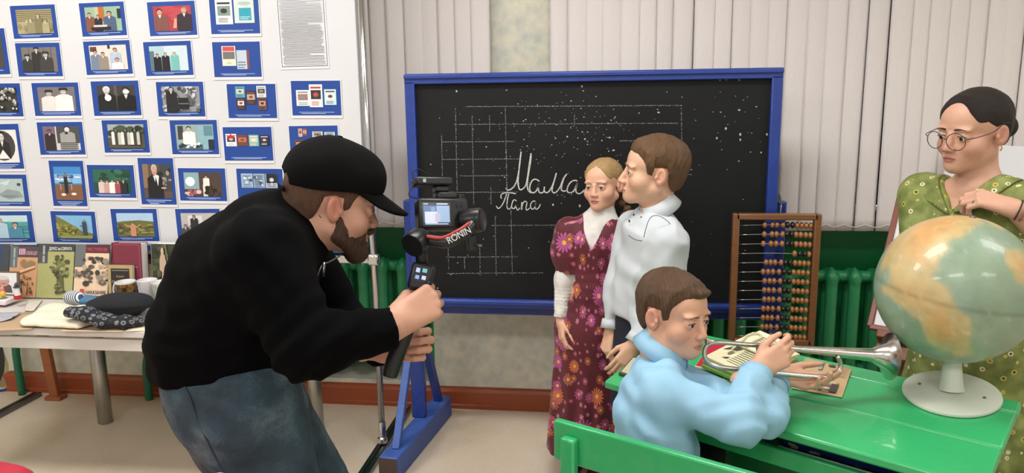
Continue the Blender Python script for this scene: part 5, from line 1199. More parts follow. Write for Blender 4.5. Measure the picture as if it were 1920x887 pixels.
# ------------------------------------------------------------------ the man filming
SWEAT = M('black_knit', '#020203', .95, var=.25, vscale=9, bump=.12, bscale=300, spec=.1)
def denim(name, a, b_, c):
    m = mat(name, a, .8); N = NT(m); b = N.n['Principled BSDF']; co = N.obj(); n = N.noise(co, 7, 4, .6); w = N.noise(co, 260, 2)
    f = N.math('ADD', N.math('MULTIPLY', n, .85), N.math('MULTIPLY', w, .15)); N.link(N.ramp(f, [(.3, a), (.5, b_), (.72, c)]), b.inputs['Base Color'])
    bn = N.node('ShaderNodeBump'); bn.inputs['Strength'].default_value = .4; bn.inputs['Distance'].default_value = .006; N.link(N.noise(co, 40, 4), bn.inputs['Height']); N.link(bn.outputs[0], b.inputs['Normal']); return m
JEANS = denim('denim', '#17252f', '#2b3f4b', '#66777f')
T0, T1, T2, T3 = W(428, 712, 1.78), W(420, 640, 1.77), W(458, 525, 1.76), W(512, 452, 1.76)
man = thing('person', np.array([T0[0]+.05, T0[1], 0]), 'bearded man in black cap, black sweater and jeans, bending over a camera gimbal', 'person')
AB = axes(T1, 96); LAT = AB[0]; FB = AB[1]
ho = W(624, 380, 1.75); HA = axes(ho, 101, -15, 0); HS = 1.02
mp = dict(flush='#c08268', face_w=1.06)
mh = head_shape(mp); S = Sh()
S.sub(mh, ho, HA, HS, .17, k=.012)
NB = T3+(W(560, 418, 1.76)-T3)*.9
S.cone(ho+np.array([0, -.03, -.05])@HA, W(568, 425, 1.76), .056, .066, k=.03)
for a, b, ra, rb in ((T0, T1, (.145, .13), (.15, .14)), (T1, T2, (.15, .14), (.17, .13)), (T2, T3, (.17, .13), (.16, .095))): S.econe(a, b, LAT, ra, rb, k=.04)
RS, RE, RW = W(486, 474, 1.60), W(572, 650, 1.56), W(733, 617, 1.62)
LS, LE, LW = W(548, 458, 1.90), W(640, 600, 1.97), W(716, 652, 1.82)
S.chain([RS, RE, RW], [.06, .045, .03], k=.03).chain([LS, LE, LW], [.06, .045, .03], k=.03)
HR, HL = W(440, 760, 1.70), W(474, 750, 1.87)
KR = HR+FB*.14+[0, 0, -.40]; KL = HL+FB*.2+[0, 0, -.40]
AR = np.array([*(KR-FB*.12)[:2], .09]); AL = np.array([*(KL-FB*.05)[:2], .09])
S.chain([HR, KR, AR], [.085, .055, .04], k=.04).chain([HL, KL, AL], [.085, .055, .04], k=.04)
r_, u_, t_ = vbasis(W(770, 590, 1.68))
gA = hand_axes(r_*.80+u_*.42-t_*.22, t_*.95+u_*.1+r_*.12, True); gO = W(741, 606, 1.625)
GH = hand_shape([(1.05, 1.25, .7), (1.1, 1.3, .8), (1.1, 1.3, .8), (1.1, 1.25, .8)], [(.35, .8, -.55), (.05, .85, -.6), (-.1, .75, -.7)])
S.sub(GH, gO, gA, 1.03, .2, k=.006)
lA = hand_axes(r_*.93+u_*.05+t_*.25, -t_*.9+r_*.3, False); lO = W(716, 654, 1.80)
LH = hand_shape([(.85, 1.35, .75), (.9, 1.35, .75), (.95, 1.35, .7), (1.0, 1.3, .7)], [(.6, .7, -.3), (.5, .7, -.5), (.3, .6, -.7)])
S.sub(LH, lO, lA, 1.0, .2, k=.006)
def man_col():
    base = skin_col(ho, HA, HS, '#c1917a', '#a8665a', dict(flush='#b9745f')); return base
finish_body(man, S, [(*hbox(ho, HS), .0028), (*handbox(gO, gA), .003), (*handbox(lO, lA), .003)], bb([T0, T1, T2, T3, RE, LE, RW, LW, AR, AL, KR, ho], .2), man_col())
eyes(man, ho, HA, HS, '#5a4636'); brows(man, mh, ho, HA, HS, M('brow_brown', '#4a3325', .8), .003)
# hair at the back of the head, beard
put_local('hair', hair_shape([(-.13, -.045), (-.06, -.05), (-.045, -.03), (-.034, .012), (.005, .016), (.012, -.03), (.024, -.028), (.03, .02), (.05, .05), (.1, .06)], .0035, .004), (-.1, -.13, -.08), (.1, .1, .12), .003, ho, HA, HS, hair_mat('short_brown_hair', '#3c2a20', '#6b4a38'), man)
bs = Sh()
for x in (-1, 1): bs.cone((x*.064, .006, -.03), (x*.058, .012, -.065), .008, .013, k=.012).cone((x*.058, .012, -.065), (x*.02, .074, -.098), .015, .022, k=.014).cone((x*.034, .066, -.05), (x*.02, .074, -.09), .008, .017, k=.012).cone((x*.060, .012, -.045), (x*.036, .062, -.062), .009, .014, k=.014).cone((x*.026, .088, -.05), (0, .101, -.0475), .0065, .0055, k=.006)
bs.ell((0, .072, -.100), (.032, .024, .026), k=.016).ell((0, .082, -.078), (.018, .012, .01), k=.008).ell((0, .1, -.0615), (.019, .016, .0055), k=.003, op='-')
bs.post = lambda P, d: d+vnoise(P*[1, 1, .5], 190)*.0022+vnoise(P, 60)*.001
put_local('beard', bs, (-.1, -.03, -.16), (.1, .13, 0), .003, ho, HA, HS, hair_mat('beard_hair', '#2e2019', '#5c4030'), man)
# cap
CAPM = M('cap_cotton', '#040405', .9, var=.2, bump=.06, bscale=400, spec=.15)
cs = Sh(); cs.ell((0, -.014, .052), (.086, .108, .094), k=.01).ell((0, .05, .062), (.062, .055, .06), k=.03)
cs.half((0, -.11, .022), (0, .10, -1.0)); cs.ell((0, -.012, .0), (.078, .1, .06), k=.002, op='-'); cs.ell((0, -.125, .03), (.035, .04, .022), k=.004, op='-')
cs.post = lambda P, d: d+vnoise(P, 28)*.0018-.0012*np.exp(-(P[:, 0]/.004)**2)
cap = put_local('cap', cs, (-.11, -.14, -.04), (.11, .12, .17), .0035, ho, HA, HS, CAPM, man)
def brim(u, v):
    a = (u-.5)*2; x = a*.077; y0 = .080*math.sqrt(max(0, 1-(a*.98)**2))+.010; y1 = y0+.084*math.sqrt(max(.0009, 1-a*a)); y = y0+(y1-y0)*v
    return ho+(np.array([x, y, .026+.1*(y0+.11)-(.040+.03*a*a)*(y-y0)/.084])@HA)*HS
MB().grid(brim, 18, 8).build('brim', CAPM, cap, True, solid=.005)
MB().lathe([(.007, 0), (.006, .003), (0, .004)], ho+(np.array([0, -.014, .1445])@HA)*HS, HA[2], 10).build('cap_button', CAPM, cap, True)
MB().tube([ho+(np.array([x, -.118+.1*x*x*20, .012])@HA)*HS for x in np.linspace(-.04, .04, 7)], .006, 8, flat=.4).build('cap_strap', CAPM, cap, True)
# sweater
tor = Sh()
for a, b, ra, rb in ((T0, T1, (.165, .150), (.172, .158)), (T1, T2, (.172, .158), (.195, .150)), (T2, T3, (.195, .150), (.185, .112))): tor.econe(a, b, LAT, ra, rb, k=.05)
tor.cone(T3, W(562, 420, 1.76), .1, .074, k=.05)
tor.half(W(430, 686, 1.78), (T0-T1)+FB*.004, k=.006)
sw = Sh().fn(tor.f, (T1+T2)/2, .6, 0)
sw.chain([RS, RE], [.088, .066], k=.05).chain([RE, RW], [.066, .046], k=.02).chain([LS, LE], [.08, .062], k=.05).chain([LE, LW], [.062, .045], k=.02)
sw.cyl(RW+unit(RW-RE)*.005, RW+unit(RW-RE)*.14, .07).cyl(LW+unit(LW-LE)*.005, LW+unit(LW-LE)*.14, .07)
cloth('sweater', sw, *bb([T0, T1, T2, T3, RE, LE, RW, LW, RS], .23), .009, SWEAT, man, .006, 8, folds=[(RE, (RE-RS)+(RW-RE)*.3, .045, .12, .006), (RS, (1, 0, 1), .07, .14, .005), (T1, (T0-T1), .06, .2, .005), ((RE+RW)/2, RW-RE, .06, .1, .003)])
# stand collar, zip
ca = np.array([LAT, *(lambda z: (unit(np.cross(z, LAT)), z))(unit(ho-NB))]); cc = W(574, 420, 1.76)
ca = np.array([ca[0], ca[1] if ca[1]@FB > 0 else -ca[1], ca[2]])
band('collar', cc, ca, .072, .074, -.03, .03, SWEAT, man, .004, .1, .008, dip=.012)
zp = W(608, 492, 1.645); MB().tube([zp, zp-u_*.03-r_*.004], .0035, 8).build('zip_pull', STEEL, man, True)
MB().tube(spline([W(640, 478, 1.70), W(620, 490, 1.67), W(604, 498, 1.65), W(594, 520, 1.645)]), .0022, 6).build('zip', STEEL, man, True)
# jeans
js = Sh(); js.econe(T0, HR*.5+HL*.5+[0, 0, -.02], LAT, (.158, .145), (.165, .135), k=.03)
js.chain([HR, KR, AR], [.125, .078, .062], k=.05).chain([HL, KL, AL], [.115, .076, .06], k=.05)
js.half(W(428, 668, 1.78), (T1-T0)); js.half((0, 0, .05), (0, 0, -1))
cloth('jeans', js, *bb([T0, HR, HL, KR, KL, AR, AL], .18), .009, JEANS, man, .006, 9, (1, 1, .7), [(HR, (0.4, 0, 1), .07, .15, .005), (KR, (0, 0, 1), .05, .12, .007), (KL, (.2, 0, 1), .05, .12, .007), (HL, (.6, 0, 1), .06, .14, .005)])
MB().tube(spline([W(330, 700, 1.645), W(352, 735, 1.60), W(372, 790, 1.585), W(400, 850, 1.575), W(428, 900, 1.57)]), .002, 6).build('side_seam', M('seam_thread', '#1c2838', .8), man, True)
MB().box(W(424, 704, 1.615), (.03, .003, .018), np.array([r_, t_, u_]).T).build('label_patch', M('patch', '#b9b3a5', .7), man)
for a, kk in ((AR, KR), (AL, KL)): shoe(man, a, a+FB*.18, M('dark_shoe', '#23211f', .5))

# ------------------------------------------------------------------ camera on its gimbal
BLK = M('black_plastic', '#141416', .38); BLKM = M('black_metal', '#2a2b2d', .32, .6)
gim = thing('camera_gimbal', W(735, 705, 1.72), 'black handheld camera gimbal with a mirrorless camera, held by the man', 'gimbal')
R3 = np.array([r_, u_, t_])       # image right, up, towards viewer at the gimbal
def G(px, py, D=1.70): return W(px, py, D)
MB().tube(spline([G(731, 706), G(738, 680), G(757, 630), G(772, 585), G(780, 556)]), [.016, .0185, .0185, .019, .02], 16).build('grip', BLK, gim, True)
hb = MB(); hb.box(G(790, 520), (.052, .062, .045), (np.array([unit(r_+u_*-.28), unit(u_+r_*.28), t_])).T); ho_ = hb.build('control_head', BLK, gim, bevel=.008)
scr = np.array([unit(r_+u_*-.28), unit(u_+r_*.28), t_])
EMS = bpy.data.materials.new('lit_screen'); EMS.use_nodes = True; _n = NT(EMS); _b = EMS.node_tree.nodes['Principled BSDF']; _b.inputs['Base Color'].default_value = (.02, .02, .03, 1); _b.inputs['Roughness'].default_value = .15
_a = _n.node('ShaderNodeAttribute'); _a.attribute_name = 'Col'; _n.link(_a.outputs['Color'], _b.inputs['Emission Color']); _b.inputs['Emission Strength'].default_value = .9
def screen(o, ex, ey, n, shapes, name, par):
    q = Pic(o, ex, ey, n)
    for s_ in shapes: (q.r if len(s_) == 5 else q.e)(*s_)
    return q.mb.build(name, EMS, par, colors=True)
so = G(790, 520)+t_*.0235-scr[0]*.019-scr[1]*.012
screen(so, scr[0]*.036, scr[1]*.036, t_, [(0, 0, 1, 1, '#0c1018'), (.12, .55, .36, .82, '#cfe2ff'), (.5, .62, .78, .86, '#7fd0c0'), (.16, .15, .4, .38, '#9fb9e8'), (.55, .18, .8, .42, '#dfe8ff')], 'touch_screen', ho_)
MB().lathe([(.007, 0), (.007, .006), (.003, .008)], G(803, 532)+t_*.02, t_, 12).build('joystick', BLKM, ho_, True)
MB().tube([G(792, 500), G(790, 478), G(788, 458)], .0135, 12).build('pan_column', BLKM, gim, True)
MB().lathe([(.027, -.022), (.028, -.018), (.028, .004), (.0265, .008), (.0265, .014), (.024, .018)], G(783, 452, 1.69), unit(t_*.55-r_*.5-u_*.45)*-1, 28).build('pan_motor', BLKM, gim, 'auto')
arm = MB().tube(spline([G(792, 448, 1.70), G(815, 452, 1.69), G(840, 454, 1.69), G(868, 440, 1.70), G(890, 415, 1.73)]), [.013, .0135, .0135, .013, .012], 12, flat=1.0).build('gimbal_arm', BLK, gim, True)
MB().tube(spline([G(800, 443, 1.672), G(828, 446, 1.672), G(858, 433, 1.676), G(880, 418, 1.70)]), .0036, 8).build('red_stripe', M('red_rubber', '#a5342f', .5), arm, True)
tx = unit(W(877, 437, 1.68)-W(842, 455, 1.68))
text('RONIN', .0215, W(841, 458, 1.668), tx, np.cross(t_, tx), M('white_print', '#dedede', .5), 'lettering', arm, .0006, sx=.82)
MB().lathe([(.026, -.03), (.0275, -.026), (.0275, .010), (.026, .014), (.023, .016)], G(893, 413, 1.74), unit(r_*.85-t_*-.15+t_*.3), 28).build('tilt_motor', BLKM, gim, 'auto')
MB().bar(G(882, 440, 1.76), G(885, 470, 1.76), .02, .014).build('mount_plate', BLK, gim, bevel=.003)
MB().tube([G(893, 459, 1.75), G(904, 461, 1.75)], .003, 8).build('plate_screw', STEEL, gim, True)
# camera body
RC = np.array([unit(r_*.96-t_*.28), u_, unit(t_*.96+r_*.28)])
cbp = G(828, 403, 1.755)
cbod = MB().box(cbp, (.118, .074, .042), RC.T).build('camera_body', BLK, gim, bevel=.008)
MB().box(cbp+RC[0]*.01+RC[1]*.042, (.05, .02, .04), RC.T).build('viewfinder_hump', BLK, cbod, bevel=.007)
MB().lathe([(.024, 0), (.026, .004), (.026, .05), (.03, .054), (.03, .07), (.022, .071)], cbp-RC[2]*.02+RC[0]*.01, -RC[2], 28).build('lens', BLKM, cbod, 'auto')
for dx, rr in ((.046, .011), (.03, .008)): MB().lathe([(rr, 0), (rr, .008), (rr*.8, .0095)], cbp+RC[0]*dx+RC[1]*.037, RC[1], 18).build('dial', BLKM, cbod, 'auto')
for dx, dy in ((.032, .018), (.043, .018), (.032, -.02), (.045, -.018), (.038, 0)): MB().lathe([(.004 if dx != .038 else .009, 0), (.0035 if dx != .038 else .008, .002)], cbp+RC[2]*.021+RC[0]*dx+RC[1]*dy, RC[2], 12).build('camera_button', BLKM, cbod, 'auto')
screen(cbp+RC[2]*.0225-RC[0]*.052-RC[1]*.027, RC[0]*.066, RC[1]*.052, RC[2], [(0, 0, 1, 1, '#11151d'), (.04, .14, .96, .86, '#5b7bb0'), (.5, .14, .96, .86, '#a9c8e8'), (.3, .14, .45, .8, '#8aa6d8'), (.52, .6, .08, .1, '#e8eef8'), (.44, .16, .62, .52, '#d6c9e8'), (.04, .9, .2, .97, '#9ab5e0'), (.5, .9, .9, .97, '#c9d8f0'), (.08, .04, .9, .1, '#b5c6e6')], 'lcd_screen', cbod)
MB().box(cbp+RC[1]*.058, (.03, .012, .03), RC.T).build('hot_shoe', BLKM, cbod, bevel=.002)
rx = MB().box(cbp+RC[1]*.074-RC[0]*.02, (.085, .018, .05), RC.T).build('wireless_receiver', BLK, gim, bevel=.004)
MB().box(cbp+RC[1]*.074-RC[0]*.045+RC[2]*.0255, (.007, .008, .001), RC.T).build('status_light', M('pale_green_plastic', '#9fb8a6', .4), rx)
MB().tube(spline([cbp+RC[1]*.074-RC[0]*.06, cbp+RC[1]*.098-RC[0]*.064, cbp+RC[1]*.104-RC[0]*.05, cbp+RC[1]*.09-RC[0]*.02]), .0012, 6).build('cable', BLK, rx, True)
MB().tube(spline([cbp+RC[1]*.07-RC[0]*.062, cbp+RC[1]*.045-RC[0]*.075, cbp+RC[1]*.036-RC[0]*.05, cbp+RC[1]*.036-RC[0]*.04]), .0012, 6).build('cable', BLK, rx, True)

# ------------------------------------------------------------------ girl in the flowered dress
def flower_dress(name, ground, cols, centre, scale, size, cx, cy):
    """scattered daisies printed on cloth, laid out round the body axis"""
    m = mat(name, ground, .7); N = NT(m); b = N.n['Principled BSDF']; x, y, z = N.sep(N.obj())
    th = N.math('ARCTAN2', N.math('SUBTRACT', x, cx), N.math('SUBTRACT', cy, y)); U = N.math('MULTIPLY', th, .16)
    vec = N.comb(U, z, 0.0); out = (*lin(ground), 1); base = N.mix(N.noise(N.obj(), 8, 3), (*[c*.75 for c in lin(ground)], 1), (*[min(1, c*1.25) for c in lin(ground)], 1)); cur = base
    for i, (sc, sz, pet, c0, c1) in enumerate(cols):
        sh = N.node('ShaderNodeVectorMath', _operation='ADD'); N.link(vec, sh.inputs[0]); sh.inputs[1].default_value = (.37*i, .71*i, 0)
        v = N.node('ShaderNodeTexVoronoi'); v.voronoi_dimensions = '2D'; v.inputs['Scale'].default_value = sc; v.inputs['Randomness'].default_value = .75; N.link(sh.outputs[0], v.inputs['Vector'])
        d = N.node('ShaderNodeVectorMath', _operation='SUBTRACT'); N.link(sh.outputs[0], d.inputs[0])
        ps = N.node('ShaderNodeVectorMath', _operation='SCALE'); N.link(v.outputs['Position'], ps.inputs[0]); ps.inputs['Scale'].default_value = 1.0; N.link(ps.outputs[0], d.inputs[1])
        dx, dy, _ = N.sep(d.outputs[0]); an = N.math('ARCTAN2', dy, dx); r = N.math('SQRT', N.math('ADD', N.math('MULTIPLY', dx, dx), N.math('MULTIPLY', dy, dy)))
        cc = N.sep(v.outputs['Color']); rs = N.math('MULTIPLY_ADD', cc[0], sz*.6, sz*.6)
        pr = N.math('MULTIPLY', rs, N.math('MULTIPLY_ADD', N.math('ABSOLUTE', N.math('SINE', N.math('MULTIPLY', an, pet/2))), .45, .6))
        f = N.math('MULTIPLY', N.math('LESS_THAN', r, pr), N.math('GREATER_THAN', cc[1], .38))
        pc = N.mix(N.math('GREATER_THAN', cc[2], .55), (*lin(c0), 1), (*lin(c1), 1))
        strp = N.math('MULTIPLY_ADD', N.math('ABSOLUTE', N.math('SINE', N.math('MULTIPLY', an, pet*.5))), .6, .4)
        hs = N.node('ShaderNodeHueSaturation'); N.link(pc, hs.inputs['Color']); N.link(strp, hs.inputs['Value'])
        cur = N.mix(f, cur, hs.outputs[0]); ce = N.math('MULTIPLY', f, N.math('LESS_THAN', r, N.math('MULTIPLY', rs, .25))); cur = N.mix(ce, cur, (*lin(centre), 1))
    N.link(cur, b.inputs['Base Color']); b.inputs['Sheen Weight'].default_value = .15
    bn = N.node('ShaderNodeBump'); bn.inputs['Strength'].default_value = .2; bn.inputs['Distance'].default_value = .004; N.link(N.noise(N.obj(), 60, 3), bn.inputs['Height']); N.link(bn.outputs[0], b.inputs['Normal']); return m
GY = 2.97
def gp(px, py, y=GY): return ony(px, py, y)
ho = gp(1131, 346); HA = axes(ho, -27, -3, -3); HS = .87; BA = axes(ho, -16); LAT, FB = BA[0], BA[1]
girl = thing('person', (gp(1105, 700)[0], GY, 0), 'girl with blond braids in a burgundy flowered dress, standing beside the boy in white', 'person')
gh = head_shape(dict(nose=.72, jaw=.93, eye_open=.0056, face_w=1.04)); S = Sh().sub(gh, ho, HA, HS, .15, k=.01)
nb = gp(1128, 412); ch = gp(1117, 455); ws = gp(1108, 545); hp = gp(1102, 620)
S.cone(ho+np.array([0, -.02, -.05])@HA*HS, nb, .038, .04, k=.02).econe(nb+[0, 0, -.02], ch, LAT, (.08, .05), (.1, .065), k=.03).econe(ch, ws, LAT, (.1, .065), (.085, .06), k=.03).econe(ws, hp, LAT, (.085, .06), (.1, .07), k=.03)
rS, rE, rW = gp(1066, 438), gp(1058, 525, 2.96), gp(1052, 600, 2.93)       # her right arm (image left)
lS, lE, lW = gp(1170, 440, 3.0), gp(1182, 530, 3.04), gp(1180, 610, 3.02)
S.chain([rS, rE, rW], [.035, .027, .02], k=.02).chain([lS, lE, lW], [.035, .027, .02], k=.02)
A1 = np.array([*(hp-LAT*-.05)[:2], .07]); A2 = np.array([*(hp-LAT*.05)[:2], .07])
for a, s_ in ((A1, 1), (A2, -1)): S.chain([hp+LAT*.05*s_, a+[0, 0, .3], a], [.06, .042, .032], k=.02)
r_, u_, t_ = vbasis(rW); relaxed = hand_shape([(.35, .5, .3), (.4, .55, .35), (.45, .6, .35), (.5, .6, .35)], [(.5, .75, -.35), (.2, .9, -.3), (.05, .9, -.35)])
gO = gp(1052, 602, 2.93); gA = hand_axes(-u_*.97+r_*.05+t_*.1, -r_*.9+t_*.3, True)
S.sub(relaxed, gO, gA, .72, .16, k=.005); g2 = hand_axes(-u_, r_*.9+t_*.2, False); S.sub(relaxed, lW, g2, .72, .16, k=.005)
finish_body(girl, S, [(*hbox(ho, HS), .0025), (*handbox(gO, gA, .8), .0026)], bb([ho, rE, lE, A1, A2, rW, lW], .15), skin_col(ho, HA, HS, '#d9a98d', '#b3645f', dict(flush='#d59b86')))
eyes(girl, ho, HA, HS, '#4a4f52', (-.1, -.05)); brows(girl, gh, ho, HA, HS, M('brow_fair', '#9a7a55', .8), .0016)
BL_H = hair_mat('blond_hair', '#8f6e45', '#c9a877')
line = [(-.13, -.04), (-.05, -.045), (-.034, .0), (-.02, .012), (.0, .018), (.02, .03), (.045, .048), (.07, .062), (.1, .066)]
hsg = hair_shape(line, .006, .010, .0012, 150, None, .05, .082)
_f0 = hsg.ops[0][0]; hsg.ops[0] = (lambda P: _f0(P)+.0045*np.exp(-(P[:, 0]/.0035)**2)*(P[:, 2] > .03), *hsg.ops[0][1:])
put_local('hair', hsg, (-.1, -.13, -.07), (.1, .11, .13), .003, ho, HA, HS, BL_H, girl, (0, -1, -.25))
BR_H = hair_mat('braid_hair', '#4a3524', '#7c5c3d')
for sd_, px0 in ((-1, None), (1, None)):
    st_ = ho+(np.array([sd_*.055, -.06, -.035])@HA)*HS; en = st_+np.array([0, 0, -.17])+LAT*sd_*.035-FB*.015; s = Sh()
    for i in range(8):
        p = st_+(en-st_)*i/7.0; o_ = LAT*(.008*(-1)**i); s.ell(p+o_, (.016-.0006*i, .013, .017), frame(LAT+[0, 0, .6*(-1)**i]), k=.005)
    s.post = lambda P, d: d+vnoise(P*[1, 1, .4], 220)*.0012
    V, Q = nets(s.f, *bb([st_, en], .05), .0035); br_ = mesh_np('braid', V, Q, BR_H, girl, vec=lambda Wv: Wv*[120, 120, 40])
    rb_ = MB()
    for a_ in (-.5, .5, 2.6, 3.7): rb_.tube(spline([en, en+LAT*.03*math.cos(a_)+np.array([0, 0, .02*math.sin(a_)+.01]), en+LAT*.045*math.cos(a_)+np.array([0, 0, .03*math.sin(a_)]), en]), .006, 6, flat=.3)
    rb_.build('ribbon', M('white_ribbon', '#c9cbd4', .4), br_, True)
# white turtleneck
WK = M('white_knit', '#d6d3ce', .85, bump=.08, bscale=320, var=.03)
tn = Sh(); tn.cone(gp(1130, 396), gp(1126, 420), .046, .056, k=.02).econe(nb+[0, 0, -.02], ch, LAT, (.086, .058), (.106, .075), k=.03).econe(ch, ws, LAT, (.106, .075), (.09, .066), k=.03)
tn.chain([rS, rE, rW], [.042, .036, .03], k=.02).chain([lS, lE, lW], [.042, .036, .03], k=.02)
tn.cyl(rW+unit(rW-rE)*-.012, rW+unit(rW-rE)*.12, .05).cyl(lW, lW+unit(lW-lE)*.12, .05)
cloth('turtleneck', tn, *bb([nb, ch, ws, rW, lW, gp(1130, 388)], .1), .006, WK, girl, .002, 20, folds=[((rE+rW)/2, rW-rE, .014, .09, .0022)])
# dress
gxy = gp(1110, 500)
DRESS = flower_dress('burgundy_flowers', '#560c1d', [(9.5, .040, 14, '#b5508f', '#c9683c'), (15, .022, 10, '#a8487a', '#a8583a'), (24, .010, 6, '#b5648a', '#a2476a')], '#d9a24a', 1, 1, float(gxy[0]), GY)
ds = Sh(); hem = gp(1096, 848); hemz = hem[2]
ds.econe(nb+[0, 0, -.03], ch, LAT, (.098, .066), (.122, .088), k=.03).econe(ch, ws, LAT, (.122, .088), (.108, .085), k=.04).econe(ws, hp, LAT, (.108, .085), (.125, .1), k=.04).econe(hp, hem, LAT, (.125, .1), (.165, .135), k=.05)
ds.chain([rS+[0, 0, .008], gp(1064, 475), gp(1063, 505, 2.96)], [.058, .06, .042], k=.03).chain([lS+[0, 0, .008], gp(1176, 480, 3.0), gp(1180, 510, 3.02)], [.058, .058, .042], k=.03)
ds.half((0, 0, hemz+.02), (0, 0, -1)); ds.cyl(gp(1062, 510, 2.96), gp(1058, 560, 2.95), .06).cyl(gp(1180, 513, 3.02), gp(1181, 560, 3.03), .06)
# the V neck
vtop = gp(1130, 385); vb = gp(1112, 462)
def vcut(P):
    q = P-gp(1122, 462); x = q@LAT; z = q[:, 2]; y = q@FB
    return np.maximum.reduce([np.abs(x)-np.maximum(z, 0)*.42-.002, -z, -y-.02])
ds.fn(vcut, gp(1125, 420), .14, .003, '-')
cloth('dress', ds, *bb([nb, hem, rS, lS, hem+LAT*.1, hem-LAT*.1, hem+FB*.1], .17), .0065, DRESS, girl, .0045, 12, (1, 1, .35), [(ws, (0, 0, 1), .045, .1, .003), (hem, LAT, .07, .35, .008), (rS, LAT, .02, .06, .002), (gp(1063, 500, 2.96), LAT, .018, .05, .002)])
for a in (A1, A2): shoe(girl, a, a+FB*.13, M('burgundy_shoe', '#4a1a1c', .4), .05, .032)

# ------------------------------------------------------------------ boy in the white shirt
BY = 2.66
def bp(px, py, y=BY): return ony(px, py, y)
ho = bp(1224, 322); HA = axes(ho, -80, 2, 2); HS = 1.05; BA = axes(ho, -62); LAT, FB = BA[0], BA[1]
boy = thing('person', (bp(1205, 700)[0], BY, 0), 'boy in a white shirt and navy trousers, standing in profile before the chalkboard', 'person')
bh = head_shape(dict(nose=1.02, jaw=.9)); S = Sh().sub(bh, ho, HA, HS, .17, k=.012)
nb = bp(1228, 400); t3 = bp(1222, 440); t2 = bp(1214, 500); t1 = bp(1206, 575); hp = bp(1204, 650)
S.cone(ho+np.array([0, -.03, -.045])@HA*HS, nb, .046, .05, k=.025).econe(nb+[0, 0, -.075], t3+[0, 0, -.02], LAT, (.07, .045), (.12, .07), k=.03).econe(t3, t1, LAT, (.13, .075), (.11, .075), k=.03).econe(t1, hp, LAT, (.11, .075), (.12, .085), k=.03)
lS, lE, lW = t3-LAT*.125+[0, 0, .0], bp(1246, 565, 2.55), bp(1192, 646, 2.50)
rS, rE, rW = t3+LAT*.135+[0, 0, .01], bp(1160, 540, 2.73), bp(1147, 618, 2.68)
S.chain([lS, lE, lW], [.045, .035, .025], k=.02).chain([rS, rE, rW], [.045, .035, .025], k=.02)
A1 = np.array([*(hp+LAT*.07)[:2], .08]); A2 = np.array([*(hp-LAT*.07)[:2], .08])
for a, s_ in ((A1, 1), (A2, -1)): S.chain([hp+LAT*.06*s_, a+[0, 0, .36], a], [.07, .05, .036], k=.03)
r_, u_, t_ = vbasis(lW); fist = hand_shape([(.9, 1.1, .6), (.95, 1.2, .7), (1.0, 1.2, .7), (1.05, 1.2, .7)], [(.3, .8, -.5), (-.1, .8, -.6), (-.3, .7, -.6)])
lO = lW; lA = hand_axes(-r_*.55-u_*.8, t_*.85+r_*.2, False); S.sub(relaxed, lO, lA, .8, .17, k=.005)
rO = rW; rA = hand_axes(-u_*.95-r_*.25, -r_*.75+t_*.6, True); S.sub(fist, rO, rA, .82, .17, k=.005)
finish_body(boy, S, [(*hbox(ho, HS), .0028), (*handbox(lO, lA, .85), .003), (*handbox(rO, rA, .85), .003)], bb([ho, A1, A2, lE, rE, lW, rW], .15), skin_col(ho, HA, HS, '#d3a88c', '#b4766a', dict(flush='#c98f78')))
eyes(boy, ho, HA, HS, '#3a2a20', (-.15, -.05)); brows(boy, bh, ho, HA, HS, M('brow_dark', '#4a3526', .8), .002)
BH = hair_mat('boy_brown_hair', '#3f2b1d', '#7a5a3c')
put_local('hair', hair_shape(SHORT, .005, .016, .0022, 95), (-.11, -.14, -.09), (.11, .12, .135), .003, ho, HA, HS, BH, boy)
WS = M('white_cotton', '#bfc5ca', .75, var=.03, bump=.03, bscale=200)
sh_ = Sh(); sh_.econe(nb+[0, 0, -.05], t3, LAT, (.09, .06), (.148, .09), k=.03).econe(t3, t2, LAT, (.148, .09), (.142, .1), k=.04).econe(t2, t1, LAT, (.142, .1), (.14, .108), k=.04)
sh_.half(bp(1200, 588)+[0, 0, 0], (0, 0, -1), k=.01)
tt_ = Sh().fn(sh_.f, t2, .4, 0); tt_.chain([lS, lE, lW], [.064, .054, .037], k=.03).chain([rS, rE, rW], [.06, .05, .036], k=.03)
tt_.cyl(lW+unit(lW-lE)*.0, lW+unit(lW-lE)*.1, .055).cyl(rW, rW+unit(rW-rE)*.1, .055)
cloth('shirt', tt_, *bb([nb, t1, lE, rE, lW, rW, lS, rS], .13), .0065, WS, boy, .0035, 10, (1, 1, .5), [(lE, lW-lE, .05, .1, .005), (t2, (0.6, 0, 1), .09, .16, .004), (lS, LAT+[0, 0, .5], .05, .07, .003)], .014)
for a_, b_ in ((lE, lW), (rE, rW)): band('cuff', b_, cuff_axes(b_-a_, LAT), .0385, .0385, -.034, .0, WS, boy, .0015, 0, .003)
cA = np.array([LAT, FB, [0, 0, 1.]]); kA = tilt_axes(LAT, FB, .5); kc = (ho+np.array([0, -.03, -.045])@HA*HS)*.3+nb*.7
band('collar_stand', kc, kA, .055, .057, -.022, .022, WS, boy, -.002, .12, .004)
band('collar_leaf', kc, kA, .074, .078, -.026, .024, WS, boy, -.018, .22, .0035, dip=.012)
SEAM = M('dark_piping', '#33363e', .7)
MB().tube([kc+np.array([.075*math.cos(a), .079*math.sin(a), -.026-.012*max(0, math.sin(a))**2])@kA for a in np.linspace(PI/2+.22, PI/2+2*PI-.22, 40)], .0011, 6).build('collar_piping', SEAM, boy, True)
MB().tube(spline([bp(1207, 445, 2.50), bp(1217, 412, 2.515), bp(1232, 404, 2.52), bp(1252, 415, 2.53), bp(1262, 430, 2.54)]), .0011, 6).build('shoulder_piping', SEAM, boy, True)
fr_ = t3+FB*.094
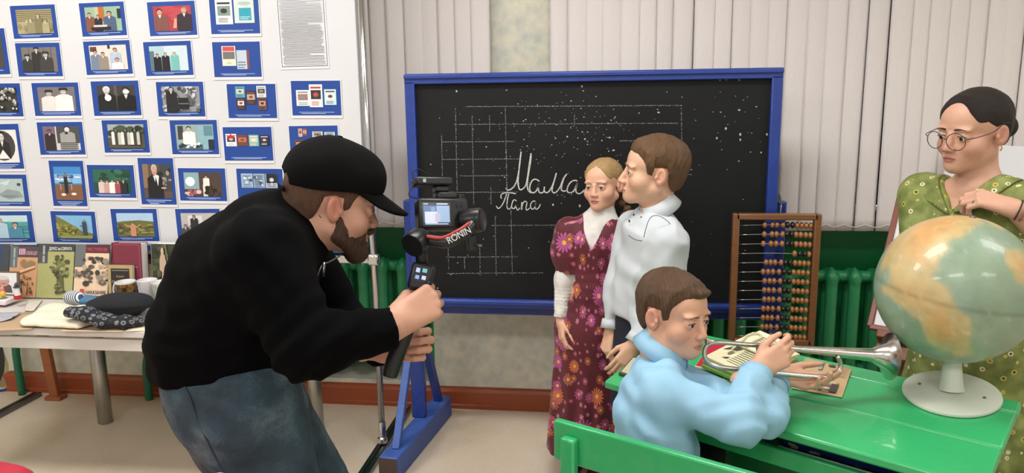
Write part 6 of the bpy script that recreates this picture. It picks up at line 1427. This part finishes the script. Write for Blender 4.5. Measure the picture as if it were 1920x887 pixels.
for i, py in enumerate((408, 443, 490, 540)):
    p = t3+FB*(.09+.006*i)+np.array([0, 0, .055-.075*i])-LAT*.01; MB().lathe([(.005, 0), (.005, .002), (0, .003)], p, FB, 10).build('shirt_button', M('navy_button', '#1d2433', .4), boy, True)
pk = bp(1190, 448, 2.535); MB().tube(spline([bp(1178, 441, 2.545), bp(1190, 449, 2.535), bp(1204, 452, 2.525)]), .0012, 6).build('pocket_edge', SEAM, boy, True)
bw = nb+FB*.062+[0, 0, -.018]; bo = MB()
for s_ in (-1, 1): bo.poly([bw, bw+LAT*.03*s_+[0, 0, .016], bw+LAT*.03*s_+[0, 0, -.016]], .006, FB)
bo.box(bw+FB*.004, (.009, .01, .012), cA.T); bo.build('bow_tie', M('navy_silk', '#1b2033', .4), boy)
NAVY = M('navy_wool', '#141a2a', .85, var=.15, bump=.2, bscale=200)
tr = Sh(); tr.econe(t1, hp, LAT, (.122, .09), (.13, .098), k=.03)
for a, s_ in ((A1, 1), (A2, -1)): tr.chain([hp+LAT*.06*s_, a+[0, 0, .36], a], [.088, .07, .06], k=.04)
tr.half((0, 0, .05), (0, 0, -1)); cloth('trousers', tr, *bb([t1, A1, A2, hp], .15), .009, NAVY, boy, .004, 9, (1, 1, .4))
for a in (A1, A2): shoe(boy, a, a+FB*.14, M('black_shoe', '#141414', .35), .05, .036)

# ------------------------------------------------------------------ seated boy with the horn
ho = W(1264, 588, 2.02); HA = axes(ho, 53, -6, 3); HS = .98; BA = axes(ho, 98); LAT, FB = BA[0], BA[1]
nb = W(1236, 664, 2.02); t3 = W(1230, 738, 2.01); t2 = W(1226, 785, 2.0); pv = W(1234, 850, 1.99)
sb = thing('person', (pv[0], pv[1], .42), 'boy in a light blue shirt seated at the green desk, holding a bugle', 'person')
sh2 = head_shape(dict(nose=.85, jaw=.9, eye_open=.004)); S = Sh().sub(sh2, ho, HA, HS, .16, k=.012)
S.cone(ho+np.array([0, -.025, -.05])@HA*HS, nb, .047, .05, k=.025).econe(nb+[0, 0, -.085], t3+[0, 0, -.03], LAT, (.065, .045), (.11, .065), k=.03).econe(t3, t2, LAT, (.125, .07), (.11, .075), k=.03).econe(t2, pv, LAT, (.11, .075), (.115, .085), k=.03)
rS, rE, rW = W(1240, 742, 1.90), W(1388, 792, 1.85), W(1418, 698, 1.95)
lE = on_desk(1436, 782, .06); lS, lW = t3-LAT*.12+[0, 0, .01], W(1453, 714, 2.06)
S.chain([rS, rE, rW], [.045, .034, .025], k=.02).chain([lS, lE, lW], [.042, .034, .025], k=.02)
DVn = unit(DV); kR = np.array([*(pv[:2]+LAT[:2]*.07+DVn[:2]*.29), .474]); kL = np.array([*(pv[:2]-LAT[:2]*.09+DVn[:2]*.30), .474])
fR, fL = np.array([*(kR[:2]+DVn[:2]*.02), .08]), np.array([*(kL[:2]+DVn[:2]*.02), .08]); pz = np.array([pv[0], pv[1], .535])
S.econe(pv, pz, LAT, (.115, .085), (.12, .09), k=.03); S.chain([pz+LAT*.06, kR, fR], [.07, .042, .036], k=.03).chain([pz-LAT*.06, kL, fL], [.07, .042, .036], k=.03)
r_, u_, t_ = vbasis(W(1450, 670, 1.92))
rO = W(1419, 694, 1.95); rA = hand_axes(r_*.75+u_*.55-t_*.12, t_*.85-u_*.15+r_*.1, True)
rH = hand_shape([(.55, .75, .4), (.8, 1.1, .6), (.95, 1.2, .7), (1.0, 1.2, .7)], [(.55, .85, -.25), (.1, .95, -.3), (-.05, .95, -.3)])
S.sub(rH, rO, rA, .86, .18, k=.006)
lO = W(1462, 702, 2.06); lA = hand_axes(r_*.95-u_*.12+t_*.1, -u_*.6-t_*.65, False)
lH = hand_shape([(.2, .35, .2), (.35, .5, .3), (.5, .6, .35), (.55, .7, .4)], [(.65, .75, .05), (.35, .9, -.1), (.2, .95, -.15)], .2)
S.sub(lH, lO, lA, .84, .18, k=.006)
finish_body(sb, S, [(*hbox(ho, HS), .0026), (*handbox(rO, rA, .9), .0026), (*handbox(lO, lA, .9), .0026)], bb([ho, pz, kR, kL, fR, fL, rE, lE, lW], .16), skin_col(ho, HA, HS, '#cf9f84', '#b0756a', dict(flush='#c48872')))
eyes(sb, ho, HA, HS, '#3a2c22', (.12, -.12)); brows(sb, sh2, ho, HA, HS, M('brow_mid', '#5a4330', .8), .002, rise=.002, z0=.019)
put_local('hair', hair_shape(SHORT, .005, .013, .0018, 100, lambda s: s.ell((-.012, .072, .076), (.03, .012, .010), k=.015)), (-.11, -.14, -.09), (.11, .125, .135), .003, ho, HA, HS, hair_mat('boy_dark_hair', '#332419', '#6b4f36'), sb)
MB().lathe([(.0013, 0), (.0009, .0008)], surf(sh2.f, ho, HA, HS, .036, -.035), HA[1], 8).build('mole', M('mole', '#5c3a2c', .6), sb)
SKY = M('light_blue_cotton', '#8db8d2', .72, var=.05, vscale=5, bump=.03, bscale=200)
to = Sh(); to.econe(nb+[0, 0, -.055], t3, LAT, (.085, .058), (.135, .082), k=.03).econe(t3, t2, LAT, (.135, .082), (.13, .092), k=.04).econe(t2, pv, LAT, (.13, .092), (.128, .094), k=.04).econe(pv, pz, LAT, (.128, .094), (.126, .096), k=.03)
to.half(np.array([0, 0, pv[2]-.055]), (0, 0, -1), k=.01)
s = Sh().fn(to.f, t2, .45, 0); s.chain([rS, rE, rW], [.060, .053, .037], k=.03).chain([lS, lE, lW], [.056, .048, .036], k=.03)
s.cyl(rW-unit(rW-rE)*.004, rW+unit(rW-rE)*.1, .055).cyl(lW-unit(lW-lE)*.004, lW+unit(lW-lE)*.1, .05)
cloth('shirt', s, *bb([nb, pz, rE, lE, lW, rS], .14), .0062, SKY, sb, .004, 10, (1, 1, .7), [(rE, (rW-rE)-(rE-rS)*.6, .045, .09, .004), (rS, (1, 0, .6), .06, .1, .005), (t2, (0.4, .2, 1), .07, .14, .005), (lE, lW-lE, .04, .07, .003), (pv, (.5, 0, 1), .05, .12, .006)], .014)
for a_, b_ in ((lE, lW), (rE, rW)): band('cuff', b_, cuff_axes(b_-a_, LAT), .0385, .0385, -.036, .0, SKY, sb, .0015, 0, .003)
cA = np.array([LAT, FB, [0, 0, 1.]]); nA = axes(ho, 80); nA = tilt_axes(nA[0], nA[1], .45); kc = (ho+np.array([0, -.025, -.05])@HA*HS)*.45+nb*.55+nA[1]*.012
band('collar_stand', kc, nA, .057, .058, -.022, .016, SKY, sb, -.002, .12, .004); band('collar_leaf', kc, nA, .079, .081, -.026, .018, SKY, sb, -.02, .16, .0035, dip=.012)
BTR = M('black_wool', '#0f1014', .85, var=.15); tr = Sh().econe(pv+[0, 0, -.03], pz, LAT, (.124, .094), (.135, .1), k=.03)
tr.chain([pz+LAT*.06, kR, fR], [.085, .052, .05], k=.03).chain([pz-LAT*.06, kL, fL], [.085, .052, .05], k=.03); tr.half((0, 0, pv[2]-.04), (0, 0, 1)).half((0, 0, .06), (0, 0, -1))
cloth('trousers', tr, *bb([pz, kR, kL, fR, fL, pv], .15), .01, BTR, sb, .004, 9)
for a in (fR, fL): shoe(sb, a, a+DVn*.13, MATS['black_shoe'], .05, .036)

# bugle
SILV = M('silver_plate', '#cfcac2', .2, 1.0, var=.12, vscale=12)
bug = thing('bugle', W(1500, 690, 2.0), 'silver bugle with a long loop and flared bell held by the seated boy', 'bugle')
def Bq(px, py, d=0): return W(px, py, 2.0+d)
lo_ = [Bq(1660, 668), Bq(1560, 660), Bq(1470, 652), Bq(1400, 646), Bq(1350, 642), Bq(1330, 645), Bq(1321, 657), Bq(1324, 674), Bq(1338, 685), Bq(1370, 691), Bq(1440, 698), Bq(1520, 706), Bq(1555, 706), Bq(1572, 697), Bq(1576, 682), Bq(1571, 668, -.01)]
MB().tube(spline(lo_[2:], 6), .0062, 12).build('tube_loop', SILV, bug, True)
p0, p1 = Bq(1470, 652), Bq(1662, 668); ax = unit(p1-p0); L = np.linalg.norm(p1-p0)
MB().lathe([(.0062, 0), (.0085, L*.2), (.012, L*.5), (.0165, L*.8), (.019, L*.9), (.024, L*.95), (.038, L*.985), (.060, L*1.03), (.0615, L*1.032), (.059, L*1.028), (.036, L*.98), (.017, L*.85), (.010, L*.6)], p0, ax, 32).build('bell', SILV, bug, 'auto')
MB().lathe([(.0195, L*.89), (.0215, L*.895), (.0215, L*.905), (.0195, L*.91)], p0, ax, 28).build('bell_ring', SILV, bug, True)
MB().tube([Bq(1350, 642), Bq(1338, 641)], [.0055, .005], 12).build('lead_pipe', SILV, bug, True)
MB().lathe([(.005, 0), (.006, .008), (.0115, .018), (.012, .02), (.009, .019), (.003, .010)], Bq(1338, 641), unit(Bq(1300, 638)-Bq(1338, 641)), 18).build('mouthpiece', SILV, bug, 'auto')
MB().bar(Bq(1420, 650), Bq(1424, 694), .006, .006).build('brace', SILV, bug)

# ------------------------------------------------------------------ girl in glasses behind the globe
QY = 2.36
def qp(px, py, y=QY): return ony(px, py, y)
ho = qp(1824, 246); HA = axes(ho, -38, -9, 2); HS = 1.02; BA = axes(ho, -24); LAT, FB = BA[0], BA[1]
gl = thing('person', (qp(1830, 600)[0], QY, 0), 'girl in round glasses and a green dress with a hand on the globe', 'person')
hh = head_shape(dict(nose=.85, jaw=.92, eye_open=.0052, face_w=.99)); S = Sh().sub(hh, ho, HA, HS, .17, k=.012)
nb = qp(1836, 345); ch = qp(1832, 420); ws = qp(1828, 540); hp = qp(1826, 640)
S.cone(ho+np.array([0, -.025, -.05])@HA*HS, nb, .046, .05, k=.03).econe(nb+[0, 0, -.035], ch, LAT, (.13, .06), (.135, .085), k=.04).econe(ch, ws, LAT, (.135, .085), (.11, .08), k=.03).econe(ws, hp, LAT, (.11, .08), (.14, .1), k=.03)
rS, rE, rW = nb+LAT*.155+[0, 0, -.05], qp(1728, 520, 2.36), qp(1790, 590, 2.28)
gt = gc+unit(np.array([.2, -.25, 1.0]))*GR
fing = W(1822, 388, 2.02)
lS, lE, lW = nb-LAT*.155+[0, 0, -.05], qp(1985, 470, 2.22), W(1902, 392, 2.06)
S.chain([rS, rE, rW], [.05, .036, .026], k=.02).chain([lS, lE, lW], [.05, .038, .025], k=.02)
A1 = np.array([*(hp+LAT*.08)[:2], .08]); A2 = np.array([*(hp-LAT*.08)[:2], .08])
for a, s_ in ((A1, 1), (A2, -1)): S.chain([hp+LAT*.07*s_, a+[0, 0, .4], a], [.08, .055, .04], k=.03)
r_, u_, t_ = vbasis(lW); lO = W(1900, 391, 2.06); lA = hand_axes(-r_*.93+u_*.28+t_*.1, u_*.75+t_*.6+r_*.2, False)
LHg = hand_shape([(.75, .9, .5), (.8, 1.0, .5), (.8, 1.05, .55), (.8, 1.05, .6)], [(.2, .8, -.55), (-.05, .9, -.55), (-.1, .8, -.6)], .1)
S.sub(LHg, lO, lA, .9, .19, k=.006)
rHa = hand_axes(rW-rE, FB, True); S.sub(relaxed, rW, rHa, .9, .18, k=.006)
finish_body(gl, S, [(ho-[.16, .16, .27], ho+[.16, .16, .16], .003), (*handbox(lO, lA, .95), .0026)], bb([ho, A1, A2, rE, lE, lW, rW], .17), skin_col(ho, HA, HS, '#cb9c84', '#a8665c', dict(flush='#c28672')))
eyes(gl, ho, HA, HS, '#2a1d16', (.0, -.18)); brows(gl, hh, ho, HA, HS, M('brow_black', '#2a1e18', .8), .0023)
DH = hair_mat('dark_brown_hair', '#100b09', '#2a1d17')
put_local('hair', hair_shape([(-.13, -.05), (-.05, -.045), (-.036, -.01), (-.025, .006), (-.005, .012), (.01, .022), (.03, .036), (.05, .055), (.075, .066), (.1, .07)], .007, .011, .001, 130, lambda s: s.ell((0, -.125, -.01), (.035, .03, .034), k=.015), .05, .086), (-.11, -.17, -.08), (.11, .115, .135), .003, ho, HA, HS, DH, gl, (0, -1, -.1))
# glasses
gs = thing('glasses', ho+(np.array([0, .1, 0])@HA)*HS, 'thin round metal glasses worn by the girl in green', 'glasses')
WIREG = M('dark_wire', '#3d3230', .3, .7); GLS = bpy.data.materials.new('lens_glass'); GLS.use_nodes = True; _b = GLS.node_tree.nodes['Principled BSDF']; _b.inputs['Transmission Weight'].default_value = 1; _b.inputs['Roughness'].default_value = 0; _b.inputs['IOR'].default_value = 1.02; _b.inputs['Base Color'].default_value = (1, 1, 1, 1)
def gpnt(x, y, z): return ho+(np.array([x, y, z])@HA)*HS
for x in (-1, 1):
    pts = [gpnt(x*.033+.0265*math.cos(a), .1085-.35*abs(x*.033+.0265*math.cos(a))*.35, -.007+.0235*math.sin(a)) for a in np.linspace(0, 2*PI, 33)]
    fr = MB().tube(pts, .0011, 6, cap=False).build('rim', WIREG, gs, True); MB().flat(pts[:-1]).build('lens', GLS, fr)
    hx = gpnt(x*.0605, .101, .002); MB().tube(spline([hx, gpnt(x*.076, .085, .004), gpnt(x*.084, .03, .010), gpnt(x*.088, -.004, .026), gpnt(x*.090, -.024, .026)]), .0012, 6).build('temple', WIREG, gs, True)
MB().tube(spline([gpnt(-.0075, .1085, -.002), gpnt(0, .1115, .002), gpnt(.0075, .1085, -.002)]), .0011, 6).build('bridge', WIREG, gs, True)
# dress
def green_dress():
    m = mat('green_print', '#7d8a3f', .8); N = NT(m); b = N.n['Principled BSDF']; co = N.obj(); n = N.noise(co, 24, 4); cur = N.ramp(n, [(.3, '#5c6630'), (.5, '#767f42'), (.7, '#8f9858')])
    v = N.node('ShaderNodeTexVoronoi'); v.inputs['Scale'].default_value = 32; v.inputs['Randomness'].default_value = .9; N.link(co, v.inputs['Vector']); d = N.math('ADD', v.outputs['Distance'], N.math('MULTIPLY', N.noise(co, 120, 1), .12)); cc = N.sep(v.outputs['Color'])
    cur = N.mix(N.math('LESS_THAN', d, .30), cur, N.mix(N.math('GREATER_THAN', cc[0], .5), '#d8d3a8', '#b9b14e')); cur = N.mix(N.math('LESS_THAN', d, .19), cur, N.mix(N.math('GREATER_THAN', cc[1], .6), '#3a3a22', '#a8622e'))
    N.link(cur, b.inputs['Base Color']); return m
GD = green_dress(); hem = np.array([*(hp[:2]), .28]); d_ = Sh()
d_.econe(nb+[0, 0, -.05], ch, LAT, (.145, .075), (.155, .105), k=.04).econe(ch, ws, LAT, (.155, .105), (.13, .1), k=.04).econe(ws, hp, LAT, (.13, .1), (.17, .13), k=.05).econe(hp, hem, LAT, (.17, .13), (.24, .2), k=.05).cone(rS, lS, .055, k=.03)
d_.half((0, 0, .3), (0, 0, -1))
d2 = Sh().fn(d_.f, ch, .9, 0); d2.chain([rS, rS+(rE-rS)*.75], [.068, .062], k=.03).chain([lS, lS+(lE-lS)*.75], [.068, .06], k=.03)
for a, b in ((rS, rE), (lS, lE)): d2.cyl(a+(b-a)*.76, a+(b-a)*1.1, .08)
nv = qp(1812, 388)
def vc(P):
    q = P-nv; x = q@LAT; z = q[:, 2]; y = q@FB; return np.maximum.reduce([np.abs(x-.01)-np.maximum(z, 0)*.75-.004, -z, -y-.05])
d2.fn(vc, nv+[0, 0, .06], .16, .004, '-')
cloth('dress', d2, *bb([nb, hem, rE, lS, hem+LAT*.15, hem-LAT*.15, hem+FB*.12], .13), .007, GD, gl, .005, 9, (1, 1, .4), [(hem, LAT, .09, .45, .012), (ch, (.5, 0, 1), .06, .1, .003), (ws, LAT, .05, .15, .004)])
for s_ in (-1, 1):
    def flap(P):
        q = P-nv; x = (q@LAT-.01)*s_; z = q[:, 2]; vl = np.maximum(z+.012, 0)*.75; w = .062
        return np.maximum.reduce([np.abs(d_.f(P, cull=1)-.005)-.0045, vl-x, (x-vl-w)*.8, (-z-.014+(x-vl)*.45)*.9])
    V, Q = nets(flap, *bb([nv, nb+LAT*.13*s_, nb], .06), .004); mesh_np('collar', V, Q, GD, gl)
for f_, m_ in ((.0, M('black_elastic', '#1c1718', .7)), (-.012, M('skin_tone_band', '#8d5c4a', .6))):
    band('wrist_band', lO-lA[1]*(.012-f_), np.array([lA[0], lA[2], lA[1]]), .0285, .0255, -.0015, .0015, m_, gl, 0, 0, .003)
MB().tube([lO+(np.array([-.010+.0115*math.cos(a), .104, .0115*math.sin(a)-.012])@lA)*.9 for a in np.linspace(0, 2*PI, 15)], .0012, 6, cap=False).build('ring', STEEL, gl, True)
for a in (A1, A2): shoe(gl, a, a+FB*.15, MATS['black_shoe'], .05, .036)
MB().tube(spline([gpnt(-.079, -.008, -.036), gpnt(-.082, -.006, -.042), gpnt(-.079, -.004, -.048)]), .0018, 6).build('earring', GOLD, gl, True)

# ------------------------------------------------------------------ children of the audience at the lower edge
def seated_child(head_px, D_, yaw, byaw, label, top_m, hair_m, skin, bow=None):
    o = W(*head_px, D_); A = axes(o, yaw, 0, 0); sc = .88; t = thing('person', (o[0], o[1], 0), label, 'person')
    h = head_shape(dict(nose=.8)); S = Sh().sub(h, o, A, sc, .15, k=.012); BA_ = axes(o, byaw); f = BA_[1]; l = BA_[0]; n = o+[0, 0, -.12]; c = o+[0, 0, -.26]; p = o+[0, 0, -.5]
    S.cone(o+[0, 0, -.05], n, .04, .042, k=.02).econe(n+[0, 0, -.03], c, l, (.1, .05), (.11, .07), k=.03).econe(c, p, l, (.11, .07), (.11, .08), k=.03)
    sR, eR, wR = n+l*.12+[0, 0, -.05], n+l*.15+[0, 0, -.24]+f*.03, n+l*.07+[0, 0, -.3]+f*.2; sL, eL, wL = n-l*.12+[0, 0, -.05], n-l*.15+[0, 0, -.24]+f*.03, n-l*.07+[0, 0, -.3]+f*.2
    S.chain([sR, eR, wR], [.036, .03, .022], k=.02).chain([sL, eL, wL], [.036, .03, .022], k=.02)
    for s_, w_ in ((1, wR), (-1, wL)): S.sub(relaxed, w_, hand_axes(f, (0, 0, 1), s_ > 0), .74, .16, k=.005)
    k1, k2 = p+f*.33+l*.08, p+f*.33-l*.08; fz = lambda k: np.array([k[0], k[1], .07])
    S.chain([p+l*.06, k1, fz(k1)], [.07, .045, .034], k=.03).chain([p-l*.06, k2, fz(k2)], [.07, .045, .034], k=.03)
    finish_body(t, S, [(*hbox(o, sc), .0034)], bb([o, k1, k2, fz(k1), wR, wL], .16), skin_col(o, A, sc, skin, '#b06a62', dict(flush=skin)))
    eyes(t, o, A, sc, '#3a2a20'); brows(t, h, o, A, sc, LASH, .002); put_local('hair', hair_shape(line, .006, .012), (-.1, -.13, -.07), (.1, .11, .13), .004, o, A, sc, hair_m, t)
    d = Sh().econe(n+[0, 0, -.035], c, l, (.115, .065), (.125, .085), k=.03).econe(c, p, l, (.125, .085), (.14, .11), k=.03).chain([sR, eR, wR], [.05, .042, .032], k=.03).chain([sL, eL, wL], [.05, .042, .032], k=.03).chain([p+l*.05, k1], [.1, .09], k=.05).chain([p-l*.05, k2], [.1, .09], k=.05)
    d.cyl(wR, wR+f*.1, .05).cyl(wL, wL+f*.1, .05).cone(n, o, .043, .05, k=.004, op='-'); cloth('dress', d, *bb([n, p, k1, k2, eR, eL], .13), .01, top_m, t, .004, 12)
    if bow is not None:
        b = Sh(); c = o+(np.array([0, -.02, .125])@A)*sc
        for s_ in (-1, 1): b.ell(c+l*.035*s_, (.032, .018, .022), k=.008)
        b.ell(c, .014, k=.006); b.post = lambda P, d: d+vnoise(P, 60)*.003; V, Q = nets(b.f, c-.09, c+.09, .005); mesh_np('hair_bow', V, Q, bow, t)
    for a in (fz(k1), fz(k2)): shoe(t, a, a+f*.1, MATS['black_shoe'], .04, .03)
    ch = thing('stool', (p[0], p[1], 0), 'small wooden stool under the child '+('in red' if bow is None else 'with the pink bow'), 'stool', 'stools of the audience'); z = p[2]-.12
    MB().box((p[0], p[1], z-.012), (.3, .3, .024)).build('seat', M('stool_wood', '#a8845a', .5, var=.2), ch, bevel=.006)
    for sx in (-1, 1):
        for sy in (-1, 1): MB().bar((p[0]+sx*.12, p[1]+sy*.12, 0), (p[0]+sx*.11, p[1]+sy*.11, z-.02), .026, .026).build('leg', MATS['stool_wood'], ch, bevel=.003)
seated_child((-150, 758), 1.30, 96, 142, 'child in a red dress sitting on a stool before the white table', M('red_cotton', '#b01f35', .75, var=.1), BR_H, '#d3a088')
seated_child((376, 1048), 1.12, 178, 178, 'child with a pink hair bow sitting behind the man in jeans', M('rose_cotton', '#c98a94', .75), BR_H, '#d3a088', M('pink_ribbon', '#e08a92', .6, var=.2, vscale=60))
